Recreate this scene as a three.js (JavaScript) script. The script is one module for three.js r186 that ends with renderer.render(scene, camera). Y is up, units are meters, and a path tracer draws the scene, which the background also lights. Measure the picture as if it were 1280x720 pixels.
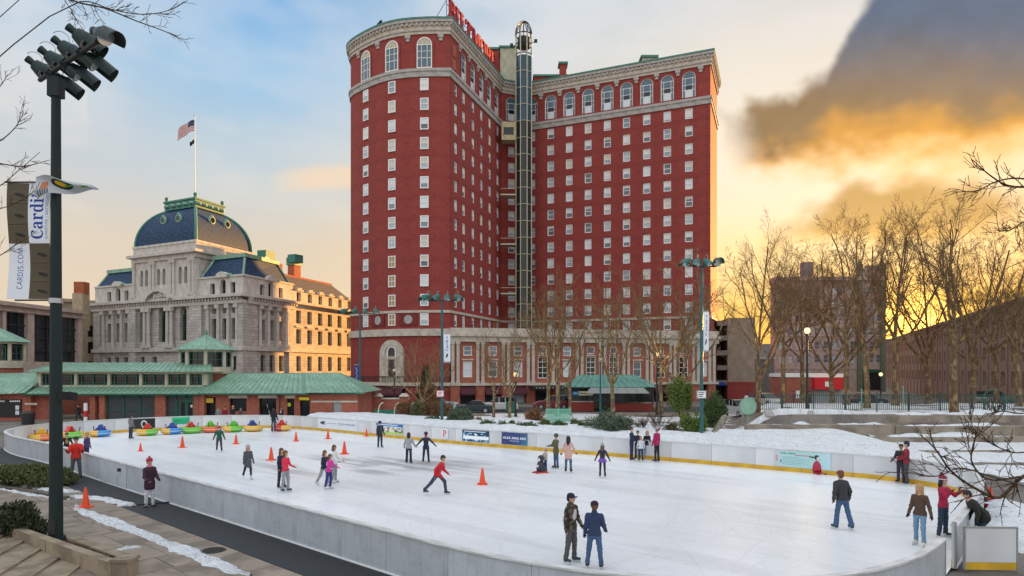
import * as THREE from 'three';
import { mergeGeometries } from 'three/addons/utils/BufferGeometryUtils.js';
import { FontLoader } from 'three/addons/loaders/FontLoader.js';
import { TextGeometry } from 'three/addons/geometries/TextGeometry.js';

// ---------------------------------------------------------------- camera, sky, sun, exposure
const scene = new THREE.Scene();
const EYE = 5.2, FOC = 850, HOR = 460;               // eye height (m), focal length and horizon row in photo pixels
const camera = new THREE.PerspectiveCamera(2 * Math.atan(HOR / FOC) * 180 / Math.PI, 1280 / 920, 0.1, 3000);
camera.setViewOffset(1280, 920, 0, 0, 1280, 720);    // a level view camera with the lens shifted, so uprights stay upright
camera.position.set(0, EYE, 0);
const renderer = new THREE.WebGLRenderer({ antialias: true });
renderer.toneMapping = THREE.LinearToneMapping;
renderer.toneMappingExposure = 2.95;
renderer.shadowMap.enabled = true;
const SUN_AZ = 30.5, SUN_EL = 3.1, SKY_GAIN = 0.398;
const D2R = Math.PI / 180;
const sunDir = new THREE.Vector3(Math.sin(SUN_AZ * D2R) * Math.cos(SUN_EL * D2R), Math.sin(SUN_EL * D2R), -Math.cos(SUN_AZ * D2R) * Math.cos(SUN_EL * D2R));
const sun = new THREE.DirectionalLight(new THREE.Color().setRGB(1.0, 0.50, 0.14), 5);
sun.position.copy(sunDir).multiplyScalar(400);
sun.target.position.set(0, 0, -60); scene.add(sun); scene.add(sun.target);
sun.castShadow = true; sun.shadow.radius = 2; sun.shadow.mapSize.set(2048, 2048);
Object.assign(sun.shadow.camera, { left: -160, right: 160, top: 120, bottom: -40, near: 1, far: 900 });

// seeded random and periodic noise
let seed = 12345;
const setSeed = (s) => { seed = s >>> 0; };
const rnd = () => { seed = (seed + 0x6D2B79F5) >>> 0; let t = seed; t = Math.imul(t ^ (t >>> 15), t | 1); t ^= t + Math.imul(t ^ (t >>> 7), t | 61); return ((t ^ (t >>> 14)) >>> 0) / 4294967296; };
const rr = (a, b) => a + (b - a) * rnd();
const hash2 = (x, y, s) => { let h = Math.imul(x, 374761393) ^ Math.imul(y, 668265263) ^ Math.imul(s, 974634777); h = Math.imul(h ^ (h >>> 13), 1274126177); return ((h ^ (h >>> 16)) >>> 0) / 4294967296; };
const lerp = (a, b, t) => a + (b - a) * t, clamp = (x, a = 0, b = 1) => Math.min(b, Math.max(a, x));
const sstep = (a, b, x) => { const t = clamp((x - a) / (b - a)); return t * t * (3 - 2 * t); };
function vnoise(x, y, px, py, s) {                    // px, py: period in lattice cells
  const ix = Math.floor(x), iy = Math.floor(y), fx = x - ix, fy = y - iy, ux = fx * fx * (3 - 2 * fx), uy = fy * fy * (3 - 2 * fy);
  const m = (i, n) => ((i % n) + n) % n;
  const a = hash2(m(ix, px), m(iy, py), s), b = hash2(m(ix + 1, px), m(iy, py), s), c = hash2(m(ix, px), m(iy + 1, py), s), d = hash2(m(ix + 1, px), m(iy + 1, py), s);
  return lerp(lerp(a, b, ux), lerp(c, d, ux), uy);
}
function fbm(u, v, cx, cy, oct, s) {                  // u, v in 0..1, tileable
  let sum = 0, amp = 0.5, tot = 0;
  for (let o = 0; o < oct; o++) { sum += amp * vnoise(u * cx, v * cy, cx, cy, s + o); tot += amp; amp *= 0.5; cx *= 2; cy *= 2; }
  return sum / tot;
}
const s2l = (c) => (c <= 0.04045 ? c / 12.92 : Math.pow((c + 0.055) / 1.055, 2.4));

// the sky: pale blue to the upper left, warm towards the sunset at the right, a bank of dark cloud over the sun
{
  const W = 2048, H = 1024, data = new Float32Array(W * H * 4);
  const azN = [-180, -110, -60, -37, -20, -5, 8, 18, 28, 40, 62, 110, 180];
  const elN = [0, 4, 9, 15, 22, 30, 50, 90];
  // rows: elevation; columns: azimuth (0 = view axis, + to the right); sRGB; entries out of view made paler to lift the ground
  const T = [
    ['e8e0d2', 'e8dcc8', 'e0ccb0', 'e2caa8', 'e8cca2', 'eec88c', 'f4bc62', 'f6ae44', 'f8a038', 'f4a040', 'eec48c', 'e8dcc8', 'e8e0d2'],
    ['e8e4da', 'e8e0d4', 'e2d2be', 'dac6ac', 'dec8aa', 'ecce9e', 'f6cc80', 'fac464', 'fdc258', 'fabc5c', 'f0d0a4', 'e8e0d2', 'e8e4da'],
    ['e6e8e8', 'e6e6e4', 'dedad2', 'd2c5b2', 'd5c6b0', 'e6cca6', 'f2d6a2', 'fadaa0', 'fedc98', 'f8d088', 'f0dec6', 'e8e6e2', 'e6e8e8'],
    ['e2e8ee', 'e2e8ee', 'd6dce0', 'bec4c8', 'bcc6ca', 'd0cabe', 'e6d6be', 'f0e0c8', 'f2e0c4', 'ecd8b2', 'e8e6de', 'e4e8ec', 'e2e8ee'],
    ['e0e8f0', 'e0e8f0', 'd6e0e8', 'b4c4d2', '88b6d8', 'b4c2ce', 'd0cec6', 'e0d8cc', 'dcd4c8', 'd4cec0', 'e0e4e8', 'e2e8f0', 'e0e8f0'],
    ['e2eaf2', 'e0e8f2', 'd4e0ea', '9cbad4', '5c9cd2', 'a6bccf', 'b8c4ce', 'c4c8cc', 'c2c6c8', 'c4cad0', 'dce4ea', 'e2e8f0', 'e2eaf2'],
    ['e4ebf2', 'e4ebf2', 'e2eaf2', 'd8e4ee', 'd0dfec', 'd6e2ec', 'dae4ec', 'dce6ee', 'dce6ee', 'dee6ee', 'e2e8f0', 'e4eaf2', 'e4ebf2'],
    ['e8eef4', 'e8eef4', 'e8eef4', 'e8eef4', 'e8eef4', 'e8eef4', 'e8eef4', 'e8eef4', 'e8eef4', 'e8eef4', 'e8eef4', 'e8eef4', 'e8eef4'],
  ].map((r) => r.map((h) => [0, 2, 4].map((k) => s2l(parseInt(h.slice(k, k + 2), 16) / 255))));
  const find = (N, x) => { let i = 0; while (i < N.length - 2 && x > N[i + 1]) i++; const t = clamp((x - N[i]) / (N[i + 1] - N[i])); return [i, t * t * (3 - 2 * t) * 0.5 + t * 0.5]; };
  const hexl = (h) => [0, 2, 4].map((k) => s2l(parseInt(h.slice(k, k + 2), 16) / 255));
  const cTop = hexl('46607c'), cMid = hexl('80694f'), cLow = hexl('d2933a'), cEdge = hexl('f0b856'), c2 = hexl('b08c54'), c2b = hexl('d8a860');
  for (let r = 0; r < H; r++) {
    const el = ((r + 0.5) / H - 0.5) * 180;
    for (let c = 0; c < W; c++) {
      // column -> direction as three.js reads an equirectangular map; azimuth measured from -z towards +x
      const phi = ((c + 0.5) / W - 0.5) * 2 * Math.PI, x = Math.cos(phi), z = Math.sin(phi);
      const az = Math.atan2(x, -z) / D2R, e = Math.max(el, 0);
      const [i, ti] = find(azN, az), [j, tj] = find(elN, e);
      let col = [0, 1, 2].map((k) => lerp(lerp(T[j][i][k], T[j][i + 1][k], ti), lerp(T[j + 1][i][k], T[j + 1][i + 1][k], ti), tj));
      const u = Math.tan(clamp(az, -80, 80) * D2R) * 850 + 640, v = 460 - Math.tan(e * D2R) / Math.cos(clamp(az, -80, 80) * D2R) * 850;   // only a way to measure angles off the photograph's clouds
      const ua = (az + 180) / 360, va = (el + 90) / 180;
      // thin high streaks of cloud all round
      const st = fbm(ua + va * 0.25, va * 1.0, 24, 40, 5, 5), st2 = fbm(ua - va * 0.12, va, 60, 26, 4, 9);
      const st3 = fbm(ua + va * 0.5, va * 1.0, 110, 160, 4, 15), cir = sstep(0.42, 0.68, st * 0.5 + st2 * 0.3 + st3 * 0.2) * sstep(2, 14, e) * 0.8;
      const pale = [lerp(0.78, 0.70, sstep(5, 30, e)), lerp(0.68, 0.70, sstep(5, 30, e)), lerp(0.54, 0.72, sstep(5, 30, e))];
      col = col.map((q, k) => lerp(q, Math.max(q, pale[k]), cir * (az > -32 && az < -8 ? 0.35 : 0.6)));
      if (az > -60 && az < 100 && e > 0) {
        // the dark bank: its upper left edge runs from (905,150) over (1040,60) to (1110,-60)
        const w1 = (fbm(ua, va, 70, 40, 5, 21) - 0.5) * 2, w2 = (fbm(ua, va, 190, 110, 4, 31) - 0.5) * 2, w3 = (fbm(ua, va, 36, 50, 5, 41) - 0.5) * 2;
        const far = sstep(100, 55, az);
        const top = u < 985 ? lerp(146, 122, clamp((u - 900) / 85)) : u < 1035 ? lerp(122, 84, (u - 985) / 50) : u < 1090 ? lerp(84, -10, Math.pow((u - 1035) / 55, 0.9)) : -10 - (u - 1090) * 1.2;
        const bot = 204 + 16 * Math.sin((u - 900) / 130) + (u > 1240 ? -(u - 1240) * 0.06 : 0);
        const w4 = (fbm(ua + va * 0.2, va, 420, 260, 4, 61) - 0.5) * 2, vv = v + w1 * 24 + w2 * 11 + w4 * 5, inl = sstep(896, 958, u + w1 * 30 + w2 * 14 + w4 * 6);
        let m = sstep(top - 8, top + 15, vv) * (1 - sstep(bot - 46, bot + 26, vv + w3 * 34 + w4 * 8)) * inl * far;
        if (m > 0) {
          const t = clamp(1 - (bot - vv - w3 * 30) / Math.min(150, Math.max(70, bot - top))), warm = sstep(0.42, 0.96, t * lerp(1, 1.2, sstep(1060, 950, u)) + (w1 + w3) * 0.20);
          const blue = sstep(150, 10, v + w1 * 22) * sstep(930, 1050, u);
          const body = [0, 1, 2].map((k) => lerp(lerp(cMid[k], cTop[k], blue), lerp(cLow[k], cEdge[k], sstep(0.7, 1.05, t)), warm));
          const tx = 1 + w2 * 0.12 + w3 * 0.22 + w4 * 0.07;
          col = col.map((q, k) => lerp(q, body[k] * tx, Math.pow(m, 0.8) * 0.97));
        }
        // the lower dusky bank, (1000..1250, 215..290)
        const a = (u - 1120 + w1 * 22) / 168, b = (v - 266 + w1 * 12 + w3 * 12 + (u < 1080 ? (u - 1080) * 0.3 : 0)) / (v < 266 ? 46 : 40);
        const m2 = (1 - sstep(0.55, 1.12, Math.sqrt(a * a + b * b) + w2 * 0.30 + w1 * 0.2)) * 0.9;
        if (m2 > 0) col = col.map((q, k) => lerp(q, lerp(c2[k], c2b[k], sstep(-0.2, 0.9, b + w2 * 0.4)) * (1 + w3 * 0.12), m2));
        // bars of cloud low over the sun
        const bar = sstep(0.5, 0.66, fbm(ua * 0.5 + 0.1, va, 40, 150, 4, 51)) * sstep(330, 350, v) * (1 - sstep(400, 430, v)) * sstep(1040, 1130, u) * (1 - sstep(1350, 1600, u));
        col = col.map((q, k) => lerp(q, [0.62, 0.33, 0.06][k], bar * 0.75));
        // left streak of peach cloud by the hotel
        const pz = (1 - sstep(0.3, 1, Math.abs((v - 226 + w1 * 8 - (u - 380) * -0.05) / 22))) * sstep(320, 400, u + w1 * 20) * (1 - sstep(560, 700, u));
        col = col.map((q, k) => lerp(q, [0.90, 0.62, 0.36][k], pz * 0.55));
      }
      // glow round the sun
      const dot = sunDir.x * x * Math.cos(el * D2R) + sunDir.y * Math.sin(el * D2R) + sunDir.z * z * Math.cos(el * D2R), ang = Math.acos(clamp(dot, -1, 1)) / D2R;
      const g = Math.exp(-ang * ang / 6) * 3.2 + Math.exp(-ang / 9) * 0.6;
      if (el > -1) col = [col[0] + g * 1.0, col[1] + g * 0.55, col[2] + g * 0.10];
      const outOfViewGain = 1 + 0.15 * Math.max(sstep(48, 100, Math.abs(az)), sstep(32, 62, e));     // sky brightened overhead and out of view to light ice and facades
      const o = (r * W + c) * 4; for (let k = 0; k < 3; k++) data[o + k] = col[k] * SKY_GAIN * outOfViewGain; data[o + 3] = 1;
    }
  }
  const tex = new THREE.DataTexture(data, W, H, THREE.RGBAFormat, THREE.FloatType);
  tex.mapping = THREE.EquirectangularReflectionMapping; tex.magFilter = THREE.LinearFilter; tex.minFilter = THREE.LinearFilter; tex.needsUpdate = true;
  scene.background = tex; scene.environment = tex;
}

// ---------------------------------------------------------------- helpers
const V = (x, y, z) => new THREE.Vector3(x, y, z);
const at = (px, py, d) => V((px - 640) * d / FOC, EYE - (py - HOR) * d / FOC, -d);               // a measured point at distance d
const gnd = (px, py, h = 0) => at(px, py, (EYE - h) * FOC / (py - HOR));                           // a point on a level h
const taken = {};
const numbered = (n) => { const k = taken[n] = (taken[n] ?? -1) + 1; return k ? n + '_' + String(k).padStart(3, '0') : n; };
function clean(g) {
  let o = g.index ? g.toNonIndexed() : g;
  for (const k of Object.keys(o.attributes)) if (!['position', 'normal', 'uv', 'color'].includes(k)) o.deleteAttribute(k);
  if (!o.attributes.normal) o.computeVertexNormals();
  if (!o.attributes.uv) o.setAttribute('uv', new THREE.BufferAttribute(new Float32Array(o.attributes.position.count * 2), 2));
  o.morphAttributes = {}; return o;
}
function boxUV(g, s = 1) {                              // uv in metres, by the way each face points
  const o = clean(g), p = o.attributes.position, n = o.attributes.normal, uv = new Float32Array(p.count * 2);
  for (let i = 0; i < p.count; i += 3) {
    let nx = 0, ny = 0, nz = 0; for (let k = 0; k < 3; k++) { nx += n.getX(i + k); ny += n.getY(i + k); nz += n.getZ(i + k); }
    nx = Math.abs(nx); ny = Math.abs(ny); nz = Math.abs(nz);
    for (let k = 0; k < 3; k++) {
      const x = p.getX(i + k), y = p.getY(i + k), z = p.getZ(i + k), j = (i + k) * 2;
      if (ny > nx && ny > nz) { uv[j] = x * s; uv[j + 1] = z * s; } else if (nx > nz) { uv[j] = z * s; uv[j + 1] = y * s; } else { uv[j] = x * s; uv[j + 1] = y * s; }
    }
  }
  o.setAttribute('uv', new THREE.BufferAttribute(uv, 2)); return o;
}
function merge(list) { const gs = list.flat(Infinity).filter(Boolean).map(clean); return gs.length === 1 ? gs[0] : mergeGeometries(gs, false); }
const rawMerge = merge;
const box = (x0, x1, y0, y1, z0, z1) => { const g = new THREE.BoxGeometry(Math.abs(x1 - x0), Math.abs(y1 - y0), Math.abs(z1 - z0)); g.translate((x0 + x1) / 2, (y0 + y1) / 2, (z0 + z1) / 2); return g; };
const cyl = (r0, r1, y0, y1, x = 0, z = 0, seg = 12) => { const g = new THREE.CylinderGeometry(r1, r0, y1 - y0, seg); g.translate(x, (y0 + y1) / 2, z); return g; };
const ball = (r, x, y, z, sx = 1, sy = 1, sz = 1, seg = 12) => { const g = new THREE.SphereGeometry(r, seg, Math.max(6, seg * 0.7 | 0)); g.scale(sx, sy, sz); g.translate(x, y, z); return g; };
function rod(a, b, r0, r1 = r0, seg = 6) {
  const d = b.clone().sub(a), g = new THREE.CylinderGeometry(r1, r0, d.length(), seg, 1);
  g.applyQuaternion(new THREE.Quaternion().setFromUnitVectors(V(0, 1, 0), d.normalize())); const m = a.clone().add(b).multiplyScalar(0.5); g.translate(m.x, m.y, m.z); return g;
}
function tubeArrays(P, N, UVs, I, pts, rad, seg) {       // appends a tapered tube to arrays (indexed)
  let ref = V(0.3, 0.9, 0.31), base0 = P.length / 3;
  for (let i = 0; i < pts.length; i++) {
    const t = (i < pts.length - 1 ? pts[i + 1].clone().sub(pts[i]) : pts[i].clone().sub(pts[i - 1])); if (i > 0 && i < pts.length - 1) t.add(pts[i].clone().sub(pts[i - 1])); t.normalize();
    let a = ref.clone().sub(t.clone().multiplyScalar(ref.dot(t))); if (a.lengthSq() < 1e-4) a = V(t.y, t.z, -t.x); a.normalize(); ref = a.clone();
    const b = t.clone().cross(a);
    for (let k = 0; k < seg; k++) {
      const q = k / seg * Math.PI * 2, cx = Math.cos(q), sx = Math.sin(q), nx = a.x * cx + b.x * sx, ny = a.y * cx + b.y * sx, nz = a.z * cx + b.z * sx;
      P.push(pts[i].x + nx * rad[i], pts[i].y + ny * rad[i], pts[i].z + nz * rad[i]); N.push(nx, ny, nz); UVs.push(k / seg * Math.max(0.2, rad[0] * 6), i * 0.5);
    }
  }
  for (let i = 0; i < pts.length - 1; i++) for (let k = 0; k < seg; k++) {
    const a = base0 + i * seg + k, b = base0 + i * seg + (k + 1) % seg, c = a + seg, d = b + seg; I.push(a, b, c, b, d, c);
  }
}
function fromArrays(P, N, UVs, I) {
  const g = new THREE.BufferGeometry(); g.setAttribute('position', new THREE.Float32BufferAttribute(P, 3)); g.setAttribute('normal', new THREE.Float32BufferAttribute(N, 3)); g.setAttribute('uv', new THREE.Float32BufferAttribute(UVs, 2)); g.setIndex(I); return g;
}
function tube(pts, rad, seg = 8) { const P = [], N = [], U = [], I = []; tubeArrays(P, N, U, I, pts, Array.isArray(rad) ? rad : pts.map(() => rad), seg); return fromArrays(P, N, U, I); }
function polyPrism(pts, y0, y1) {                        // plan outline [x, z] -> upright prism, closed
  const s = new THREE.Shape(pts.map(([x, z]) => new THREE.Vector2(x, -z))), g = new THREE.ExtrudeGeometry(s, { depth: y1 - y0, bevelEnabled: false });
  g.rotateX(-Math.PI / 2); g.translate(0, y0, 0); return g;
}
function face(...pts) {                                  // flat convex polygon, fan
  const P = [], I = []; pts.forEach((p) => P.push(p.x, p.y, p.z)); for (let i = 1; i < pts.length - 1; i++) I.push(0, i, i + 1);
  const g = new THREE.BufferGeometry(); g.setAttribute('position', new THREE.Float32BufferAttribute(P, 3)); g.setIndex(I); const o = g.toNonIndexed(); o.computeVertexNormals(); return o;
}
function sweep(path, o0, o1, y0, y1, closed = false, uvs = 1) {   // rectangle swept along plan path [[x, z, nx, nz]...], offsets outward o0..o1
  const n = path.length, P = [], uvA = [], quad = (a, b, c, d, ua, ub, va, vb) => { P.push(...a, ...b, ...c, ...a, ...c, ...d); uvA.push(ua, va, ub, va, ub, vb, ua, va, ub, vb, ua, vb); };
  let s = 0; const pt = (i, o, y) => [path[i][0] + path[i][2] * o, y, path[i][1] + path[i][3] * o];
  const last = closed ? n : n - 1;
  for (let i = 0; i < last; i++) {
    const j = (i + 1) % n, L = Math.hypot(path[j][0] - path[i][0], path[j][1] - path[i][1]), e = s + L;
    quad(pt(i, o1, y0), pt(j, o1, y0), pt(j, o1, y1), pt(i, o1, y1), s * uvs, e * uvs, y0 * uvs, y1 * uvs);
    quad(pt(j, o0, y0), pt(i, o0, y0), pt(i, o0, y1), pt(j, o0, y1), e * uvs, s * uvs, y0 * uvs, y1 * uvs);
    quad(pt(i, o1, y1), pt(j, o1, y1), pt(j, o0, y1), pt(i, o0, y1), s * uvs, e * uvs, o1, o0);
    quad(pt(i, o0, y0), pt(j, o0, y0), pt(j, o1, y0), pt(i, o1, y0), s * uvs, e * uvs, o0, o1);
    s = e;
  }
  if (!closed) for (const i of [0, n - 1]) { const q = [pt(i, o0, y0), pt(i, o1, y0), pt(i, o1, y1), pt(i, o0, y1)]; if (i) q.reverse(); quad(q[0], q[1], q[2], q[3], 0, 0.1, y0, y1); }
  const g = new THREE.BufferGeometry(); g.setAttribute('position', new THREE.Float32BufferAttribute(P, 3)); g.setAttribute('uv', new THREE.Float32BufferAttribute(uvA, 2)); g.computeVertexNormals(); return g;
}
function planNormals(pts, closed, flip = 1) {            // pts [x, z] -> [x, z, nx, nz] with mitred normals (left to right as seen from outside)
  const n = pts.length;
  return pts.map((p, i) => {
    const a = closed ? pts[(i + n - 1) % n] : pts[Math.max(0, i - 1)], b = closed ? pts[(i + 1) % n] : pts[Math.min(n - 1, i + 1)];
    const e = (u, w) => { const dx = w[0] - u[0], dz = w[1] - u[1], L = Math.hypot(dx, dz) || 1; return [-dz / L * flip, dx / L * flip]; };
    const n1 = a === p ? e(p, b) : e(a, p), n2 = b === p ? e(a, p) : e(p, b); let nx = n1[0] + n2[0], nz = n1[1] + n2[1]; const L = Math.hypot(nx, nz) || 1; nx /= L; nz /= L;
    const k = 1 / Math.max(0.5, nx * n1[0] + nz * n1[1]); return [p[0], p[1], nx * k, nz * k];
  });
}
function part(name, geo, mat, parent, uvs = 1) {
  const g = Array.isArray(geo) ? boxUV(merge(geo), uvs) : geo, m = new THREE.Mesh(g, mat); m.name = name; m.castShadow = m.receiveShadow = true; parent.add(m); return m;
}
function thing(name, label, category, pos = [0, 0, 0], turn = 0, group) {
  const o = new THREE.Group(); o.name = numbered(name); scene.add(o); o.position.set(...pos); o.rotation.y = turn; o.userData = { label, category }; if (group) o.userData.group = group; return o;
}
function tag(m, label, category, group, kind) { m.userData = { ...m.userData }; if (label) m.userData.label = label; if (category) m.userData.category = category; if (group) m.userData.group = group; if (kind) m.userData.kind = kind; return m; }
function struct(name, geo, mat, uvs = 1) { const m = part(numbered(name), geo, mat, scene, uvs); m.userData.kind = 'structure'; return m; }
function copyOf(o, label, pos, turn, scale) {
  const c = o.clone(); c.name = numbered(o.name.replace(/_\d{3}$/, '')); c.userData = { ...o.userData, label }; scene.add(c);
  if (pos) c.position.set(...pos); if (turn !== undefined) c.rotation.y = turn; if (scale) c.scale.setScalar(scale); return c;
}

// ---------------------------------------------------------------- textures and materials
function tex(n, fn, srgb = true, m = n) {
  const d = new Uint8Array(n * m * 4);
  for (let y = 0; y < m; y++) for (let x = 0; x < n; x++) { const c = fn((x + 0.5) / n, (y + 0.5) / m, x, y), o = (y * n + x) * 4; for (let k = 0; k < 3; k++) d[o + k] = clamp(c[k]) * 255; d[o + 3] = 255; }
  const t = new THREE.DataTexture(d, n, m); t.wrapS = t.wrapT = THREE.RepeatWrapping; t.magFilter = THREE.LinearFilter; t.minFilter = THREE.LinearFilter; if (srgb) t.colorSpace = THREE.SRGBColorSpace; t.needsUpdate = true; return t;
}
const rep = (t, metres, my = metres) => { const c = t.clone(); c.repeat.set(1 / metres, 1 / my); c.needsUpdate = true; return c; };
const gray = (n, fn) => tex(n, (u, v, x, y) => { const g = fn(u, v, x, y); return [g, g, g]; });
const TX = {
  mottle: gray(256, (u, v) => 0.80 + 0.20 * (fbm(u, v, 4, 4, 6, 3) * 1.3 - 0.15)),
  speck: gray(256, (u, v, x, y) => 0.70 + 0.22 * fbm(u, v, 6, 6, 5, 13) + 0.10 * hash2(x, y, 7)),
  stone: gray(512, (u, v) => { const row = Math.floor(v * 16), off = (row % 2) * 0.5, cx = u * 8 + off, fx = cx - Math.floor(cx), fy = v * 16 - row; const j = fx < 0.015 || fx > 0.985 || fy < 0.05 || fy > 0.95 ? 0.80 : 1; return j * (0.78 + 0.12 * hash2(Math.floor(cx) % 8, row, 5) + 0.14 * (fbm(u, v, 8, 8, 5, 23) - 0.3)); }),
  brick: tex(512, (u, v) => { const row = Math.floor(v * 48), off = (row % 2) * 0.5, cx = u * 16 + off, ix = ((Math.floor(cx) % 16) + 16) % 16, fx = cx - Math.floor(cx), fy = v * 48 - row; const mort = fx < 0.05 || fy < 0.14; const h = hash2(ix, row, 77), k = (0.86 + 0.18 * h) * (0.90 + 0.20 * fbm(u, v, 3, 3, 4, 33)); return mort ? [0.80 * k, 0.78 * k, 0.78 * k] : [k, k * (0.92 + 0.1 * hash2(ix, row, 78)), k * 0.95]; }),
  seam: gray(512, (u, v) => 0.84 + 0.34 * (fbm(u, v, 24, 5, 5, 43) - 0.5) + 0.22 * (fbm(u, v, 5, 5, 4, 44) - 0.5)),
  scuff: gray(512, (u, v) => { const a = fbm(u, v, 60, 4, 4, 171), b = fbm(u, v, 9, 7, 5, 172), d = fbm(u, v, 34, 40, 3, 173); return 0.97 - 0.05 * sstep(0.5, 0.75, a) - 0.05 * sstep(0.5, 0.72, b) - 0.05 * sstep(0.70, 0.80, d); }),
  slate: gray(256, (u, v) => { const row = Math.floor(v * 16), cx = u * 12 + (row % 2) * 0.5; return 0.66 + 0.34 * hash2(Math.floor(cx) % 12, row, 53) * (0.8 + 0.4 * fbm(u, v, 5, 5, 3, 4)); }),
  asphalt: gray(256, (u, v, x, y) => 0.62 + 0.2 * hash2(x, y, 3) + 0.25 * fbm(u, v, 5, 5, 5, 63)),
  wet: gray(512, (u, v) => { const a = fbm(u, v, 5, 5, 6, 73), b = fbm(u, v, 14, 14, 4, 83); return 0.80 + 0.20 * sstep(0.34, 0.60, a * 0.7 + b * 0.3) - 0.10 * b; }),
  snow: tex(512, (u, v, x, y) => { const g = 0.87 + 0.13 * fbm(u, v, 8, 8, 6, 93), k = hash2(x >> 1, y >> 1, 94) > 0.9965 || fbm(u, v, 26, 26, 3, 95) > 0.80 ? 0.45 : 1; return [g * k, g * k * (k < 1 ? 0.92 : 1), g * k * (k < 1 ? 0.82 : 1)]; }),
  bark: tex(256, (u, v) => { const a = fbm(u, v, 6, 10, 5, 103), b = sstep(0.46, 0.56, fbm(u, v, 5, 7, 4, 113)); return [lerp(0.62, 0.86, b) * (0.72 + 0.5 * a), lerp(0.55, 0.79, b) * (0.72 + 0.5 * a), lerp(0.46, 0.66, b) * (0.72 + 0.5 * a)]; }),
  cloth: gray(128, (u, v, x, y) => 0.86 + 0.14 * fbm(u, v, 6, 6, 4, 123) - 0.05 * ((x + y) % 2)),
  bumpy: gray(256, (u, v) => fbm(u, v, 8, 8, 6, 133)),
};
const rgb = (r, g, b) => new THREE.Color().setRGB(r, g, b);
const mat = (c, o = {}) => { const { map, m = 2, bump, bm = 1, bs = 0.02, ...q } = o; const M = new (q.clearcoat !== undefined || q.transmission !== undefined || q.sheen !== undefined ? THREE.MeshPhysicalMaterial : THREE.MeshStandardMaterial)({ color: Array.isArray(c) ? rgb(...c) : c, roughness: 0.85, ...q }); if (map) M.map = rep(TX[map], m); if (bump) { M.bumpMap = rep(TX[bump], bm); M.bumpScale = bs; } return M; };
const M = {
  brick: mat([0.35, 0.064, 0.055], { map: 'brick', m: 3.4, roughness: 0.9 }),
  brickWarm: mat([0.45, 0.15, 0.10], { map: 'brick', m: 3.4, roughness: 0.9 }),
  brickBrown: mat([0.34, 0.17, 0.13], { map: 'brick', m: 3.4, roughness: 0.9 }),
  lime: mat([0.70, 0.62, 0.52], { map: 'mottle', m: 3 }),
  limeGrey: mat([0.56, 0.53, 0.50], { map: 'speck', m: 2.5 }),
  granite: mat([0.68, 0.62, 0.56], { map: 'stone', m: 8 }),
  graniteSmooth: mat([0.71, 0.65, 0.59], { map: 'mottle', m: 3 }),
  white: mat([0.84, 0.84, 0.83], { roughness: 0.5 }),
  board: mat([0.78, 0.79, 0.80], { map: 'mottle', m: 1.7, roughness: 0.38 }),
  kick: mat([0.80, 0.47, 0.03], { roughness: 0.4, map: 'mottle', m: 2 }),
  copper: mat([0.32, 0.56, 0.41], { map: 'seam', m: 3, roughness: 0.6 }),
  copperDark: mat([0.07, 0.27, 0.21], { map: 'mottle', m: 2, roughness: 0.6 }),
  greenPaint: mat([0.012, 0.10, 0.065], { roughness: 0.5 }),
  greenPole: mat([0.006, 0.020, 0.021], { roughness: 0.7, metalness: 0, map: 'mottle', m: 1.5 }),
  slate: mat([0.016, 0.062, 0.15], { map: 'slate', m: 3, roughness: 0.75 }),
  cream: mat([0.66, 0.60, 0.46], { map: 'mottle', m: 2 }),
  tan: mat([0.50, 0.40, 0.28], { map: 'mottle', m: 4 }),
  concrete: mat([0.33, 0.27, 0.21], { map: 'wet', m: 3.1, bump: 'bumpy', bm: 0.8, bs: 0.01 }),
  asphalt: mat([0.06, 0.06, 0.065], { map: 'asphalt', m: 2.3 }),
  mat: mat([0.028, 0.030, 0.036], { map: 'asphalt', m: 1.3, roughness: 0.7 }),
  snow: mat([0.84, 0.86, 0.89], { map: 'snow', m: 3, bump: 'bumpy', bm: 0.9, bs: 0.10, roughness: 0.9 }),
  dark: mat([0.012, 0.012, 0.014], { roughness: 0.5 }),
  black: mat([0.02, 0.02, 0.022], { roughness: 0.45 }),
  glassDark: mat([0.018, 0.021, 0.026], { roughness: 0.08 }),
  glassBlue: mat([0.10, 0.16, 0.20], { roughness: 0.06 }),
  blindA: mat([0.70, 0.74, 0.77], { roughness: 0.25 }), blindB: mat([0.44, 0.50, 0.54], { roughness: 0.18 }), blindC: mat([0.13, 0.15, 0.17], { roughness: 0.1 }), blindD: mat([0.42, 0.27, 0.11], { roughness: 0.3 }),
  awning: mat([0.10, 0.018, 0.028], { map: 'cloth', m: 0.8 }),
  steel: mat([0.45, 0.46, 0.47], { metalness: 0.8, roughness: 0.4 }),
  gold: mat([0.50, 0.48, 0.34], { roughness: 0.5, metalness: 0.2 }),
  bark: mat([0.46, 0.42, 0.36], { map: 'bark', m: 1.6, roughness: 0.95 }),
  barkDark: mat([0.16, 0.105, 0.075], { map: 'bark', m: 1.2, roughness: 0.95 }),
  soil: mat([0.07, 0.045, 0.03], { map: 'asphalt', m: 0.7, bump: 'bumpy', bm: 0.5, bs: 0.04 }),
  cone: mat([0.80, 0.075, 0.02], { roughness: 0.5 }),
  red: mat([0.62, 0.02, 0.03], { roughness: 0.5 }),
};
function canvasTex(w, h, draw) { const c = document.createElement('canvas'); c.width = w; c.height = h; const x = c.getContext('2d'); draw(x, w, h); const t = new THREE.CanvasTexture(c); t.colorSpace = THREE.SRGBColorSpace; t.magFilter = THREE.LinearFilter; return t; }
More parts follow.
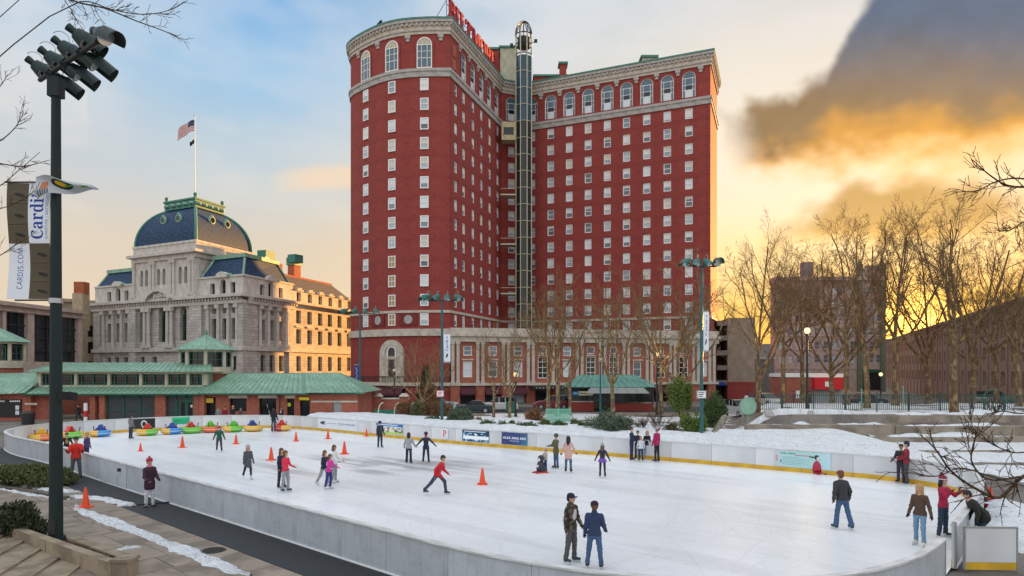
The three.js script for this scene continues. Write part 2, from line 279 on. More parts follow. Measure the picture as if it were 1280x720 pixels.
// a facade frame: A is the left end as seen from outside, B the right end, both [x, distance]
function frame(A, B, y = 0) {
  const a = V(A[0], y, -A[1]), b = V(B[0], y, -B[1]), X = b.clone().sub(a), len = X.length(); X.normalize(); const Y = V(0, 1, 0), Z = X.clone().cross(Y);
  const mtx = new THREE.Matrix4().makeBasis(X, Y, Z).setPosition(a); return { mtx, len, q: new THREE.Quaternion().setFromRotationMatrix(mtx), put: (x, yy, z = 0) => V(x, yy, z).applyMatrix4(mtx), alongPx: null };
}
function atPx(A, B, px) { const k = (px - 640) / FOC; return (k * A[1] - A[0]) / ((B[0] - A[0]) - k * (B[1] - A[1])); }   // share of the way from A to B where column px crosses
function holeRect(x, y, w, h) { const p = new THREE.Path(); p.moveTo(x - w / 2, y); p.lineTo(x - w / 2, y + h); p.lineTo(x + w / 2, y + h); p.lineTo(x + w / 2, y); p.closePath(); return p; }
function holeArch(x, y, w, h) { const p = new THREE.Path(), r = w / 2; p.moveTo(x - r, y); p.lineTo(x - r, y + h - r); p.absarc(x, y + h - r, r, Math.PI, 0, true); p.lineTo(x + r, y); p.closePath(); return p; }
function wallWithHoles(len, y0, y1, holes, depth = 0.5, x0 = 0) {
  const s = new THREE.Shape([new THREE.Vector2(x0, y0), new THREE.Vector2(len, y0), new THREE.Vector2(len, y1), new THREE.Vector2(x0, y1)]); s.holes = holes;
  const g = new THREE.ExtrudeGeometry(s, { depth, bevelEnabled: false, curveSegments: 8 }); g.translate(0, 0, -depth); return boxUV(g);
}
const cache = new Map(), once = (k, f) => { if (!cache.has(k)) cache.set(k, f()); return cache.get(k); };
function windowGeo(w, h, bars = 1, mull = 0, t = 0.09) { return once(`w${w}|${h}|${bars}|${mull}|${t}`, () => { const L = [box(-w / 2, -w / 2 + t, 0, h, -0.06, 0.05), box(w / 2 - t, w / 2, 0, h, -0.06, 0.05), box(-w / 2 + t, w / 2 - t, h - t, h, -0.06, 0.05), box(-w / 2 + t, w / 2 - t, 0, t, -0.06, 0.08)]; for (let i = 1; i <= bars; i++) L.push(box(-w / 2 + t, w / 2 - t, h * i / (bars + 1) - t * 0.35, h * i / (bars + 1) + t * 0.35, -0.05, 0.03)); for (let i = 1; i <= mull; i++) { const x = -w / 2 + w * i / (mull + 1); L.push(box(x - t * 0.25, x + t * 0.25, t, h - t, -0.05, 0.02)); } return boxUV(merge(L)); }); }
function paneGeo(w, h) { return once(`p${w}|${h}`, () => boxUV(box(-w / 2 + 0.02, w / 2 - 0.02, 0.02, h - 0.02, -0.1, -0.03))); }
function archGeo(w, h, t, z0, z1) { return once(`a${w}|${h}|${t}|${z0}|${z1}`, () => { const s = new THREE.Shape(), r = w / 2; s.moveTo(-r, 0); s.lineTo(-r, h - r); s.absarc(0, h - r, r, Math.PI, 0, true); s.lineTo(r, 0); s.closePath(); if (t > 0) s.holes = [holeArch(0, t, w - 2 * t, h - 2 * t)]; const g = new THREE.ExtrudeGeometry(s, { depth: z1 - z0, bevelEnabled: false, curveSegments: 8 }); g.translate(0, 0, z0); return boxUV(g); }); }
function placeOn(fr, m, x, y, z = 0) { m.position.copy(fr.put(x, y, z)); m.quaternion.copy(fr.q); return m; }
function addWindow(g, fr, x, y, z, w, h, frameMat, paneMat, bars = 1, mull = 0, t = 0.09, blinds = null) {
  const f = placeOn(fr, part('window', windowGeo(w, h, bars, mull, t), frameMat, g), x, y, z); part('pane', paneGeo(w, h), paneMat, f); if (blinds) { const q = rnd(); if (q < 0.86) { const k = q < 0.4 ? 0.5 : [0.3, 0.62, 0.8, 1][Math.floor(rnd() * 4)]; part('blind', once(`bl${w}|${h}|${k}`, () => boxUV(box(-w / 2 + 0.1, w / 2 - 0.1, h * (1 - k) + 0.05, h - 0.05, -0.03, -0.018))), blinds[Math.floor(rnd() * blinds.length)], f); } } return f;
}
function onFrame(fr, list) { const g = merge(list); g.applyMatrix4(fr.mtx); return g; }
// ---------------------------------------------------------------- the rink outline and the lie of the land
const uX = 0.745, uD = -0.667, nX = 0.667, nD = 0.745;      // along and across the rink, as [x, distance]
const OUT = [[-24.9, 36.8], [-16.6, 29.3], [-8.27, 21.9], [-2.8, 17], [-1.3, 15.65], [0.3, 14.5], [1.9, 13.7], [3.9, 13.25], [5.8, 13.35], [7.3, 13.9], [8.6, 14.75], [9.7, 15.75], [10.7, 16.85], [13.9, 20.7], [17.0, 24.7], [18.3, 27.2], [18.4, 29.4], [17.2, 31.5], [15.2, 33.2], [12.9, 34.9], [9.8, 37.2], [6.4, 39.6], [0, 43.9], [-2.3, 45.4], [-10.4, 51.8], [-16.2, 56.6], [-19.8, 58.7], [-24.3, 59.0], [-28.6, 57.2], [-32.2, 53.8], [-34.2, 49.8], [-33.4, 45.2], [-30.4, 41.4]];
const rinkCurve = new THREE.CatmullRomCurve3(OUT.map(([x, d]) => V(x, 0, -d)), true, 'centripetal');
rinkCurve.arcLengthDivisions = 800;
const RINK_LEN = rinkCurve.getLength(), RN = 440;
const rinkPts = []; for (let i = 0; i < RN; i++) { const p = rinkCurve.getPointAt(i / RN); rinkPts.push([p.x, p.z]); }
let rinkArea = 0; rinkPts.forEach((p, i) => { const q = rinkPts[(i + 1) % RN]; rinkArea += p[0] * q[1] - q[0] * p[1]; });
const rinkPath = planNormals(rinkPts, true, rinkArea > 0 ? -1 : 1);           // normals point out of the rink
const inRink = (x, z) => { let c = false; for (let i = 0, j = RN - 1; i < RN; j = i++) { const a = rinkPts[i], b = rinkPts[j]; if ((a[1] > z) !== (b[1] > z) && x < (b[0] - a[0]) * (z - a[1]) / (b[1] - a[1]) + a[0]) c = !c; } return c; };
function rinkDist(x, z) { let m = 1e9; for (let i = 0; i < RN; i += 2) { const dx = rinkPts[i][0] - x, dz = rinkPts[i][1] - z, q = dx * dx + dz * dz; if (q < m) m = q; } return Math.sqrt(m); }
const plateau = (x, d) => sstep(0, 4, x - 0.335 * d + 1) * sstep(46.6, 47.6, d) * (1.9 - 1.3 * sstep(60, 84, d) - 0.6 * sstep(84, 112, d));
const gh = (x, d) => -0.6 * sstep(86, 102, d) * (1 - sstep(150, 260, d) * 0) + plateau(x, d);
{
  const ax = [-700, -400, -250, -170, -130, -100, -80, -70]; for (let x = -60; x <= 60; x += 1) ax.push(x); ax.push(70, 80, 100, 130, 170, 250, 400, 700);
  const ad = [-120, -60, -30, -15, -5]; for (let d = 0; d <= 130; d += 1) ad.push(d); ad.push(140, 150, 165, 180, 200, 230, 270, 330, 420, 600, 1000);
  const P = [], U = [], I = [], w = ax.length;
  ad.forEach((d) => ax.forEach((x) => { P.push(x, gh(x, d) - (d > 8 && inRink(x, -d) ? 0.12 : 0.02), -d); U.push(x, d); }));
  for (let j = 0; j < ad.length - 1; j++) for (let i = 0; i < w - 1; i++) { const a = j * w + i; I.push(a, a + 1, a + w, a + 1, a + w + 1, a + w); }
  const g = new THREE.BufferGeometry(); g.setAttribute('position', new THREE.Float32BufferAttribute(P, 3)); g.setAttribute('uv', new THREE.Float32BufferAttribute(U, 2)); g.setIndex(I); g.computeVertexNormals();
  const o = struct('ground', g, mat([0.22, 0.19, 0.165], { map: 'wet', m: 5.3, bump: 'bumpy', bm: 1.1, bs: 0.012 }));
}
// a road in front of the hotel and a paved walk beside it, laid as sheets
function sheet(name, x0, x1, d0, d1, lift, m, step = 1.5, cond) {
  const nx = Math.ceil((x1 - x0) / step), nd = Math.ceil((d1 - d0) / step), P = [], U = [], I = [];
  for (let j = 0; j <= nd; j++) for (let i = 0; i <= nx; i++) { const x = x0 + (x1 - x0) * i / nx, d = d0 + (d1 - d0) * j / nd; P.push(x, gh(x, d) + lift, -d); U.push(x, d); }
  for (let j = 0; j < nd; j++) for (let i = 0; i < nx; i++) { const a = j * (nx + 1) + i; I.push(a, a + 1, a + nx + 1, a + 1, a + nx + 2, a + nx + 1); }
  const g = new THREE.BufferGeometry(); g.setAttribute('position', new THREE.Float32BufferAttribute(P, 3)); g.setAttribute('uv', new THREE.Float32BufferAttribute(U, 2)); g.setIndex(I); g.computeVertexNormals(); return struct(name, g, m);
}
sheet('road', -45, 60, 79, 101, 0.004, M.asphalt);
sheet('sidewalk', -45, 60, 73, 79, 0.05, mat([0.30, 0.24, 0.20], { map: 'wet', m: 4.3 }));
// far ridge that hides the low sun from the plaza
{
  const P = [], U = [], I = [], n = 60;
  for (let i = 0; i <= n; i++) { const a = (-50 + 110 * i / n) * D2R, R = 520, x = Math.sin(a) * R, z = -Math.cos(a) * R, hh = 21 + 7 * fbm(i / n, 0.3, 7, 7, 4, 8) + 5 * sstep(24, 40, a / D2R); P.push(x * 0.9, -1, z * 0.9, x, hh, z, x * 1.2, -1, z * 1.2); U.push(i, 0, i, 1, i, 2); }
  for (let i = 0; i < n; i++) for (let k = 0; k < 2; k++) { const a = i * 3 + k; I.push(a, a + 3, a + 1, a + 1, a + 3, a + 4); }
  const g = new THREE.BufferGeometry(); g.setAttribute('position', new THREE.Float32BufferAttribute(P, 3)); g.setAttribute('uv', new THREE.Float32BufferAttribute(U, 2)); g.setIndex(I); g.computeVertexNormals();
  struct('hill', g, mat([0.13, 0.10, 0.085], { map: 'mottle', m: 3 }));
}
// ice: scuffed by blades, with a worn wet patch and swept stripes; one texture over the whole rink
{
  const N = 1536, img = new Float32Array(N * N).fill(0.985), X0 = -36, D0 = 12, SP = 56;
  setSeed(77);
  for (let y = 0; y < N; y++) for (let x = 0; x < N; x++) {
    const u = x / N, v = y / N, X = X0 + u * SP, D = D0 + v * SP, n = fbm(u, v, 9, 9, 4, 141), f = fbm(u, v, 40, 40, 3, 151);
    const s = X * uX + D * uD, t = X * nX + D * nD, st = fbm((s + 60) / 90, (t + 40) / 90, 14, 130, 3, 161);     // streaks run along the rink
    const px = (X + 8.2) / 8.5, pd = (D - 36.5) / 5.2, patch = 1 - sstep(0.35, 1.05, Math.sqrt(px * px + pd * pd) + (n - 0.5) * 0.9);
    img[y * N + x] -= 0.04 * sstep(0.45, 0.75, n) + 0.03 * f + 0.04 * sstep(0.5, 0.7, st) + patch * (0.03 + 0.17 * sstep(0.44, 0.62, st * 0.65 + f * 0.35));
  }
  for (let k = 0; k < 9000; k++) { let x = rnd() * N, y = rnd() * N, a = rnd() * 6.28, cv = rr(-0.012, 0.012); const L = rr(30, 190), dk = rr(-0.075, 0.04); for (let i = 0; i < L; i++) { x += Math.cos(a); y += Math.sin(a); a += cv; if (x < 0 || y < 0 || x >= N || y >= N) break; const o = (y | 0) * N + (x | 0); img[o] = clamp(img[o] + dk * 0.6); } }
  const t = tex(N, (u, v, x, y) => { const q = img[y * N + x]; return [q * 0.985, q * 0.99, q]; });
  const s = new THREE.Shape(rinkPts.map(([x, z]) => new THREE.Vector2(x, -z))), g = clean(new THREE.ShapeGeometry(s)); g.rotateX(-Math.PI / 2);
  const p = g.attributes.position, uv = g.attributes.uv; for (let i = 0; i < p.count; i++) uv.setXY(i, (p.getX(i) - X0) / SP, (-p.getZ(i) - D0) / SP);
  const im = new THREE.MeshStandardMaterial({ color: rgb(0.99, 0.99, 0.995), roughness: 0.33 }); im.map = t;
  struct('ice', g, im);
}
// rubber matting along the near boards, with paving slabs beside it
const fromST = (s, t) => [s * uX + t * nX, s * uD + t * nD];
{
  const near = rinkPath.map((p, i) => ({ p, i, s: p[0] * uX - p[1] * uD, t: p[0] * nX - p[1] * nD })).filter(({ p }) => -p[1] < 44 && p[0] < 8 && p[0] * nX - p[1] * nD < 14.5);
  near.sort((a, b) => a.s - b.s);
  struct('walkway_mat', sweep(near.map(({ p }) => p), 0.16, 1.62, -0.01, 0.022), M.mat);
  const slabs = new THREE.Group(); slabs.name = 'paving'; slabs.userData = { kind: 'structure' }; scene.add(slabs);
  setSeed(5); const mats = [0.9, 1, 1.1, 1.0, 0.95].map((k, i) => { const m = mat([0.33 * k, 0.26 * k, 0.20 * k], { map: 'wet', m: 2.7 + i * 0.5, bump: 'bumpy', bm: 0.9, bs: 0.008, roughness: 0.75 }); return m; });
  let s = -44; const S = []; while (s < -6) { const w = rr(1.3, 2.3); S.push([s, w]); s += w; }
  for (const [s0, w] of S) { let t = 9.15; while (t > -4) { const h = rr(1.2, 2.0), sh = 0.012; const a = fromST(s0 + sh, t - sh), b = fromST(s0 + w - sh, t - sh), c = fromST(s0 + w - sh, t - h + sh), e = fromST(s0 + sh, t - h + sh); t -= h; if (Math.max(a[1], c[1]) < 3 || a[0] < -33) continue; const top = 0.03 + rr(-0.004, 0.005); part('slab', [polyPrism([[a[0], -a[1]], [e[0], -e[1]], [c[0], -c[1]], [b[0], -b[1]]].reverse(), -0.03, top)], mats[Math.floor(rnd() * 5)], slabs); } }
}
// snow: a sheet whose depth varies; where there is none it dips under the ground
const bump2 = (x, d, s, c) => fbm(((x / 64) % 1 + 2) % 1, ((d / 64) % 1 + 2) % 1, c, c, 5, s);
function snowDepth(x, d) {
  const z = -d, rd = rinkDist(x, z), inside = inRink(x, z), n1 = bump2(x, d, 201, 12), n2 = bump2(x, d, 211, 50);
  let h = -0.3;
  const farSide = x * nX + d * nD > 24 && x > -19;
  if (farSide && !inside && rd > 0.25) {
    // the bank thrown up behind the far boards
    const k = sstep(24, 15, rd) * (1 - sstep(66, 70, d));
    h = Math.max(h, (0.34 + 0.62 * sstep(0.5, 4.5, rd) - 0.5 * sstep(6, 16, rd) + 0.5 * (n1 - 0.5) + 0.2 * (n2 - 0.5)) * k - 0.3 * (1 - k));
    if (x > 11 && d < 48.5) h = lerp(h, (0.25 + 0.80 * sstep(36, 46.4, d)) * (1 - 0.80 * sstep(21.5, 25.5, x)) * (1 - 0.3 * sstep(46.6, 48, d)) + 0.36 * (n1 - 0.5) + 0.16 * (n2 - 0.5), sstep(11, 14, x)) - plateau(x, d) * 1.0;
  }
  if (d > 49.4) h = Math.max(x > 11 ? -0.3 : h, 0.10 * sstep(0.47, 0.6, n1) + 0.05 * n2 - 0.045 - 0.3 * sstep(76, 80, d));
  if (x > 18.6 && d < 34) h = -0.16 + 0.42 * (n1 - 0.32) + 0.12 * n2;
  return h;
}
{
  const x0 = -19, x1 = 46, d0 = 16, d1 = 80, st = 0.4, nx = Math.round((x1 - x0) / st), nd = Math.round((d1 - d0) / st), P = [], U = [], I = [], ok = [];
  for (let j = 0; j <= nd; j++) for (let i = 0; i <= nx; i++) { const x = x0 + i * st, d = d0 + j * st, s = snowDepth(x, d); ok.push(s > -0.04); P.push(x, gh(x, d) + s, -d); U.push(x, d); }
  for (let j = 0; j < nd; j++) for (let i = 0; i < nx; i++) { const a = j * (nx + 1) + i, b = a + nx + 1; if (!(ok[a] || ok[a + 1] || ok[b] || ok[b + 1])) continue; const x = x0 + (i + 0.5) * st, d = d0 + (j + 0.5) * st; if (inRink(x, -d) || rinkDist(x, -d) < 0.30) continue; I.push(a, a + 1, b, a + 1, b + 1, b); }
  const g = new THREE.BufferGeometry(); g.setAttribute('position', new THREE.Float32BufferAttribute(P, 3)); g.setAttribute('uv', new THREE.Float32BufferAttribute(U, 2)); g.setIndex(I); g.computeVertexNormals();
  const o = part('snow_bank', g, M.snow, scene); tag(o, null, null, null, 'structure');
}
// strips of old snow left on the paving and along the planter kerb
function snowStrip(pts, w, h, s) {
  const curve = new THREE.CatmullRomCurve3(pts.map((p) => p.clone())), n = Math.round(curve.getLength() / 0.10), m = 12, P = [], U = [], I = [];
  for (let i = 0; i <= n; i++) { const t = i / n, c = curve.getPoint(t), q = curve.getTangent(t), nx = -q.z, nz = q.x, ww = w * (0.45 + 1.0 * fbm(t, 0.1, 13, 5, 4, s)) * Math.min(1, 0.15 + Math.sin(Math.PI * clamp(t, 0.02, 0.98)) * 2), sh = (fbm(t, 0.6, 17, 5, 4, s + 3) - 0.5) * w * 0.9;
    for (let k = 0; k <= m; k++) { const e = k / m * 2 - 1, rough = fbm(t, k / m, 60, 9, 4, s + 7), y = 0.032 + (1 - e * e) * h * (0.2 + 1.5 * rough) - (Math.abs(e) > 0.99 ? 0.03 : 0) + (rough - 0.62) * 0.06; P.push(c.x + nx * (e * ww + sh), c.y + y, c.z + nz * (e * ww + sh)); U.push(t * n * 0.1, e); } }
  for (let i = 0; i < n; i++) for (let k = 0; k < m; k++) { const a = i * (m + 1) + k, b = a + m + 1; I.push(a, b, a + 1, a + 1, b, b + 1); }
  const g = new THREE.BufferGeometry(); g.setAttribute('position', new THREE.Float32BufferAttribute(P, 3)); g.setAttribute('uv', new THREE.Float32BufferAttribute(U, 2)); g.setIndex(I); g.computeVertexNormals();
  return tag(part(numbered('snow'), g, M.snow, scene), 'ragged strip of old snow on the paving', 'snow', null, 'stuff');
}
snowStrip([gnd(92, 633), gnd(120, 646), gnd(160, 662), gnd(210, 682), gnd(255, 700), gnd(310, 722)], 0.32, 0.06, 301);
snowStrip([gnd(90, 621), gnd(120, 624), gnd(150, 629), gnd(166, 634)], 0.30, 0.05, 311);
snowStrip([gnd(-30, 604), gnd(0, 610), gnd(30, 617), gnd(62, 622), gnd(90, 626)], 0.22, 0.05, 321);
snowStrip([gnd(30, 607), gnd(60, 612), gnd(100, 617)], 0.30, 0.05, 331);
snowStrip([gnd(140, 690), gnd(160, 686), gnd(176, 684)], 0.25, 0.02, 341);
snowStrip([gnd(1236, 640), gnd(1262, 646), gnd(1290, 650)], 0.6, 0.04, 351);
snowStrip([gnd(1240, 690), gnd(1262, 688), gnd(1284, 684)], 0.3, 0.03, 361);
// ---------------------------------------------------------------- boards round the rink
const sOf = (px, py) => { const p = gnd(px, py); let b = 0, m = 1e9; rinkPts.forEach((q, i) => { const e = (q[0] - p.x) ** 2 + (q[1] - p.z) ** 2; if (e < m) { m = e; b = i; } }); return b; };
const runOf = (i0, i1) => { const o = []; for (let i = i0; i !== (i1 + 1) % RN && o.length <= RN; i = (i + 1) % RN) o.push(rinkPath[i]); return o; };
const nearestIdx = (x, d) => { let b = 0, m = 1e9; rinkPts.forEach((q, i) => { const e = (q[0] - x) ** 2 + (q[1] + d) ** 2; if (e < m) { m = e; b = i; } }); return b; };
const boards = thing('rink_boards', 'low white boards with yellow kick strip ringing the ice rink', 'rink boards');
{
  let g0 = nearestIdx(10.35, 16.4), g1 = nearestIdx(11.35, 17.6);       // the open gate between
  const fwd = ((g1 - g0 + RN) % RN) < RN / 2; if (!fwd) [g0, g1] = [g1, g0];
  const count = (g0 - g1 + RN) % RN, NP = Math.round(count * RINK_LEN / RN / 2.25);
  setSeed(31);
  const bm = [1, 0.97, 0.94, 0.985].map((k) => mat([0.80 * k, 0.81 * k, 0.825 * k], { map: 'mottle', m: 9.1, roughness: 0.38 }));
  const skin = [1, 0.93, 1.06].map((k) => mat([0.52 * k, 0.56 * k, 0.61 * k], { map: 'scuff', m: 3.3, roughness: 0.45 }));
  for (let k = 0; k < NP; k++) {
    const a = (g1 + Math.round(count * k / NP)) % RN, b = (g1 + Math.round(count * (k + 1) / NP)) % RN, run = runOf(a, b).map((p) => p.slice());
    const trim = (i, j) => { const L = Math.hypot(run[j][0] - run[i][0], run[j][1] - run[i][1]); run[i][0] += (run[j][0] - run[i][0]) / L * 0.008; run[i][1] += (run[j][1] - run[i][1]) / L * 0.008; };
    trim(0, 1); trim(run.length - 1, run.length - 2);
    const p = part('board_panel', sweep(run, 0.02, 0.10, 0.0, 1.07), bm[Math.floor(rnd() * 4)], boards);
    part('kick_strip', sweep(run, 0.0, 0.02, 0.0, 0.21), M.kick, p); part('outer_skin', sweep(run, 0.10, 0.106, 0.03, 1.07), skin[Math.floor(rnd() * 3)], p);
  }
  const whole = runOf(g1, g0);
  part('cap_rail', sweep(whole, -0.02, 0.15, 1.07, 1.115), mat([0.82, 0.82, 0.825], { roughness: 0.4, map: 'mottle', m: 2 }), boards);
  part('back_rail', sweep(whole, 0.106, 0.14, 0.0, 0.05), M.white, boards);
  for (const i of [g0, g1]) { const p = rinkPath[i]; part('gate_post', [cyl(0.06, 0.06, 0, 1.2, p[0] + p[2] * 0.07, p[1] + p[3] * 0.07, 8)], M.steel, boards); }
  // the gate, swung open towards the walk
  const h = rinkPath[g1], hx = h[0] + h[2] * 0.2, hz = h[1] + h[3] * 0.2;
  const gate = thing('rink_gate', 'white rink gate swung open beside the man leaning on the boards', 'gate', [hx, 0, hz + 0.10], -0.04);
  part('gate_panel', [box(0.06, 1.32, 0.22, 1.09, -0.03, 0.03)], bm[0], gate); part('kick_strip', [box(0.06, 1.32, 0.03, 0.215, -0.028, 0.034)], M.kick, gate);
  part('gate_frame', [box(0.02, 0.055, 0.02, 1.12, -0.04, 0.04), box(1.325, 1.36, 0.02, 1.12, -0.04, 0.04), box(0.02, 1.36, 1.095, 1.125, -0.04, 0.04)], M.steel, gate);
  part('hinge', [cyl(0.03, 0.03, 0.25, 0.4, 0, 0, 8), cyl(0.03, 0.03, 0.8, 0.95, 0, 0, 8)], M.steel, gate);
  // a door panel in the near boards, with a dark latch
  const di = sOf(152, 606), dr = runOf((di - 5 + RN) % RN, (di + 5) % RN), door = part('door_panel', sweep(dr, 0.108, 0.135, 0.06, 1.06), skin[2], boards);
  const dp = dr[8]; part('latch', [box(dp[0] + dp[2] * 0.16 - 0.1, dp[0] + dp[2] * 0.16 + 0.1, 0.72, 0.86, dp[1] + dp[3] * 0.16 - 0.03, dp[1] + dp[3] * 0.16 + 0.03)], M.dark, door);
}
// banners fixed to the inside of the far boards
function banner(name, label, pxa, pya, pxb, pyb, y0, y1, t) {
  let a = sOf(pxa, pya), b = sOf(pxb, pyb); const L = (b - a + RN) % RN; if (L > RN / 2) [a, b] = [b, a];
  const run = runOf(a, b), n = run.length, P = [], U = [], I = [];
  run.forEach((p, i) => { for (const y of [y0, y1]) { P.push(p[0] - p[2] * 0.012, y, p[1] - p[3] * 0.012); U.push(1 - i / (n - 1), y === y1 ? 1 : 0); } });
  for (let i = 0; i < n - 1; i++) { const k = i * 2; I.push(k, k + 2, k + 1, k + 1, k + 2, k + 3); }
  // thickness: a back sheet 2 cm behind closes it
  const base = P.length / 3; run.forEach((p, i) => { for (const y of [y0, y1]) { P.push(p[0] + p[2] * 0.018, y, p[1] + p[3] * 0.018); U.push(1 - i / (n - 1), y === y1 ? 1 : 0); } });
  for (let i = 0; i < n - 1; i++) { const k = i * 2; I.push(k + 1, k + 3, base + k + 1, k + 3, base + k + 3, base + k + 1); }
  const g = new THREE.BufferGeometry(); g.setAttribute('position', new THREE.Float32BufferAttribute(P, 3)); g.setAttribute('uv', new THREE.Float32BufferAttribute(U, 2)); g.setIndex(I); g.computeVertexNormals();
  const m = new THREE.MeshStandardMaterial({ map: t, roughness: 0.5 }); const o = part(numbered(name), g, m, scene); return tag(o, label, 'banner', 'banners on the far boards');
}
const flake = (x, w, h, n, cols, r0, r1) => { for (let i = 0; i < n; i++) { x.fillStyle = cols[Math.floor(rnd() * cols.length)]; x.beginPath(); x.ellipse(rnd() * w, rnd() * h, rr(r0, r1), rr(r0, r1), rnd() * 3, 0, 6.3); x.fill(); } };
setSeed(404);
banner('rink_banner', 'banner with a blue top strip over a crowd picture, beside the skater in dark uniform', 476, 545, 502, 549, 0.30, 1.03, canvasTex(256, 128, (x, w, h) => { x.fillStyle = '#cfe0e8'; x.fillRect(0, 0, w, h); x.fillStyle = '#1f6fae'; x.fillRect(0, 0, w, 34); flake(x, w, h, 0, ['#000'], 1, 2); for (let i = 0; i < 90; i++) { x.fillStyle = ['#7a5a3a', '#e8d8b8', '#333a44', '#b08a5a', '#f2efe6', '#58708a'][i % 6]; x.beginPath(); x.ellipse(rnd() * w, rr(48, 100), rr(6, 15), rr(6, 13), rnd() * 3, 0, 6.3); x.fill(); } x.fillStyle = '#a8d82c'; x.fillRect(0, 108, w, 20); x.fillStyle = '#e8f0f8'; x.fillRect(20, 10, 190, 10); }));
banner('rink_banner', 'blue and white picture banner right of the red letter P on the boards', 572, 556, 605, 559, 0.27, 1.02, canvasTex(256, 128, (x, w, h) => { x.fillStyle = '#173a63'; x.fillRect(0, 0, w, h); flake(x, w, h, 120, ['#2f7fb4', '#8fc4df', '#e6f3fa', '#145080', '#0f2c4e'], 5, 18); x.fillStyle = '#10315a'; x.fillRect(0, 0, w, 30); x.fillStyle = '#dfeaf2'; x.fillRect(16, 10, 210, 9); x.fillStyle = '#f2f8fc'; for (let i = 0; i < 14; i++) { x.beginPath(); x.ellipse(20 + i * 17, 84, 12, 22, 0.2, 0, 6.3); x.fill(); } }));
banner('rink_banner', 'dark blue banner with white lettering, next to the low green shrubs', 623, 560, 658, 563, 0.25, 1.03, canvasTex(384, 192, (x, w, h) => { const q = x.createLinearGradient(0, 0, w, h); q.addColorStop(0, '#23346e'); q.addColorStop(0.6, '#2d3f78'); q.addColorStop(1, '#2a8a9a'); x.fillStyle = q; x.fillRect(0, 0, w, h); flake(x, w, h, 60, ['#4d66a8', '#7d8ec8', '#3aa6b0', '#a85a9a'], 2, 7); x.fillStyle = '#f4f4fa'; x.textAlign = 'center'; x.font = 'bold 50px sans-serif'; x.fillText('ALEX AND ANI', w / 2, 104); x.font = '24px sans-serif'; x.fillText('CITY CENTER', w / 2, 142); }));
banner('rink_banner', 'white board print with a round grey swirl logo and faint blue lettering', 400, 538, 446, 543, 0.22, 1.02, canvasTex(512, 256, (x, w, h) => { x.fillStyle = '#dcdfe4'; x.fillRect(0, 0, w, h); x.strokeStyle = '#444a55'; x.lineWidth = 16; x.beginPath(); x.arc(70, 110, 34, 0.5, 5.4); x.stroke(); x.fillStyle = '#33383f'; x.beginPath(); x.ellipse(66, 108, 20, 30, 0.5, 0, 6.3); x.fill(); x.fillStyle = '#8d97a6'; for (let i = 0; i < 7; i++) x.fillRect(120 + i * 17, 98, 11, 24); x.fillRect(252, 80, 3, 60); x.fillStyle = '#4d5e7c'; for (let i = 0; i < 12; i++) x.fillRect(268 + i * 18 + (i > 3 ? 8 : 0), 84 + (i % 3 ? 8 : 0), 12, i % 3 ? 24 : 32); x.fillStyle = '#8d97a6'; for (let i = 0; i < 14; i++) x.fillRect(270 + i * 15, 132, 10, 14); }));
banner('rink_banner', 'single red letter P on the white far boards', 555, 553, 563, 554, 0.30, 1.0, canvasTex(128, 128, (x, w, h) => { x.fillStyle = '#dfe2e6'; x.fillRect(0, 0, w, h); x.fillStyle = '#d0202c'; x.font = 'bold 116px serif'; x.textAlign = 'center'; x.fillText('P', 62, 104); }));
banner('rink_banner', 'pale teal rules board on the far boards at the red coated skating aid', 970, 587, 1035, 594, 0.22, 1.04, canvasTex(512, 224, (x, w, h) => { const q = x.createLinearGradient(0, 0, w, 0); q.addColorStop(0, '#b9cfd2'); q.addColorStop(0.5, '#a9d2d0'); q.addColorStop(1, '#bcdbe4'); x.fillStyle = q; x.fillRect(0, 0, w, h); x.fillStyle = '#c0c7cc'; x.fillRect(0, 0, 38, h); x.fillStyle = '#1f6a66'; for (let i = 0; i < 9; i++) x.fillRect(56 + i * 15 + (i > 3 ? 8 : 0), 26, 10, 18); x.fillStyle = '#c33c4e'; for (let i = 0; i < 11; i++) x.fillRect(192 + i * 13, 48, 9, 14); x.fillStyle = '#6aa1ad'; for (let i = 0; i < 6; i++) x.fillRect(70, 82 + i * 20, 150 + (i * 53) % 120, 5); x.fillStyle = '#2f68a8'; x.fillRect(52, 126, 12, 36); x.fillStyle = '#c0485a'; for (let i = 0; i < 3; i++) x.fillRect(9, 76 + i * 26, 20, 12); }));
banner('rink_banner', 'black panel with a white ring behind the green and red bumper car', 171, 541, 197, 539.5, 0.24, 1.03, canvasTex(256, 96, (x, w, h) => { x.fillStyle = '#26292c'; x.fillRect(0, 0, w, h); x.fillStyle = '#101113'; x.fillRect(w * 0.55, 0, w * 0.45, h); x.strokeStyle = '#e8eaec'; x.lineWidth = 12; x.beginPath(); x.arc(w * 0.5, h * 0.55, 30, 0, 6.3); x.stroke(); }));
banner('rink_banner', 'bright green panel behind the blue and green bumper cars', 218, 538.5, 236, 537.8, 0.45, 1.04, canvasTex(128, 64, (x, w, h) => { x.fillStyle = '#1fa673'; x.fillRect(0, 0, w, h); x.fillStyle = '#2fc48c'; x.fillRect(0, 0, w, 14); x.fillStyle = '#0f7d55'; x.fillRect(8, 30, 50, 10); }));
{ const p = at(107, 530, 51.5), t = thing('marker_post', 'white and red marker post behind the boards by the near pole', 'post', [p.x, 0, -62]); t.position.x = (107 - 640) * 62 / FOC; part('post', [box(-0.11, 0.11, 0, 2.0, -0.11, 0.11)], M.white, t); part('red_band', [box(-0.12, 0.12, 0.75, 1.3, -0.12, 0.12)], M.red, t); }
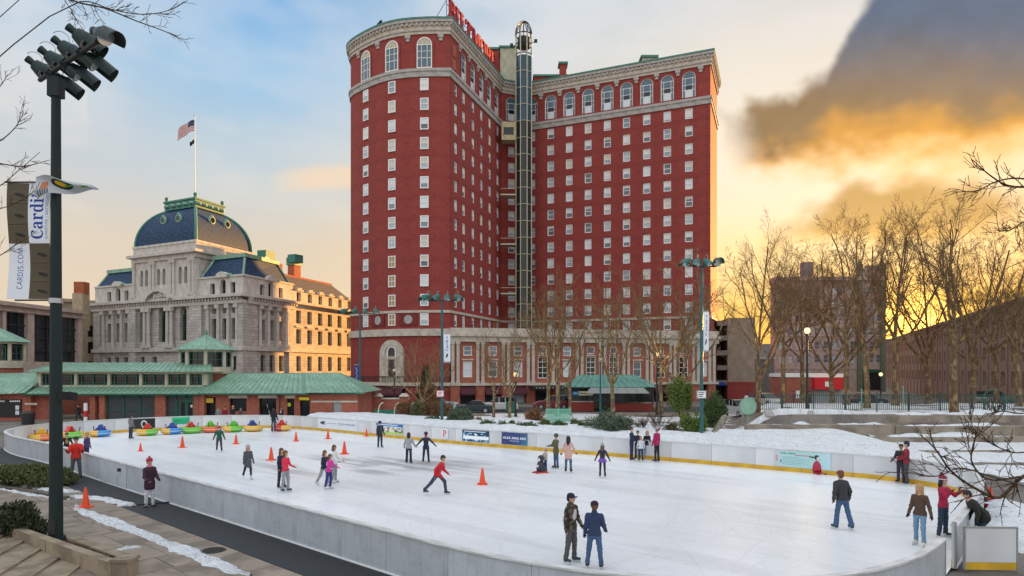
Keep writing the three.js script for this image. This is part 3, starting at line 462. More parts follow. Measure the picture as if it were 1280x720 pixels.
{ const t = thing('litter_bin', 'black litter bin outside the left end of the boards', 'bin', [(35 - 640) * 63 / FOC, 0, -63]); part('body', [cyl(0.5, 0.55, 0, 1.0, 0, 0, 14)], M.black, t); part('lid', [cyl(0.58, 0.4, 1.0, 1.2, 0, 0, 14)], M.dark, t); }
// ---------------------------------------------------------------- the tall red brick hotel
function fpart(name, fr, list, m, parent, uvs = 1) { const g = boxUV(merge(Array.isArray(list) ? list : [list]), uvs); g.applyMatrix4(fr.mtx); return part(name, g, m, parent); }
const paneMats = [M.blindB, M.blindB, mat([0.22, 0.28, 0.33], { roughness: 0.08 }), mat([0.3, 0.36, 0.42], { roughness: 0.08 }), M.blindC], shadeMats = [M.blindA, M.blindA, mat([0.78, 0.78, 0.76]), mat([0.66, 0.62, 0.54])];
const pickPane = () => paneMats[Math.floor(rnd() * paneMats.length)];
{
  setSeed(900);
  const hotel = thing('hotel', 'tall red brick hotel with arched top windows and glass lift shaft', 'building');
  const HB = -0.6;
  const curve = new THREE.CatmullRomCurve3([[-28.6, 122], [-28.07, 118.7], [-22.6, 113.1], [-18.76, 110.9], [-13.8, 110.0], [-10.1, 110.0]].map(([x, d]) => V(x, 0, -d)), false, 'centripetal');
  const cp = curve.getSpacedPoints(26).map((p) => [p.x, p.z]);
  const A = [-10.1, 110.0], Bc = [-2.09, 133.5], Cc = [2.6, 135.3], Dc = [35.3, 121], Ec = [40.5, 134.4];
  const outline = [[-20.5, -150], [-26.5, -130], ...cp, [Bc[0], -Bc[1]], [Cc[0], -Cc[1]], [Dc[0], -Dc[1]], [Ec[0], -Ec[1]], [8, -153]];
  const path = planNormals(outline, true, 1);
  const run = path.slice(0, path.length - 1);      // all faces but the far back
  const rows = Array.from({ length: 12 }, (_, i) => 16.2 - 0.97 + 3.17 * i);
  const WW = 1.4, WH = 1.95;
  const frLeft = frame(A, Bc, 0), frDiag = frame(Bc, Cc, 0), frRight = frame(Cc, Dc, 0), frEnd = frame(Dc, Ec, 0);
  // --- curved street front: brick skin, then window columns
  const curvePath = path.slice(0, 2 + cp.length);
  const curveWall = part('curved_wall', sweep(curvePath, -0.5, 0, HB, 60.5), M.brick, hotel);
  const curvePt = (px) => { for (let i = 0; i < cp.length - 1; i++) { const a = [cp[i][0], -cp[i][1]], b = [cp[i + 1][0], -cp[i + 1][1]], t = atPx(a, b, px); if (t >= 0 && t <= 1) { const x = lerp(a[0], b[0], t), d = lerp(a[1], b[1], t), q = lerp(0, 1, t); const k = 2 + i, nx = lerp(path[k][2], path[k + 1][2], q), nz = lerp(path[k][3], path[k + 1][3], q); return { x, z: -d, ry: Math.atan2(nx, nz) }; } } };
  for (const px of [457.7, 490.2, 530.6]) {
    const c = curvePt(px), fr = { put: (x, y, z = 0) => V(c.x + Math.cos(c.ry) * x + Math.sin(c.ry) * z, y, c.z - Math.sin(c.ry) * x + Math.cos(c.ry) * z), q: new THREE.Quaternion().setFromAxisAngle(V(0, 1, 0), c.ry) };
    for (const y of [...rows, 12.1]) addWindow(hotel, fr, 0, y, 0.09, WW, WH, M.white, px === 490.2 && y < 24 ? M.blindD : pickPane(), 1, px === 490.2 && y < 26 ? 1 : 0, 0.16, px === 490.2 && y < 24 ? null : shadeMats);
    const ar = placeOn(fr, part('arched_window', archGeo(2.5, 5.0, 0.16, 0, 0.16), M.white, hotel), 0, 53.7, 0);
    part('pane', archGeo(2.3, 4.9, 0, 0.01, 0.05), M.glassBlue, ar); part('mullion', once('am', () => boxUV(merge([box(-0.5, -0.42, 0.1, 3.7, 0.03, 0.11), box(0.42, 0.5, 0.1, 3.7, 0.03, 0.11), box(-1.15, 1.15, 1.6, 1.7, 0.03, 0.11), box(-1.15, 1.15, 2.7, 2.78, 0.03, 0.11), box(-1.15, 1.15, 3.72, 3.84, 0.03, 0.12)]))), M.white, ar);
    part('lunette', once('alun', () => { const s = new THREE.Shape(); s.absarc(0, 0, 1.08, 0, Math.PI); return boxUV(new THREE.ExtrudeGeometry(s, { depth: 0.04, bevelEnabled: false }).translate(0, 3.84, 0.06)); }), M.cream, ar);
    placeOn(fr, part('brick_arch', archGeo(3.1, 5.35, 0.29, -0.1, 0.10), M.brick, hotel), 0, 53.66, 0);
  }
  for (const px of [473, 510.5]) { const c = curvePt(px), ro = new THREE.Quaternion().setFromAxisAngle(V(0, 1, 0), c.ry); for (const [nm, mm, g] of [['medallion', M.limeGrey, once('med', () => { const t = new THREE.TorusGeometry(0.62, 0.13, 8, 20), k = new THREE.CylinderGeometry(0.55, 0.55, 0.2, 20); k.rotateX(Math.PI / 2); return boxUV(merge([t, k])); })], ['brick_panel', mat([0.24, 0.035, 0.04], { map: 'brick', m: 3 }), once('bp', () => boxUV(merge([box(-1.5, 1.5, -1, 1, 0.02, 0.05)])))]]) { const m = part(nm, g, mm, hotel); m.quaternion.copy(ro); m.position.set(c.x + Math.sin(c.ry) * 0.10, 13.05, c.z + Math.cos(c.ry) * 0.10); } }
  // --- flat faces with real window openings
  const colPx = (F, T, list) => list.map((px) => atPx(F, T, px));
  function flat(nm, fr, F, T, cols, arches, opt = {}) {
    const xs = colPx(F, T, cols).map((t) => t * fr.len), xa = colPx(F, T, arches).map((t) => t * fr.len);
    const holes = []; const list = [...rows, 12.1];
    for (const x of xs) for (const y of list) holes.push(holeRect(x, y, WW, WH));
    for (const x of xa) holes.push(holeArch(x, 53.7, 2.4, 5.0));
    const w = part(nm, wallWithHoles(fr.len, HB, 60.5, holes), M.brick, hotel); w.geometry = w.geometry.clone().applyMatrix4(fr.mtx);
    for (const x of xs) for (const y of list) addWindow(hotel, fr, x, y, -0.22, WW, WH, M.white, pickPane(), 1, opt.mull || 0, 0.17, shadeMats);
    for (const x of xa) {
      const ar = placeOn(fr, part('arched_window', archGeo(2.4, 5.0, 0.15, 0, 0.12), M.white, hotel), x, 53.7, -0.22);
      part('pane', archGeo(2.36, 4.95, 0, 0.01, 0.05), M.glassBlue, ar); part('mullion', once('am2', () => boxUV(merge([box(-0.7, -0.62, 0.1, 3.9, 0.03, 0.09), box(0.62, 0.7, 0.1, 3.9, 0.03, 0.09), box(-1.1, 1.1, 1.62, 1.7, 0.03, 0.09), box(-1.1, 1.1, 2.5, 2.58, 0.03, 0.09), box(-1.1, 1.1, 3.7, 3.8, 0.03, 0.09)]))), M.white, ar);
      part('lower_sash', once('ls', () => boxUV(box(-0.6, 0.6, 0.12, 1.6, 0.05, 0.08))), M.blindA, ar); part('dark_sash', once('ds', () => boxUV(box(-0.6, 0.6, 1.72, 2.48, 0.05, 0.08))), M.glassDark, ar);
      placeOn(fr, part('brick_arch', archGeo(3.0, 5.3, 0.29, -0.02, 0.10), M.brick, hotel), x, 53.66, 0);
    }
    return w;
  }
  flat('court_wall', frLeft, A, Bc, [570, 580, 591.6, 602, 612.4, 622.2], [579.7, 591, 601.6, 611.4, 620.6]);
  for (const [y0, y1] of [[54.2, 55.9], [56.3, 58.2]]) fpart('brick_panel', frLeft, [box(1.2, 2.5, y0, y1, 0, 0.08)], M.brickWarm, hotel);
  flat('corner_wall', frDiag, Bc, Cc, [639.5], [639.5]);
  flat('street_wall', frRight, Cc, Dc, [665, 688.3, 711.4, 735, 759, 783, 808.3, 834, 861], [665, 688.3, 711.4, 735, 759, 783, 808.3, 834, 861]);
  fpart('end_wall', frEnd, [box(0, frEnd.len, HB, 60.5, -0.5, 0)], M.brick, hotel);
  part('back_wall', sweep(planNormals([[Ec[0], -Ec[1]], [8, -153], [-20.5, -150]], false, 1), -0.5, 0, HB, 60.5), M.brick, hotel);
  // quoin-like brick bands at the corners (raised strips every other course)
  { const L = []; for (let y = 15; y < 52; y += 0.62) { L.push(onFrame(frLeft, [box(0.02, 0.5, y, y + 0.4, 0, 0.05)])); } part('quoin', boxUV(merge(L)), M.brick, hotel); const R = []; for (let y = 15; y < 52; y += 0.62) R.push(onFrame(frRight, [box(frRight.len - 0.7, frRight.len, y, y + 0.4, 0, 0.05)])); part('quoin', boxUV(merge(R)), M.brick, hotel); }
  // --- stone courses and cornice swept round the building
  part('belt_course', sweep(run, 0, 0.35, 10.4, 11.55), M.lime, hotel); part('belt_course', sweep(run, 0, 0.18, 14.15, 14.55), M.lime, hotel);
  part('belt_course', sweep(run, 0, 0.22, 52.3, 53.15), M.limeGrey, hotel); part('belt_course', sweep(run, 0, 0.38, 53.15, 53.62), M.limeGrey, hotel);
  part('frieze', sweep(run, 0, 0.25, 59.15, 60.4), M.lime, hotel); part('frieze', sweep(run, 0, 0.42, 59.6, 59.8), M.limeGrey, hotel);
  part('cornice', sweep(run, -0.4, 0.72, 60.95, 61.4), M.limeGrey, hotel); part('cornice', sweep(run, -0.4, 0.42, 60.4, 60.95), M.lime, hotel); part('gutter', sweep(run, -0.6, 0.80, 61.4, 61.68), M.copperDark, hotel);
  { const L = []; let acc = 0; for (let i = 0; i < run.length - 1; i++) { const a = run[i], b = run[i + 1], len = Math.hypot(b[0] - a[0], b[1] - a[1]); let s = 0.4 - acc % 0.8; const ry = Math.atan2(-(b[1] - a[1]), b[0] - a[0]); for (; s < len; s += 0.8) { const t = s / len, x = lerp(a[0], b[0], t), z = lerp(a[1], b[1], t); const g = box(-0.16, 0.16, 60.45, 60.9, 0.3, 0.64); g.rotateY(ry); g.translate(x, 0, z); L.push(g); } acc += len; } const m = part('dentils', boxUV(merge(L)), M.limeGrey, hotel); m.userData.kind = 'stuff'; }
  // brackets between the arches
  { const L = []; for (const [fr, F, T, list] of [[frLeft, A, Bc, [574, 585.5, 596.5, 606.5, 616]], [frRight, Cc, Dc, [676.5, 700, 723, 747, 771, 795.5, 821, 847.5, 876]]]) for (const px of list) { const x = atPx(F, T, px) * fr.len; placeOn(fr, part('bracket', once('brk', () => boxUV(merge([box(-0.45, 0.45, 0, 0.55, 0, 0.32), box(-0.3, 0.3, -0.5, 0, 0, 0.2)]))), M.limeGrey, hotel), x, 58.6, 0.02); } for (const px of [449, 473, 510, 551]) { const c = curvePt(px), m = part('bracket', once('brk', () => 0), M.limeGrey, hotel); m.rotation.y = c.ry; m.position.set(c.x, 58.6, c.z); } }
  // roof deck and penthouses
  part('roof', boxUV(polyPrism(outline.map(([x, z]) => [x, z]).reverse(), 60.2, 60.9)), mat([0.12, 0.12, 0.12]), hotel);
  const block = (nm, px0, px1, ytop, d, m, dep = 6, yb = 60.9) => { const a = at(px0, ytop, d), b = at(px1, ytop, d); part(nm, [box(a.x, b.x, yb, a.y, -d - dep, -d)], m, hotel); part('coping', [box(a.x - 0.3, b.x + 0.3, a.y, a.y + 0.4, -d - dep - 0.3, -d + 0.3)], M.copperDark, hotel); };
  block('penthouse', 609, 628, 62, 139, M.brick, 9); block('lift_house', 625.5, 645, 60, 136, mat([0.55, 0.56, 0.44], { map: 'mottle', m: 3 }), 8, 56.5); block('penthouse', 668, 708, 96, 137.5, M.brick, 7, 59); block('chimney', 700, 708, 80, 136, M.brick, 2, 59); block('chimney', 803, 821, 72, 128.5, M.limeGrey, 2, 59);
  part('beam', [rod(at(470, 34, 113.5), at(477, 26, 112.5), 0.22, 0.22, 5), rod(at(470, 38, 113.5), at(470, 33, 113.5), 0.12)], M.dark, hotel);
  // --- roof sign
  const font = await new FontLoader().loadAsync('fonts/droid/droid_serif_bold.typeface.json');
  const sign = thing('roof_sign', 'red letters reading BILTMORE standing along the hotel roof edge', 'sign'); const sm = mat([0.34, 0.006, 0.02], { roughness: 0.5 });
  const letters = 'BILTMORE'.split(''); let sx = 0.3; const step = [2.75, 1.9, 2.6, 2.8, 3.6, 2.9, 2.8, 2.6];
  letters.forEach((c, i) => { const g = new TextGeometry(c, { font, size: 3.1, depth: 0.35, curveSegments: 4, bevelEnabled: false }); placeOn(frLeft, part('letter', boxUV(g), sm, sign), sx, 62.35, -0.55); sx += step[i]; });
  const fl = []; for (let x = 0.4; x < 22; x += 2.4) { fl.push(onFrame(frLeft, [rod(V(x, 61.7, -0.7), V(x, 65.3, -0.7), 0.05, 0.05, 5), rod(V(x, 65.1, -0.7), V(x, 61.7, -3.2), 0.05, 0.05, 5)])); } fl.push(onFrame(frLeft, [rod(V(0.2, 62.3, -0.62), V(22, 62.3, -0.62), 0.06, 0.06, 5), rod(V(0.2, 64.4, -0.64), V(22, 64.4, -0.64), 0.05, 0.05, 5)])); part('sign_frame', boxUV(merge(fl)), M.black, sign);
  // --- glass lift shaft in the corner
  const c0 = at(654.5, 400, 130.5), sh = thing('lift_shaft', 'glass lift shaft with pale metal frame and cage dome between the hotel wings', 'lift shaft', [c0.x, 0, c0.z]);
  const R = 1.6, top = 69.0, k8 = Array.from({ length: 8 }, (_, i) => i * Math.PI / 4 + Math.PI / 8);
  for (const a of k8) part('post', [cyl(0.13, 0.13, 10.9, top, Math.sin(a) * R, Math.cos(a) * R, 6)], M.gold, sh);
  const pg = new THREE.CylinderGeometry(R - 0.08, R - 0.08, 1, 8, 1, true, Math.PI / 8); for (let i = 0; i < 17; i++) { const y0 = 11 + i * 3.17, m = part('glass_panel', boxUV(pg.clone().scale(1, 3.0, 1).translate(0, y0 + 1.55, 0)), [M.glassBlue, M.glassDark, mat([0.02, 0.07, 0.12], { roughness: 0.05 })][i > 12 ? 2 : 1], sh); const t = new THREE.TorusGeometry(R, 0.09, 5, 8); t.rotateX(Math.PI / 2); t.rotateY(Math.PI / 8); t.translate(0, y0, 0); part('ring', boxUV(t), M.gold, sh); }
  for (const y of [65.1, 67.1, top]) { const t = new THREE.TorusGeometry(R, 0.12, 5, 16); t.rotateX(Math.PI / 2); t.translate(0, y, 0); part('ring', boxUV(t), M.black, sh); }
  part('machine_drum', [cyl(1.2, 1.2, 66.6, 68.5, 0, 0, 12)], M.dark, sh);
  for (let i = 0; i < 12; i++) { const a = i * Math.PI / 6, pts = []; for (let k = 0; k <= 8; k++) { const q = k / 8 * Math.PI / 2; pts.push(V(Math.sin(a) * R * Math.cos(q), top + 2.7 * Math.sin(q), Math.cos(a) * R * Math.cos(q))); } part('dome_rib', boxUV(tube(pts, 0.09, 5)), M.black, sh); }
  part('spotlight', [box(-2.6, -2.0, 66.6, 67.1, 0.4, 0.9), box(2.0, 2.6, 67.4, 67.9, 0.4, 0.9), rod(V(-2.2, 66.8, 0.6), V(-1.4, 66.5, 0.6), 0.06), rod(V(2.2, 67.6, 0.6), V(1.4, 67.2, 0.6), 0.06)], M.dark, sh);
  part('lift_car', [box(-0.9, 0.9, 44.2, 46.6, -0.9, 0.9)], M.gold, sh);
  // bridges that join the shaft to the corridor, and a top cabin
  for (const [y, h] of [[47.2, 0], [38, 0.12], [28.6, 0.12], [19.2, 0.12]]) { if (y > 40) { part('landing', [box(-4.2, -1.5, 48.6, 52.0, -1.2, 1.2)], mat([0.62, 0.56, 0.34], { map: 'mottle', m: 2 }), hotel).position.set(c0.x, 0, c0.z); part('landing_window', [box(-3.8, -1.9, 49.6, 51.0, 1.2, 1.26)], M.glassDark, hotel).position.set(c0.x, 0, c0.z); } else part('landing', [box(-4.4, -1.5, y, y + 0.25, -1.5, 1.5), box(-4.4, -1.6, y + 1.2, y + 1.28, 1.42, 1.5)], M.gold, hotel).position.set(c0.x, 0, c0.z); }
  // --- podium across the court, with paired pilasters
  const pod = thing('hotel_podium', 'stone and brick colonnaded podium with shops at the foot of the hotel', 'building');
  const Pa = [-9.6, 109.5], Pb = [36.1, 120.2], fp = frame(Pa, Pb, 0), LL = fp.len;
  const pairs = [569, 600, 632, 663, 694, 724, 753, 782, 811, 840, 869, 889].map((px) => atPx(Pa, Pb, px) * LL);
  const bay = (i) => (pairs[i] + pairs[i + 1]) / 2, holes = [];
  for (let i = 0; i < pairs.length - 1; i++) { if (i < 3 || i % 3 === 1) holes.push(holeRect(bay(i), 7.2, 1.4, 1.6), holeRect(bay(i), 3.7, 1.5, 2.6)); else holes.push(holeRect(bay(i), 3.5, 1.7, 3.6), holeRect(bay(i), 7.6, 1.4, 1.2)); }
  fpart('wall', fp, [wallWithHoles(LL, 2.6, 10.4, holes)], M.brickWarm, pod);
  for (let i = 0; i < pairs.length - 1; i++) { const x = bay(i); if (i < 3 || i % 3 === 1) { addWindow(pod, fp, x, 7.2, -0.15, 1.4, 1.6, M.white, pickPane(), 1, 0, 0.15); addWindow(pod, fp, x, 3.7, -0.15, 1.5, 2.6, M.white, i % 2 ? M.blindC : M.blindA, 1, 0, 0.13); } else { addWindow(pod, fp, x, 3.5, -0.15, 1.7, 3.6, M.white, M.glassDark, 3, 1, 0.12); addWindow(pod, fp, x, 7.6, -0.15, 1.4, 1.2, M.white, M.blindC, 0, 0, 0.12); } placeOn(fp, part('lintel', once('lint', () => boxUV(merge([box(-0.95, 0.95, 0, 0.22, 0, 0.16)]))), M.lime, pod), x, i < 3 || i % 3 === 1 ? 6.45 : 7.2, 0.0); }
  for (const x of pairs) for (const o of [-0.42, 0.42]) placeOn(fp, part('pilaster', once('pil', () => boxUV(merge([box(-0.24, 0.24, 3.1, 9.0, 0, 0.35), box(-0.32, 0.32, 2.75, 3.1, 0, 0.42), box(-0.34, 0.34, 9.0, 9.45, 0, 0.45)]))), M.lime, pod), x + o, 0, 0.0);
  fpart('entablature', fp, [box(-0.3, LL + 0.3, 9.45, 10.3, -0.3, 0.42), box(-0.5, LL + 0.5, 10.3, 10.75, -0.3, 0.75), box(-0.3, LL + 0.3, 10.75, 11.7, -0.6, 0.2)], M.lime, pod);
  { const g = []; for (let i = 0; i < 70; i++) { const x = (i + 0.5) / 70 * LL, h = rr(0.4, 1.0); g.push(ball(rr(0.3, 0.55), x, 11.8 + h * 0.2, -0.3 + rr(-0.3, 0.2), 1, h, 1, 5)); } }
  fpart('stone_band', fp, [box(-0.2, LL + 0.2, 2.35, 2.75, -0.2, 0.5)], M.lime, pod);
  fpart('podium_roof', fp, [box(0, LL, 10.6, 10.9, -24, -0.6)], mat([0.14, 0.13, 0.13]), pod);
  for (const x of pairs) placeOn(fp, part('pier', once('pier', () => boxUV(merge([box(-0.75, 0.75, -0.6, 2.35, -0.4, 0.3)]))), M.brickWarm, pod), x, 0, 0);
  for (let i = 0; i < pairs.length - 1; i++) {
    const x = bay(i), w = (pairs[i + 1] - pairs[i]) / 2 - 0.78;
    fpart('shop_window', fp, [box(x - w, x + w, -0.6, 2.35, -0.9, -0.8)], i === 2 || i === 4 ? M.blindB : M.glassDark, pod);
    if (i < 3 || i === 6 || i === 8) { const g = new THREE.BufferGeometry().copy(face(V(x - w, 2.3, 0.1), V(x - w, 1.1, 1.1), V(x + w, 1.1, 1.1), V(x + w, 2.3, 0.1))); fpart('awning', fp, [g, box(x - w, x + w, 0.85, 1.1, 1.08, 1.12)], M.awning, pod); }
  }
  // dark entrance canopy
  { const x0 = atPx(Pa, Pb, 660) * LL, x1 = atPx(Pa, Pb, 742) * LL; fpart('entrance_canopy', fp, [box(x0, x1, 1.75, 2.3, 0.35, 3.6)], M.black, pod); const L = []; for (let x = x0 + 0.4; x < x1; x += 0.55) L.push(box(x, x + 0.18, 1.95, 2.1, 3.6, 3.66)); fpart('canopy_trim', fp, L, M.lime, pod); }
  // --- base of the curved front: tall arched window with stone surround, balcony and awning
  const ac = curvePt(490), fr = { put: (x, y, z = 0) => V(ac.x + Math.cos(ac.ry) * x + Math.sin(ac.ry) * z, y, ac.z - Math.sin(ac.ry) * x + Math.cos(ac.ry) * z), q: new THREE.Quaternion().setFromAxisAngle(V(0, 1, 0), ac.ry) };
  placeOn(fr, part('stone_arch', archGeo(4.5, 6.9, 0.95, -0.2, 0.28), M.lime, hotel), 0, 2.9, 0);
  placeOn(fr, part('arched_window', boxUV(merge([box(-1.35, -0.62, 2.9, 7.0, 0.02, 0.24), box(0.62, 1.35, 2.9, 7.0, 0.02, 0.24), box(-1.3, 1.3, 6.6, 7.1, 0.02, 0.3)])), M.lime, hotel), 0, 0, 0);
  placeOn(fr, part('pane', archGeo(1.3, 5.6, 0, 0.05, 0.12), M.glassDark, hotel), 0, 2.9, 0); placeOn(fr, part('stone_arch', archGeo(1.75, 5.9, 0.2, 0.05, 0.2), M.white, hotel), 0, 2.9, 0); placeOn(fr, part('infill', archGeo(2.7, 6.0, 0, 0, 0.05), M.lime, hotel), 0, 2.9, 0);
  const low = path.slice(3, 2 + cp.length);
  part('stone_band', sweep(low, 0, 0.6, 2.3, 2.85), M.lime, hotel);
  part('balcony_rail', sweep(low, 0.42, 0.5, 3.75, 3.85), M.black, hotel);
  { const L = []; low.forEach((p, i) => { if (i < low.length - 1) for (let k = 0; k < 3; k++) { const t = k / 3, q = low[i + 1], x = lerp(p[0] + p[2] * 0.46, q[0] + q[2] * 0.46, t), z = lerp(p[1] + p[3] * 0.46, q[1] + q[3] * 0.46, t); L.push(box(x - 0.03, x + 0.03, 2.85, 3.75, z - 0.03, z + 0.03)); } }); part('balusters', boxUV(merge(L)), M.black, hotel).userData.kind = 'stuff'; }
  placeOn(fr, part('shop_window', once('sw', () => boxUV(merge([box(-2.2, 2.2, -0.6, 2.2, 0.02, 0.1)]))), M.glassDark, hotel), 0.3, 0, 0);
  { const g = face(V(-2.2, 2.25, 0.1), V(-2.2, 1.0, 1.3), V(2.2, 1.0, 1.3), V(2.2, 2.25, 0.1)); placeOn(fr, part('awning', boxUV(merge([g, box(-2.2, 2.2, 0.7, 1.0, 1.28, 1.32)])), M.awning, hotel), 0.3, 0, 0); }
}
// ---------------------------------------------------------------- the domed city hall
const CB = -0.6;
{
  setSeed(41);
  const hall = thing('city_hall', 'grey granite city hall with mansard roofs and a slate dome', 'building');
  const Lc = [-79.7, 130], K = [-44.3, 112], Rr = [-34.07, 144.8];
  const fF = frame(Lc, K), fS = frame(K, Rr), LF = fF.len, LS = fS.len;
  const xF = (px) => atPx(Lc, K, px) * LF, xS = (px) => atPx(K, Rr, px) * LS;
  const archHole = [], F = [], S = [];
  // front windows
  const big = [126, 140, 152].map((p) => xF(p + 10 - 4)), wL = [137, 147.5, 158].map(xF), wR = [267.5, 280.5, 292.5].map(xF), wC = [178, 229].map(xF), xc = xF(203);
  const low = [136, 146, 157, 178, 193, 229, 267, 280, 292].map(xF), att = [136.5, 147.5, 158, 265.5, 278.5, 291].map(xF);
  const hF = [];
  for (const x of [...wL, ...wR]) { hF.push(holeRect(x, 10.0, 1.15, 3.5)); const c = new THREE.Path(); c.absarc(x, 14.9, 0.62, 0, Math.PI * 2, true); hF.push(c); }
  for (const x of wC) hF.push(holeArch(x, 10.0, 1.7, 5.9)); hF.push(holeArch(xc, 9.8, 2.0, 6.2));
  for (const x of low) hF.push(holeRect(x, 4.9, 1.25, 2.3));
  fpart('front_wall', fF, [wallWithHoles(LF, CB, 16.3, hF, 0.9)], M.granite, hall);
  const dk = []; for (const x of [...wL, ...wR]) { placeOn(fF, part('window', windowGeo(1.15, 3.5, 1, 0, 0.08), M.greenPaint, hall), x, 10.0, -0.6); }
  fpart('glazing', fF, [box(0.5, LF - 0.5, 4.5, 16.1, -1.0, -0.92)], M.glassDark, hall);
  for (const x of low) placeOn(fF, part('window', windowGeo(1.25, 2.3, 1, 1, 0.07), M.greenPaint, hall), x, 4.9, -0.6);
  for (const x of [...wC, xc]) placeOn(fF, part('window', windowGeo(1.6, 4.6, 1, 1, 0.09), M.greenPaint, hall), x, 10.0, -0.6);
  // flank
  const pv = [317.5, 335.5, 353].map((p) => xS(p)), wg = [373.3, 387, 400.2, 412.5, 424.4, 436].map(xS);
  const hS = [];
  const pv3 = [329, 340.3, 351.8].map(xS);
  for (const x of pv3) { hS.push(holeRect(x, 10.0, 1.1, 3.5)); const c = new THREE.Path(); c.absarc(x, 14.9, 0.6, 0, Math.PI * 2, true); hS.push(c); }
  for (const x of wg) hS.push(holeRect(x, 9.7, 1.5, 2.7), holeRect(x, 13.5, 1.5, 2.4));
  for (const x of [...pv3, ...wg]) hS.push(holeRect(x, 4.6, 1.4, 2.8));
  fpart('flank_wall', fS, [wallWithHoles(LS, CB, 16.3, hS, 0.9)], M.granite, hall);
  fpart('glazing', fS, [box(0.5, LS - 0.5, 4.2, 16.1, -1.0, -0.92)], M.glassDark, hall);
  for (const x of wg) { placeOn(fS, part('window', windowGeo(1.5, 2.7, 1, 1, 0.08), M.greenPaint, hall), x, 9.7, -0.6); placeOn(fS, part('window', windowGeo(1.5, 2.4, 1, 1, 0.08), M.greenPaint, hall), x, 13.5, -0.6); placeOn(fS, part('sill', once('sil', () => boxUV(merge([box(-1, 1, 0, 0.35, 0, 0.25)]))), M.graniteSmooth, hall), x, 12.7, 0); }
  for (const x of [...pv3, ...wg]) placeOn(fS, part('window', windowGeo(1.4, 2.8, 1, 1, 0.08), M.greenPaint, hall), x, 4.6, -0.6);
  part('rear_wall', sweep(planNormals([[Rr[0], -Rr[1]], [-68, -162], [Lc[0], -Lc[1]]], false, 1), -0.9, 0, CB, 20), M.granite, hall);
  // engaged columns
  const col = once('hcol', () => boxUV(merge([cyl(0.33, 0.28, 9.3, 15.2, 0, 0.2, 10), box(-0.42, 0.42, 8.75, 9.3, 0, 0.65), box(-0.45, 0.45, 15.2, 15.9, 0, 0.65)])));
  for (const px of [130.5, 142.3, 152.8, 163, 261, 274, 286.5, 297.5, 184.5, 189.5, 213, 218]) placeOn(fF, part('column', col, M.graniteSmooth, hall), xF(px), 0, px > 170 && px < 250 ? 0.4 : 0);
  for (const px of [324, 334.6, 346, 357.5]) placeOn(fS, part('column', col, M.graniteSmooth, hall), xS(px), 0, 0);
  // corner piers
  const pier = (fr, x0, x1, z = 0.35) => fpart('pier', fr, [box(x0, x1, CB, 16.3, 0, z)], M.granite, hall);
  pier(fF, 0, xF(127)); pier(fF, xF(165), xF(173), 0.6); pier(fF, xF(240), xF(255), 0.6); pier(fF, xF(299.5), LF + 0.3); pier(fS, 0, xS(320)); pier(fS, xS(359.5), xS(365));
  // courses, dentilled cornice, attic
  fpart('base_course', fF, [box(-0.2, LF + 0.5, 8.1, 8.75, 0, 0.7)], M.graniteSmooth, hall); fpart('base_course', fS, [box(0.2, LS, 8.1, 8.75, 0, 0.6)], M.graniteSmooth, hall);
  fpart('entablature', fF, [box(-0.3, LF + 0.5, 15.9, 16.5, -0.2, 0.72)], M.graniteSmooth, hall); fpart('entablature', fS, [box(0.5, xS(365), 15.9, 16.5, -0.2, 0.72)], M.graniteSmooth, hall);
  fpart('cornice', fF, [box(-0.8, LF + 1.2, 16.95, 17.4, -0.5, 1.4)], M.graniteSmooth, hall); fpart('cornice', fS, [box(1.2, LS, 16.95, 17.4, -0.5, 1.35)], M.graniteSmooth, hall);
  for (const [fr, L, e] of [[fF, LF, 0], [fS, xS(365), 1]]) { const g = []; for (let x = 0.2 + e; x < L; x += 0.75) g.push(box(x, x + 0.36, 16.5, 16.95, 0.1, 1.0)); fpart('dentils', fr, g, M.graniteSmooth, hall).userData.kind = 'stuff'; }
  const attH = []; for (const x of att) attH.push(Math.abs(x - xF(147.5)) < 0.3 || Math.abs(x - xF(278.5)) < 0.3 ? holeArch(x, 17.7, 1.35, 2.4) : holeRect(x, 17.7, 1.15, 1.8));
  for (const [a, b] of [[0, xF(170)], [xF(248), LF]]) { fpart('attic', fF, [wallWithHoles(b, 17.4, 20.4, attH.filter((h) => { const p = h.getPoint(0); return p.x > a && p.x < b; }), 0.6, a)], M.graniteSmooth, hall); fpart('attic_glazing', fF, [box(a + 0.3, b - 0.3, 17.5, 20.2, -0.7, -0.62)], M.glassDark, hall); fpart('attic_cap', fF, [box(a, b + 0.3, 20.4, 20.7, -0.6, 0.2)], M.graniteSmooth, hall); }
  const hA = [328, 338.5, 351].map((p) => xS(p + 0)).map((x, i) => (i === 1 ? holeArch(x, 17.7, 1.3, 2.5) : holeRect(x, 17.7, 1.15, 1.8)));
  fpart('attic', fS, [wallWithHoles(xS(366), 17.4, 20.4, hA, 0.6)], M.graniteSmooth, hall); fpart('attic_glazing', fS, [box(0.4, xS(364), 17.5, 20.2, -0.7, -0.62)], M.glassDark, hall); fpart('attic_cap', fS, [box(-0.2, xS(367), 20.4, 20.7, -0.6, 0.2)], M.graniteSmooth, hall);
  const wgA = [373.5, 387.5, 400.5, 413, 425, 436.5].map(xS);
  fpart('attic', fS, [wallWithHoles(LS, 17.4, 19.6, wgA.map((x) => holeRect(x, 17.6, 1.3, 1.7)), 0.6, xS(366))], M.graniteSmooth, hall); fpart('attic_glazing', fS, [box(xS(367), LS, 17.5, 19.4, -0.7, -0.62)], M.glassDark, hall);
  for (const x of wgA) placeOn(fS, part('dormer_hood', once('dh', () => boxUV(merge([box(-1.0, 1.0, 0, 0.25, -0.3, 0.45), box(-0.6, 0.6, 0.25, 0.6, -0.3, 0.3)]))), M.graniteSmooth, hall), x, 19.5, 0);
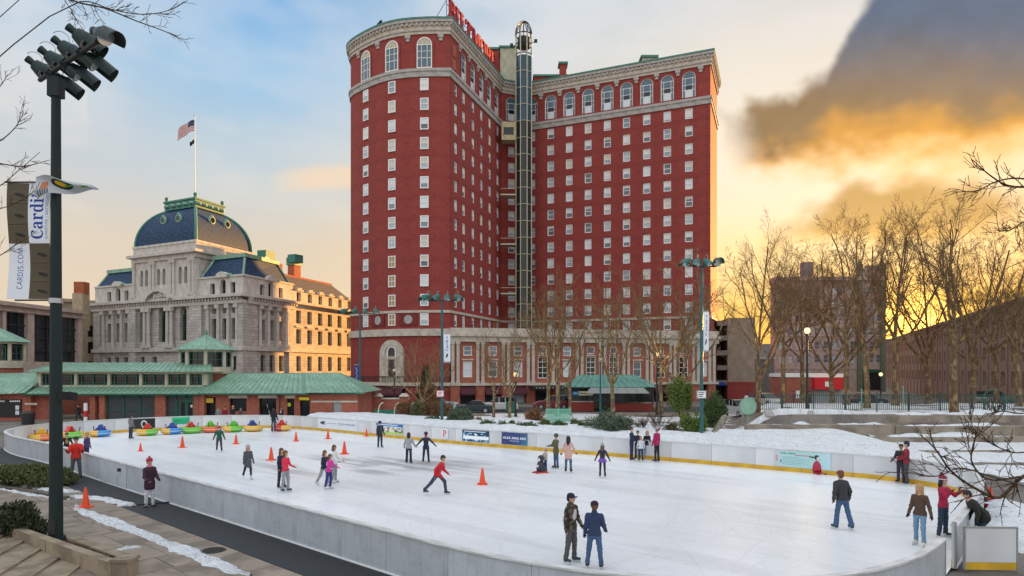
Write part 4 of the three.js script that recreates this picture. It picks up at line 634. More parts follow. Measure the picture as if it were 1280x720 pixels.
  // dormer pediments over pavilion arches
  const ped = once('hped', () => { const s = new THREE.Shape(); s.moveTo(-1.5, 0); s.absarc(0, -0.6, 1.65, Math.PI - 0.42, 0.42, true); s.closePath(); return boxUV(new THREE.ExtrudeGeometry(s, { depth: 0.8, bevelEnabled: false }).translate(0, 0, -0.5)); });
  for (const [fr, x] of [[fF, xF(147.5)], [fF, xF(278.5)], [fS, xS(338.5)]]) { placeOn(fr, part('dormer_hood', ped, M.graniteSmooth, hall), x, 20.3, 0.15); placeOn(fr, part('dormer_finial', once('df', () => boxUV(merge([ball(0.5, 1.5, 0.2, 0, 1.4, 0.7, 1, 8)]))), M.copper, hall), x, 20.5, 0); }
  // mansard roofs over the end pavilions: slate slopes, copper edges
  function mansard(corners, y0, y1, inset, topMat = M.copper) {
    const c = corners.reduce((a, p) => [a[0] + p[0] / corners.length, a[1] + p[1] / corners.length], [0, 0]);
    const ins = corners.map((p) => { const L = Math.hypot(p[0] - c[0], p[1] - c[1]); const k = (L - inset * 1.4) / L; return [c[0] + (p[0] - c[0]) * k, c[1] + (p[1] - c[1]) * k]; });
    const n = corners.length;
    for (let i = 0; i < n; i++) { const j = (i + 1) % n; part('roof_slope', boxUV(face(V(corners[i][0], y0, -corners[i][1]), V(corners[j][0], y0, -corners[j][1]), V(ins[j][0], y1, -ins[j][1]), V(ins[i][0], y1, -ins[i][1]))), M.slate, hall); part('roof_hip', boxUV(rod(V(corners[i][0], y0, -corners[i][1]), V(ins[i][0], y1, -ins[i][1]), 0.22, 0.22, 5)), M.copper, hall); }
    const pn = planNormals(ins.map((p) => [p[0], -p[1]]), true, 1); part('roof_cornice', sweep(pn, -0.3, 0.35, y1 - 0.1, y1 + 0.55, true), topMat, hall);
    part('roof_deck', boxUV(polyPrism(ins.map((p) => [p[0], -p[1]]).reverse(), y1 - 0.1, y1 + 0.2)), M.copperDark, hall);
  }
  const pF = (x, z) => { const p = fF.put(x, 0, z); return [p.x, -p.z]; };
  const pS = (x, z) => { const p = fS.put(x, 0, z); return [p.x, -p.z]; };
  mansard([pF(0.2, -0.3), pF(xF(172), -0.3), pF(xF(172), -11), pF(0.2, -11)], 20.5, 23.4, 1.5);
  mansard([pF(xF(249), -0.3), pF(LF - 0.3, -0.3), pS(xS(364), -0.3), pF(xF(249), -14)], 20.5, 24.0, 1.6);
  // wing roof: one long slate slope
  { const a = fS.put(xS(364), 19.6, -0.2), b = fS.put(LS, 19.6, -0.2), a2 = fS.put(xS(364), 23.0, -5.0), b2 = fS.put(LS, 23.0, -5.0), a3 = fS.put(xS(364), 22.6, -14), b3 = fS.put(LS, 22.6, -14); part('wing_roof', boxUV(face(a, b, b2, a2)), mat([0.16, 0.13, 0.12], { map: 'slate', m: 2 }), hall); part('wing_deck', boxUV(face(a2, b2, b3, a3)), M.copperDark, hall); fpart('ridge_rail', fS, [box(xS(364), LS, 22.9, 23.3, -5.3, -4.9)], M.brickWarm, hall); }
  for (const [px, w, h, cap] of [[361, 2.4, 2.0, 0], [371.5, 2.4, 3.2, 1], [382, 2.4, 2.8, 0], [404.5, 2.2, 3.2, 1]]) { const x = xS(px); fpart('chimney', fS, [box(x - w / 2, x + w / 2, 22.5, 22.5 + h, -7.5, -6)], M.brickWarm, hall); if (cap) fpart('chimney_cap', fS, [box(x - w / 2 - 0.2, x + w / 2 + 0.2, 22.5 + h, 24.0 + h, -7.7, -5.8)], M.copperDark, hall); }
  fpart('roof_lantern', fF, [box(LF - 1.2, LF + 0.6, 24.2, 25.6, -13, -11)], M.copperDark, hall); part('roof_lantern', [box(-47.5, -45.5, 24.2, 25.8, -127.5, -125.5)], M.copper, hall);
  // --- the tower: body, drum windows, entablature
  const T0 = [-68.9, 124.0], T1 = [-54.1, 116.4], T2 = [-49.6, 130.0], T3 = [-64.4, 137.6];
  const fT = frame(T0, T1), fT2 = frame(T1, T2), tl = fT.len, tl2 = fT2.len, xT = (px) => atPx(T0, T1, px) * tl;
  const th = []; const tw = [177, 183, 198, 204.8, 225, 232].map(xT); for (const x of tw) th.push(holeArch(x, 19.9, 0.8, 2.9));
  fpart('tower_wall', fT, [wallWithHoles(tl, 16.6, 25.2, th, 0.6)], M.graniteSmooth, hall); fpart('tower_glazing', fT, [box(0.5, tl - 0.5, 19.5, 23.5, -0.7, -0.62)], M.glassDark, hall);
  fpart('tower_wall', fT2, [box(0, tl2, 16.6, 25.2, -0.6, 0)], M.graniteSmooth, hall);
  for (const [fr, L] of [[frame(T2, T3), 0], [frame(T3, T0), 0]]) fpart('tower_wall', fr, [box(0, fr.len, 16.6, 25.2, -0.6, 0)], M.graniteSmooth, hall);
  for (const px of [168.3, 189.2, 193, 214, 218, 238.5, 242.5]) placeOn(fT, part('pilaster', once('tp', () => boxUV(merge([box(-0.28, 0.28, 18.2, 23.6, 0, 0.3), box(-0.38, 0.38, 23.6, 24.2, 0, 0.4), box(-0.38, 0.38, 17.6, 18.2, 0, 0.4)]))), M.graniteSmooth, hall), xT(px), 0, 0);
  const ring = planNormals([T0, T1, T2, T3].map((p) => [p[0], -p[1]]), true, 1);
  part('tower_entablature', sweep(ring, -0.2, 0.35, 24.2, 25.0, true), M.graniteSmooth, hall); part('tower_cornice', sweep(ring, -0.2, 1.0, 25.0, 25.5, true), M.graniteSmooth, hall); part('tower_base_course', sweep(ring, -0.2, 0.4, 17.4, 17.8, true), M.graniteSmooth, hall);
  part('dome_drum', sweep(ring, -0.6, 0.1, 25.5, 26.8, true), M.graniteSmooth, hall); part('dome_parapet', sweep(ring, -0.5, 0.25, 26.8, 27.2, true), M.graniteSmooth, hall);
  fpart('entrance_pediment', fT, [(() => { const s = new THREE.Shape(), r = 4.4, a = 0.93; s.absarc(0, 0, r, Math.PI / 2 + a, Math.PI / 2 - a, true); s.absarc(0, 0, r - 0.5, Math.PI / 2 - a, Math.PI / 2 + a, false); s.closePath(); return new THREE.ExtrudeGeometry(s, { depth: 1.2, bevelEnabled: false }).translate(xT(204), 17.35 - r * Math.cos(a) + 0.0, 0.2); })()], M.graniteSmooth, hall);
  fpart('tympanum', fT, [(() => { const s = new THREE.Shape(), r = 3.9, a = 0.93; s.absarc(0, 0, r, Math.PI / 2 + a, Math.PI / 2 - a, true); s.closePath(); return new THREE.ExtrudeGeometry(s, { depth: 0.5, bevelEnabled: false }).translate(xT(204), 17.35 - 4.4 * Math.cos(a), 0.2); })()], M.limeGrey, hall);
  { const L = []; for (let k = 0; k < 26; k++) L.push(ball(rr(0.18, 0.4), xT(204) + rr(-2.4, 2.4), 17.6 + rr(0, 0.9), 0.75, 1, 1, 0.6, 6)); fpart('relief_carving', fT, L, M.graniteSmooth, hall); }
  // --- the dome: four curved slate faces between copper ribs, a copper crown
  const cx = (T0[0] + T1[0] + T2[0] + T3[0]) / 4, cd = (T0[1] + T1[1] + T2[1] + T3[1]) / 4, Y0 = 27.2, HH = 7.0, n = 12, cs = [T0, T1, T2, T3];
  const lev = (k) => { const q = k / n * 1.30; return [0.40 + 0.60 * (Math.cos(q) - Math.cos(1.30)) / (1 - Math.cos(1.30)) * 0.97, Y0 + HH * Math.sin(q) / Math.sin(1.30)]; };
  const dp = (i, k, g = 1) => { const [s, y] = lev(k), p = cs[i]; return V(cx + (p[0] - cx) * s * g, y, -(cd + (p[1] - cd) * s * g)); };
  for (let i = 0; i < 4; i++) { const j = (i + 1) % 4, L = []; for (let k = 0; k < n; k++) L.push(face(dp(i, k), dp(j, k), dp(j, k + 1), dp(i, k + 1))); const g = boxUV(merge(L)); part('dome_face', g, M.slate, hall); const pts = []; for (let k = 0; k <= n; k++) pts.push(dp(i, k)); part('dome_rib', boxUV(tube(pts, 0.26, 6)), M.copperDark, hall); }
  for (const [i, j, ts] of [[0, 1, [0.40, 0.70]], [1, 2, [0.30, 0.62]]]) for (const t of ts) { const a = dp(i, 6).lerp(dp(j, 6), t), nrm = V(a.x - cx, 0, a.z + cd).normalize(), w = new THREE.TorusGeometry(0.55, 0.26, 8, 14), m = part('round_dormer', boxUV(w), M.copper, hall); const pn = i === 0 ? fT.q : fT2.q; m.quaternion.copy(pn); m.position.copy(a).addScaledVector(V(0, 0, 1).applyQuaternion(pn), 0.25); part('pane', boxUV(new THREE.CylinderGeometry(0.5, 0.5, 0.5, 12).rotateX(Math.PI / 2)), M.glassDark, m); part('dormer_finial', boxUV(ball(0.3, 0, 0.75, 0, 1, 0.9, 1, 8)), M.copper, m); }
  const topC = cs.map((p) => [cx + (p[0] - cx) * 0.47, -(cd + (p[1] - cd) * 0.47)]), rg = planNormals(topC, true, 1);
  part('dome_crown', sweep(rg, -0.8, 0.25, Y0 + HH - 0.1, Y0 + HH + 1.3, true), M.copperDark, hall); part('crown_rail', sweep(rg, -0.4, 0.45, Y0 + HH + 1.3, Y0 + HH + 1.6, true), M.copperDark, hall); part('crown_deck', boxUV(polyPrism(topC.slice().reverse(), Y0 + HH, Y0 + HH + 0.5)), M.copperDark, hall);
  { const L = []; rg.forEach((p, i) => { const q = rg[(i + 1) % 4]; for (let k = 0; k < 5; k++) { const t = (k + 0.5) / 5; L.push(ball(0.5, lerp(p[0], q[0], t) + lerp(p[2], q[2], t) * 0.3, Y0 + HH + 0.6, lerp(p[1], q[1], t) + lerp(p[3], q[3], t) * 0.3, 1.2, 0.7, 1.2, 8)); } }); part('crown_garland', boxUV(merge(L)), M.copper, hall); }
  topC.forEach((p) => part('crown_urn', boxUV(merge([cyl(0.35, 0.2, Y0 + HH + 1.6, Y0 + HH + 2.1, p[0], p[1], 8), ball(0.35, p[0], Y0 + HH + 2.2, p[1], 1, 1, 1, 8)])), M.copperDark, hall));
  // --- flagpole and flag
  const fp = thing('flagpole', 'tall white flagpole on top of the city hall dome', 'flagpole', [cx, Y0 + HH + 0.5, -cd]);
  part('pole', [cyl(0.14, 0.07, 0, 17.6, 0, 0, 8)], M.white, fp); part('truck', boxUV(ball(0.16, 0, 17.65, 0, 1, 1, 1, 8)), M.gold, fp);
  function clothGeo(w, h, nx, ny, f) { const g = new THREE.PlaneGeometry(w, h, nx, ny), p = g.attributes.position; for (let i = 0; i < p.count; i++) { const u = p.getX(i) / w + 0.5, v = p.getY(i) / h + 0.5; const q = f(u, v); p.setXYZ(i, q[0], q[1], q[2]); } g.computeVertexNormals(); return g; }
  const flagT = canvasTex(256, 144, (x, w, h) => { for (let i = 0; i < 13; i++) { x.fillStyle = i % 2 ? '#e8e4e0' : '#a81c30'; x.fillRect(0, i * h / 13, w, h / 13 + 1); } x.fillStyle = '#1c2450'; x.fillRect(0, 0, w * 0.42, h * 7 / 13); x.fillStyle = '#fff'; for (let r = 0; r < 9; r++) for (let c = 0; c < 6 - r % 2; c++) x.fillRect(6 + c * 17 + (r % 2) * 8, 5 + r * 8, 3, 3); });
  const fm = new THREE.MeshStandardMaterial({ map: flagT, roughness: 0.9, side: THREE.DoubleSide });
  const flag = tag(part(numbered('flag'), clothGeo(1, 1, 24, 12, (u, v) => { const out = 3.4 * u; return [-out * 0.92 + 0.1, (v - 1) * 2.1 - u * u * 2.0 + 0.08 * Math.sin(u * 9), Math.sin(u * 8 + v) * 0.25 * u]; }), fm, scene), 'striped national flag flying from the flagpole over the dome', 'flag'); flag.position.set(cx - 0.05, Y0 + HH + 0.5 + 16.8, -cd);
  const f2 = tag(part(numbered('flag'), clothGeo(1, 1, 10, 6, (u, v) => [-0.8 * u, (v - 1) * 0.8 - u * 0.5, Math.sin(u * 7) * 0.12]), mat([0.02, 0.02, 0.025], { side: THREE.DoubleSide }), scene), 'small black flag below the striped flag on the dome flagpole', 'flag'); f2.position.set(cx - 0.1, Y0 + HH + 0.5 + 13.2, -cd);
}
// ---------------------------------------------------------------- the green roofed skating pavilion
const seamRoof = (name, a, b, c, d, m, parent, step = 0.55) => {        // a-b the eave, d-c the ridge; standing seams run up the slope
  const g = [face(a, b, c, d)], nE = Math.max(2, Math.round(a.distanceTo(b) / step)); const nrm = b.clone().sub(a).cross(d.clone().sub(a)).normalize(); if (nrm.y < 0) nrm.negate();
  const r = part(name, boxUV(merge(g)), m, parent); const L = [];
  for (let i = 0; i <= nE; i++) { const t = i / nE, e = a.clone().lerp(b, t), q = d.clone().lerp(c, t); L.push(rod(e.addScaledVector(nrm, 0.02), q.addScaledVector(nrm, 0.02), 0.035, 0.035, 4)); }
  part('seam', boxUV(merge(L)), m, r); return r;
};
{
  setSeed(51);
  const pav = thing('skating_pavilion', 'long low brick pavilion with pale green metal roofs behind the rink', 'building'), D = 67.5, S = D / FOC;
  const X = (px) => (px - 640) * S, Z = -D;
  const Mr = mat([0.30, 0.52, 0.37], { map: 'seam', m: 2.2, roughness: 0.55 });
  // central hall: brick back, glazed green screens, clerestory
  const x0 = X(36), x1 = X(252);
  part('back_wall', [box(X(-40), X(447), -0.02, 2.7, Z - 9, Z - 8.7)], M.brickWarm, pav);
  part('floor', [box(x0, x1, -0.02, 0.06, Z - 8.6, Z + 0.2)], M.concrete, pav);
  seamRoof('lower_roof', V(x0 - 0.3, 2.68, Z + 0.7), V(x1, 2.68, Z + 0.7), V(x1, 3.35, Z - 1.2), V(x0 - 0.3, 3.35, Z - 1.2), Mr, pav);
  part('fascia', [box(x0 - 0.3, x1, 2.52, 2.68, Z + 0.62, Z + 0.72)], M.greenPaint, pav);
  part('clerestory', [box(x0 + 0.2, x1 - 0.4, 3.2, 3.45, Z - 1.5, Z - 1.1), box(x0 + 0.2, x1 - 0.4, 4.62, 4.78, Z - 1.5, Z - 1.1)], M.cream, pav);
  for (const px of [38.5, 84.5, 126.5, 167, 199.5, 227, 249.5]) part('mullion_post', [box(X(px) - 0.14 + 0.1, X(px) + 0.14 + 0.1, 3.45, 4.62, Z - 1.5, Z - 1.06)], M.cream, pav);
  const cw = [[40, 83.3], [86, 125], [128, 165.5], [168.5, 198], [201, 226], [228.5, 248]];
  for (const [a, b] of cw) { const w = X(b) - X(a), h = 1.14; const f = part('window', [box(X(a) + 0.1, X(b) + 0.1, 3.5, 3.56, Z - 1.36, Z - 1.24), box(X(a) + 0.1, X(b) + 0.1, 4.52, 4.58, Z - 1.36, Z - 1.24), box(X(a) + 0.1, X(b) + 0.1, 3.68, 3.72, Z - 1.34, Z - 1.24), box(X(a) + 0.1, X(b) + 0.1, 4.34, 4.38, Z - 1.34, Z - 1.24), ...[0.12, 0.5, 0.88].map((t) => box(X(a) + w * t + 0.08, X(a) + w * t + 0.14, 3.5, 4.58, Z - 1.34, Z - 1.22))], mat([0.05, 0.16, 0.13]), pav); part('pane', [box(X(a) + 0.1, X(b) + 0.1, 3.47, 4.6, Z - 1.42, Z - 1.38)], M.glassDark, f); }
  part('clerestory_roof_soffit', [box(x0 - 0.3, x1 + 0.6, 4.78, 4.86, Z - 6.2, Z - 0.4)], M.cream, pav);
  seamRoof('upper_roof', V(x0 - 0.6, 4.84, Z - 0.35), V(x1 + 0.9, 4.84, Z - 0.35), V(x1 - 0.6, 5.75, Z - 3.4), V(x0 + 0.9, 5.75, Z - 3.4), Mr, pav); seamRoof('upper_roof', V(x1 + 0.9, 4.84, Z - 6.4), V(x0 - 0.6, 4.84, Z - 6.4), V(x0 + 0.9, 5.75, Z - 3.4), V(x1 - 0.6, 5.75, Z - 3.4), Mr, pav);
  part('gable_wall', [box(x0 - 0.1, x0 + 0.1, 2.6, 4.8, Z - 6, Z - 1.2), box(x1 - 0.5, x1 - 0.3, 2.6, 4.8, Z - 6, Z - 1.2)], mat([0.36, 0.50, 0.36]), pav);
  for (const px of [38, 68, 118, 130, 199, 205.5, 247, 254]) part('brick_pier', [box(X(px) - 0.26, X(px) + 0.26, 0, 2.6, Z - 0.2, Z + 0.35)], M.brickWarm, pav);
  for (const [a, b, n] of [[134, 196, 3], [208, 246, 3]]) { part('glazed_screen', [...Array.from({ length: n + 1 }, (_, i) => lerp(X(a), X(b), i / n)).map((x) => box(x - 0.07, x + 0.07, 0, 2.55, Z - 0.12, Z + 0.06)), box(X(a), X(b), 2.3, 2.55, Z - 0.12, Z + 0.06), box(X(a), X(b), 0.95, 1.05, Z - 0.1, Z + 0.04), box(X(a), X(b), 0, 0.14, Z - 0.1, Z + 0.06)], M.greenPaint, pav); for (let i = 0; i < n; i++) part('pane', [box(lerp(X(a), X(b), i / n) + 0.07, lerp(X(a), X(b), (i + 1) / n) - 0.07, 0.14, 2.3, Z - 0.06, Z - 0.03)], i === 2 && a > 200 ? M.greenPaint : mat([0.07, 0.075, 0.08], { roughness: 0.06 }), pav); }
  for (const px of [229, 238]) { const d = part('door', [box(X(px) - 0.32, X(px) + 0.32, 0.1, 2.0, Z + 0.0, Z + 0.07)], M.greenPaint, pav); part('door_pane', [box(X(px) - 0.2, X(px) + 0.2, 0.3, 1.8, Z + 0.07, Z + 0.085)], M.glassDark, d); }
  part('door_notice', [box(X(240) - 0.1, X(240) + 0.1, 1.3, 1.55, Z + 0.09, Z + 0.1)], M.white, pav);
  // left hipped wing with ticket window
  seamRoof('hip_roof', V(X(-60), 2.45, Z + 3.0), V(X(38), 2.75, Z + 0.8), V(X(38), 4.75, Z - 3), V(X(-60), 4.6, Z - 3), Mr, pav);
  part('wall', [box(X(-60), X(38), 0, 2.5, Z + 0.1, Z + 0.4)], M.brickWarm, pav); part('stone_band', [box(X(35), X(50), 1.55, 1.75, Z + 0.38, Z + 0.44)], M.lime, pav);
  const tw = part('ticket_window', [box(X(-10), X(31), 0.35, 2.1, Z + 0.4, Z + 0.5)], M.dark, pav); part('lettering', [...Array.from({ length: 6 }, (_, i) => box(X(17 + i * 2.2), X(18.6 + i * 2.2), 1.86, 2.0, Z + 0.5, Z + 0.52)), ...Array.from({ length: 5 }, (_, i) => box(X(0 + i * 2.2), X(1.6 + i * 2.2), 1.86, 2.0, Z + 0.5, Z + 0.52))], M.white, tw); part('price_list', [box(X(24), X(28.5), 1.1, 1.5, Z + 0.5, Z + 0.52), box(X(24), X(28.5), 0.6, 1.0, Z + 0.5, Z + 0.52)], M.blindA, tw);
  part('wall', [box(X(38), X(66), 0, 2.5, Z - 0.6, Z - 0.3)], M.brickWarm, pav);
  // right wing
  const w0 = X(252), w1 = X(447), wh = [holeRect(X(297.5), 0.9, 1.7, 1.3), holeRect(X(334.5), 0.25, 1.7, 1.95), holeRect(X(363), 0.02, 0.75, 2.1), holeRect(X(381), 0.02, 1.0, 2.25), holeRect(X(262), 0.3, 1.2, 2.0), holeRect(X(421.5), 0.02, 0.85, 2.0)];
  part('wall', boxUV(wallWithHoles(w1, 0, 2.75, wh, 0.3, w0).translate(0, 0, Z)), M.brickWarm, pav);
  part('glazing', [box(w0 + 0.2, w1 - 0.2, 0.02, 2.5, Z - 0.5, Z - 0.4)], M.glassDark, pav);
  for (const q of [[286, 309, 2.2, 2.5], [323, 346, 2.2, 2.5], [356, 369, 2.2, 2.5], [389, 447, 1.78, 1.95], [389, 446, 0, 0.25]]) part('stone_band', [box(X(q[0]), X(q[1]), q[2], q[3], Z, Z + 0.05)], M.lime, pav);
  part('service_door', [box(X(416.5), X(426.5), 0.02, 2.0, Z - 0.2, Z - 0.12)], mat([0.30, 0.30, 0.31], { roughness: 0.5 }), pav);
  part('shop_sign', [box(X(375), X(387), 2.02, 2.3, Z + 0.05, Z + 0.3)], mat([0.7, 0.55, 0.03]), pav); part('shop_sign', [box(X(258), X(267), 1.75, 2.2, Z + 0.02, Z + 0.1)], mat([0.7, 0.45, 0.05]), pav); part('round_sign', boxUV(new THREE.CylinderGeometry(0.2, 0.2, 0.05, 14).rotateX(Math.PI / 2).translate(X(360), 1.55, Z - 0.3)), mat([0.7, 0.8, 0.05]), pav);
  const rz = Z - 4.2; seamRoof('right_roof', V(w0 - 0.2, 2.72, Z + 0.6), V(X(388), 2.72, Z + 0.6), V(X(366), 4.65, rz), V(X(266), 4.65, rz), Mr, pav); seamRoof('right_roof', V(X(386), 2.78, Z + 0.9), V(X(457), 2.78, Z + 0.3), V(X(412), 4.7, rz), V(X(364), 4.7, rz), Mr, pav); part('roof_end', boxUV(face(V(X(457), 2.78, Z + 0.3), V(X(457), 2.78, Z - 8.6), V(X(412), 4.7, rz))), Mr, pav); part('roof_back', boxUV(face(V(X(457), 2.78, Z - 8.6), V(w0, 2.72, Z - 8.6), V(X(266), 4.65, rz), V(X(412), 4.7, rz))), Mr, pav);
  part('soffit', [box(w0, X(447), 2.62, 2.7, Z - 8.6, Z + 0.5)], M.greenPaint, pav); part('gutter', [box(w0, X(388), 2.6, 2.74, Z + 0.56, Z + 0.66), box(X(388), X(457), 2.66, 2.8, Z + 0.4, Z + 0.5)], M.copperDark, pav); part('end_wall', [box(w1 - 0.3, w1, 0, 2.7, Z - 8.7, Z - 0.3)], M.brickWarm, pav);
  part('downpipe', [cyl(0.06, 0.06, 0, 2.6, X(351), Z + 0.3, 6)], M.black, pav);
  // lantern kiosks
  for (const [px, d, lab, k] of [[258, 72.5, 'octagonal lantern kiosk with pointed green roof above the pavilion', 1], [-9, 74, 'octagonal lantern kiosk cut off by the picture edge, beside the pavilion', 1.13]]) {
    const x = (px - 640) * d / FOC, t = thing('lantern_kiosk', lab, 'kiosk', [x, 0, -d], Math.PI / 8, 'lantern kiosks of the pavilion'); const R = 2.65 * k, q = (i) => i * Math.PI / 4;
    const e = (r, y) => Array.from({ length: 8 }, (_, i) => V(Math.sin(q(i)) * r, y, Math.cos(q(i)) * r)), E = e(R * 1.2, 7.1 * k), ap = V(0, 8.75 * k, 0);
    for (let i = 0; i < 8; i++) { const a = E[i], b = E[(i + 1) % 8], r = part('roof_facet', boxUV(face(a, b, ap)), Mr, t); part('seam', boxUV(merge([0, 0.33, 0.66].map((s) => { const m = a.clone().lerp(b, s); return rod(m, ap.clone().lerp(m, s ? 0.45 : 0), 0.04, 0.03, 4); }))), M.copper, r); }
    part('finial', boxUV(merge([cyl(0.1, 0.04, 8.7 * k, 9.3 * k, 0, 0, 8), ball(0.14, 0, 8.95 * k, 0, 1, 1, 1, 8)])), M.copperDark, t);
    const c8 = (r0, y0, y1, m, nm) => part(nm, boxUV(new THREE.CylinderGeometry(r0, r0, y1 - y0, 8, 1).translate(0, (y0 + y1) / 2, 0)), m, t);
    c8(R, 6.9 * k, 7.1 * k, M.cream, 'eave'); c8(R, 4.6 * k, 5.3 * k, M.cream, 'sill'); c8(R - 0.35, 5.3 * k, 6.9 * k, M.glassDark, 'glazing'); c8(R - 0.2, 0, 4.6 * k, M.brickWarm, 'brick_base');
    for (let i = 0; i < 8; i++) { const a = q(i); part('post', [cyl(0.2, 0.2, 5.3 * k, 6.9 * k, Math.sin(a) * (R - 0.15), Math.cos(a) * (R - 0.15), 6)], M.cream, t); const m = q(i + 0.5); const w = part('window', windowGeo(1.5, 1.5, 1, 1, 0.06), mat([0.05, 0.16, 0.13]), t); w.position.set(Math.sin(m) * (R * 0.925 - 0.22), 5.35 * k, Math.cos(m) * (R * 0.925 - 0.22)); w.rotation.y = m; }
  }
  // brick retaining wall with stone caps right of the pavilion
  const rw = thing('retaining_wall', 'low brick wall with stone capped piers beside the pavilion', 'wall'); const d2 = 75, X2 = (px) => (px - 640) * d2 / FOC;
  part('wall', [box(X2(449), X2(512), 0, 1.75, -d2 - 0.4, -d2)], M.brickWarm, rw); part('coping', [box(X2(449), X2(512), 1.75, 1.9, -d2 - 0.5, -d2 + 0.1)], M.lime, rw);
  for (const px of [472, 505]) { part('pier', [box(X2(px) - 0.45, X2(px) + 0.45, 0, 2.05, -d2 - 0.6, -d2 + 0.2)], M.brickWarm, rw); part('pier_cap', boxUV(new THREE.CylinderGeometry(0.35, 0.75, 0.35, 4).rotateY(Math.PI / 4).translate(X2(px), 2.23, -d2 - 0.2)), M.lime, rw); }
}
// ---------------------------------------------------------------- other buildings
{
  setSeed(52);
  // brown block with big dark windows, far left
  const b1 = thing('office_block', 'pinkish office block with big dark windows left of the city hall', 'building'), A = [-79, 76], B = [-75.8, 120], f = frame(A, B), x = (px) => atPx(A, B, px) * f.len, m1 = mat([0.58, 0.44, 0.38], { map: 'mottle', m: 4 });
  const spans = [[-20, 4], [8, 35], [43, 98]].map(([a, b]) => [x(a), x(b)]);
  fpart('wall', f, [wallWithHoles(f.len, CB, 15.1, spans.map(([a, b]) => holeRect((a + b) / 2, 6.2, b - a, 7.6)), 0.8)], m1, b1);
  fpart('cornice', f, [box(-0.3, f.len + 0.6, 14.7, 15.3, -1, 0.7), box(-0.3, f.len + 0.4, 13.9, 14.1, -0.5, 0.3)], m1, b1); fpart('end_wall', f, [box(f.len - 0.4, f.len, CB, 15.1, -14, -0.8)], m1, b1);
  for (const [a, b] of spans) { const g = fpart('window', f, [...[0.33, 0.66].map((t) => box(lerp(a, b, t) - 0.1, lerp(a, b, t) + 0.1, 6.2, 13.8, -0.6, -0.45)), ...[0.25, 0.5, 0.75].map((t) => box(a, b, 6.2 + 7.6 * t - 0.12, 6.2 + 7.6 * t + 0.12, -0.6, -0.45))], M.black, b1); fpart('pane', f, [box(a, b, 6.2, 13.8, -0.75, -0.65)], M.glassDark, g); }
  part('chimney', [box(-78.9, -77.0, 12, at(80, 354, 122).y - 1.8, -124, -122)], mat([0.5, 0.38, 0.25], { map: 'mottle' }), b1); part('chimney_stack', [box(-78.7, -76.9, at(80, 354, 122).y - 1.8, at(80, 352, 122).y, -123.8, -122.1)], mat([0.45, 0.13, 0.05], { map: 'brick', m: 2 }), b1);
  const b2 = thing('narrow_building', 'narrow tan building squeezed between the office block and the city hall', 'building'), A2 = [-80.2, 127], B2 = [-78.4, 131], f2 = frame([-85, 126], [-79.6, 133]);
  const xx = (px) => atPx([-85, 126], [-79.6, 133], px) * f2.len, hs = []; for (const y of [4.3, 8.0, 11.2]) hs.push(holeRect(xx(113.5), y, 1.0, 2.2));
  fpart('wall', f2, [wallWithHoles(f2.len, CB, 18.0, hs, 0.5)], M.tan, b2); fpart('pane', f2, [box(0.5, f2.len - 0.3, 3, 14, -0.6, -0.5)], M.glassDark, b2); fpart('cornice', f2, [box(-0.2, f2.len, 17.6, 18.2, -0.4, 0.5)], M.tan, b2);
  // brick block behind the trees; its pink tint stands in for haze
  const b3 = thing('apartment_block', 'tall brick block in a pink haze tint behind the bare trees on the plaza', 'building'), A3 = [58.0, 150], B3 = [81.5, 149], f3 = frame(A3, B3), mB = mat([0.50, 0.38, 0.33], { map: 'mottle', m: 3 }), L3 = f3.len, h3 = [], hx = L3 * 0.78;
  const cols = Array.from({ length: 9 }, (_, i) => L3 * 0.06 + i * L3 * 0.082), rws = Array.from({ length: 6 }, (_, i) => 6.3 + i * 3.0), cR = [0.83, 0.89, 0.95].map((t) => t * L3);
  for (const c of cols) for (const y of rws) h3.push(holeRect(c, y, 1.15, 1.75)); for (const c of cR) for (const y of rws) h3.push(holeRect(c, y, 0.95, 1.75));
  fpart('wall', f3, [wallWithHoles(L3, 0, 25.3, h3, 0.4)], mB, b3); for (const q of [0, L3 - 0.4]) fpart('side_wall', f3, [box(q, q + 0.4, 0, 25.3, -3, -0.4)], mB, b3); fpart('roof', f3, [box(0.4, L3 - 0.4, 24.4, 24.8, -3, -0.4)], M.dark, b3);
  for (const c of cols) for (const y of rws) addWindow(b3, f3, c, y, -0.2, 1.15, 1.75, mat([0.45, 0.42, 0.38]), rnd() < 0.4 ? M.blindB : M.blindC, 1, 0, 0.12); for (const c of cR) for (const y of rws) addWindow(b3, f3, c, y, -0.2, 0.95, 1.75, M.lime, M.blindC, 1, 0, 0.12);
  for (const y of [5.0, 9.2, 12.2, 15.2, 18.2, 21.2, 24.4]) fpart('stone_course', f3, [box(-0.1, L3 + 0.1, y, y + (y > 24 ? 0.8 : 0.28), 0, y > 24 ? 0.6 : 0.14)], mat([0.58, 0.44, 0.38], { map: 'mottle' }), b3);
  const pil = mat([0.16, 0.20, 0.13], { map: 'mottle' }); for (const t of [0.775, 0.985]) fpart('pilaster', f3, [box(t * L3 - 0.5, t * L3 + 0.5, 0, 26.8, 0, 0.5)], pil, b3);
  fpart('parapet', f3, [box(hx, L3, 25.3, 27, -0.5, 0.1), box(hx + 1.2, L3 - 1, 27, 27.7, -0.5, 0.1)], mB, b3); for (const t of [0.775, 0.985]) fpart('urn', f3, [box(t * L3 - 0.55, t * L3 + 0.55, 26.8, 28, -0.5, 0.6), cyl(0.5, 0.1, 28, 29, t * L3, 0, 6)], pil, b3);
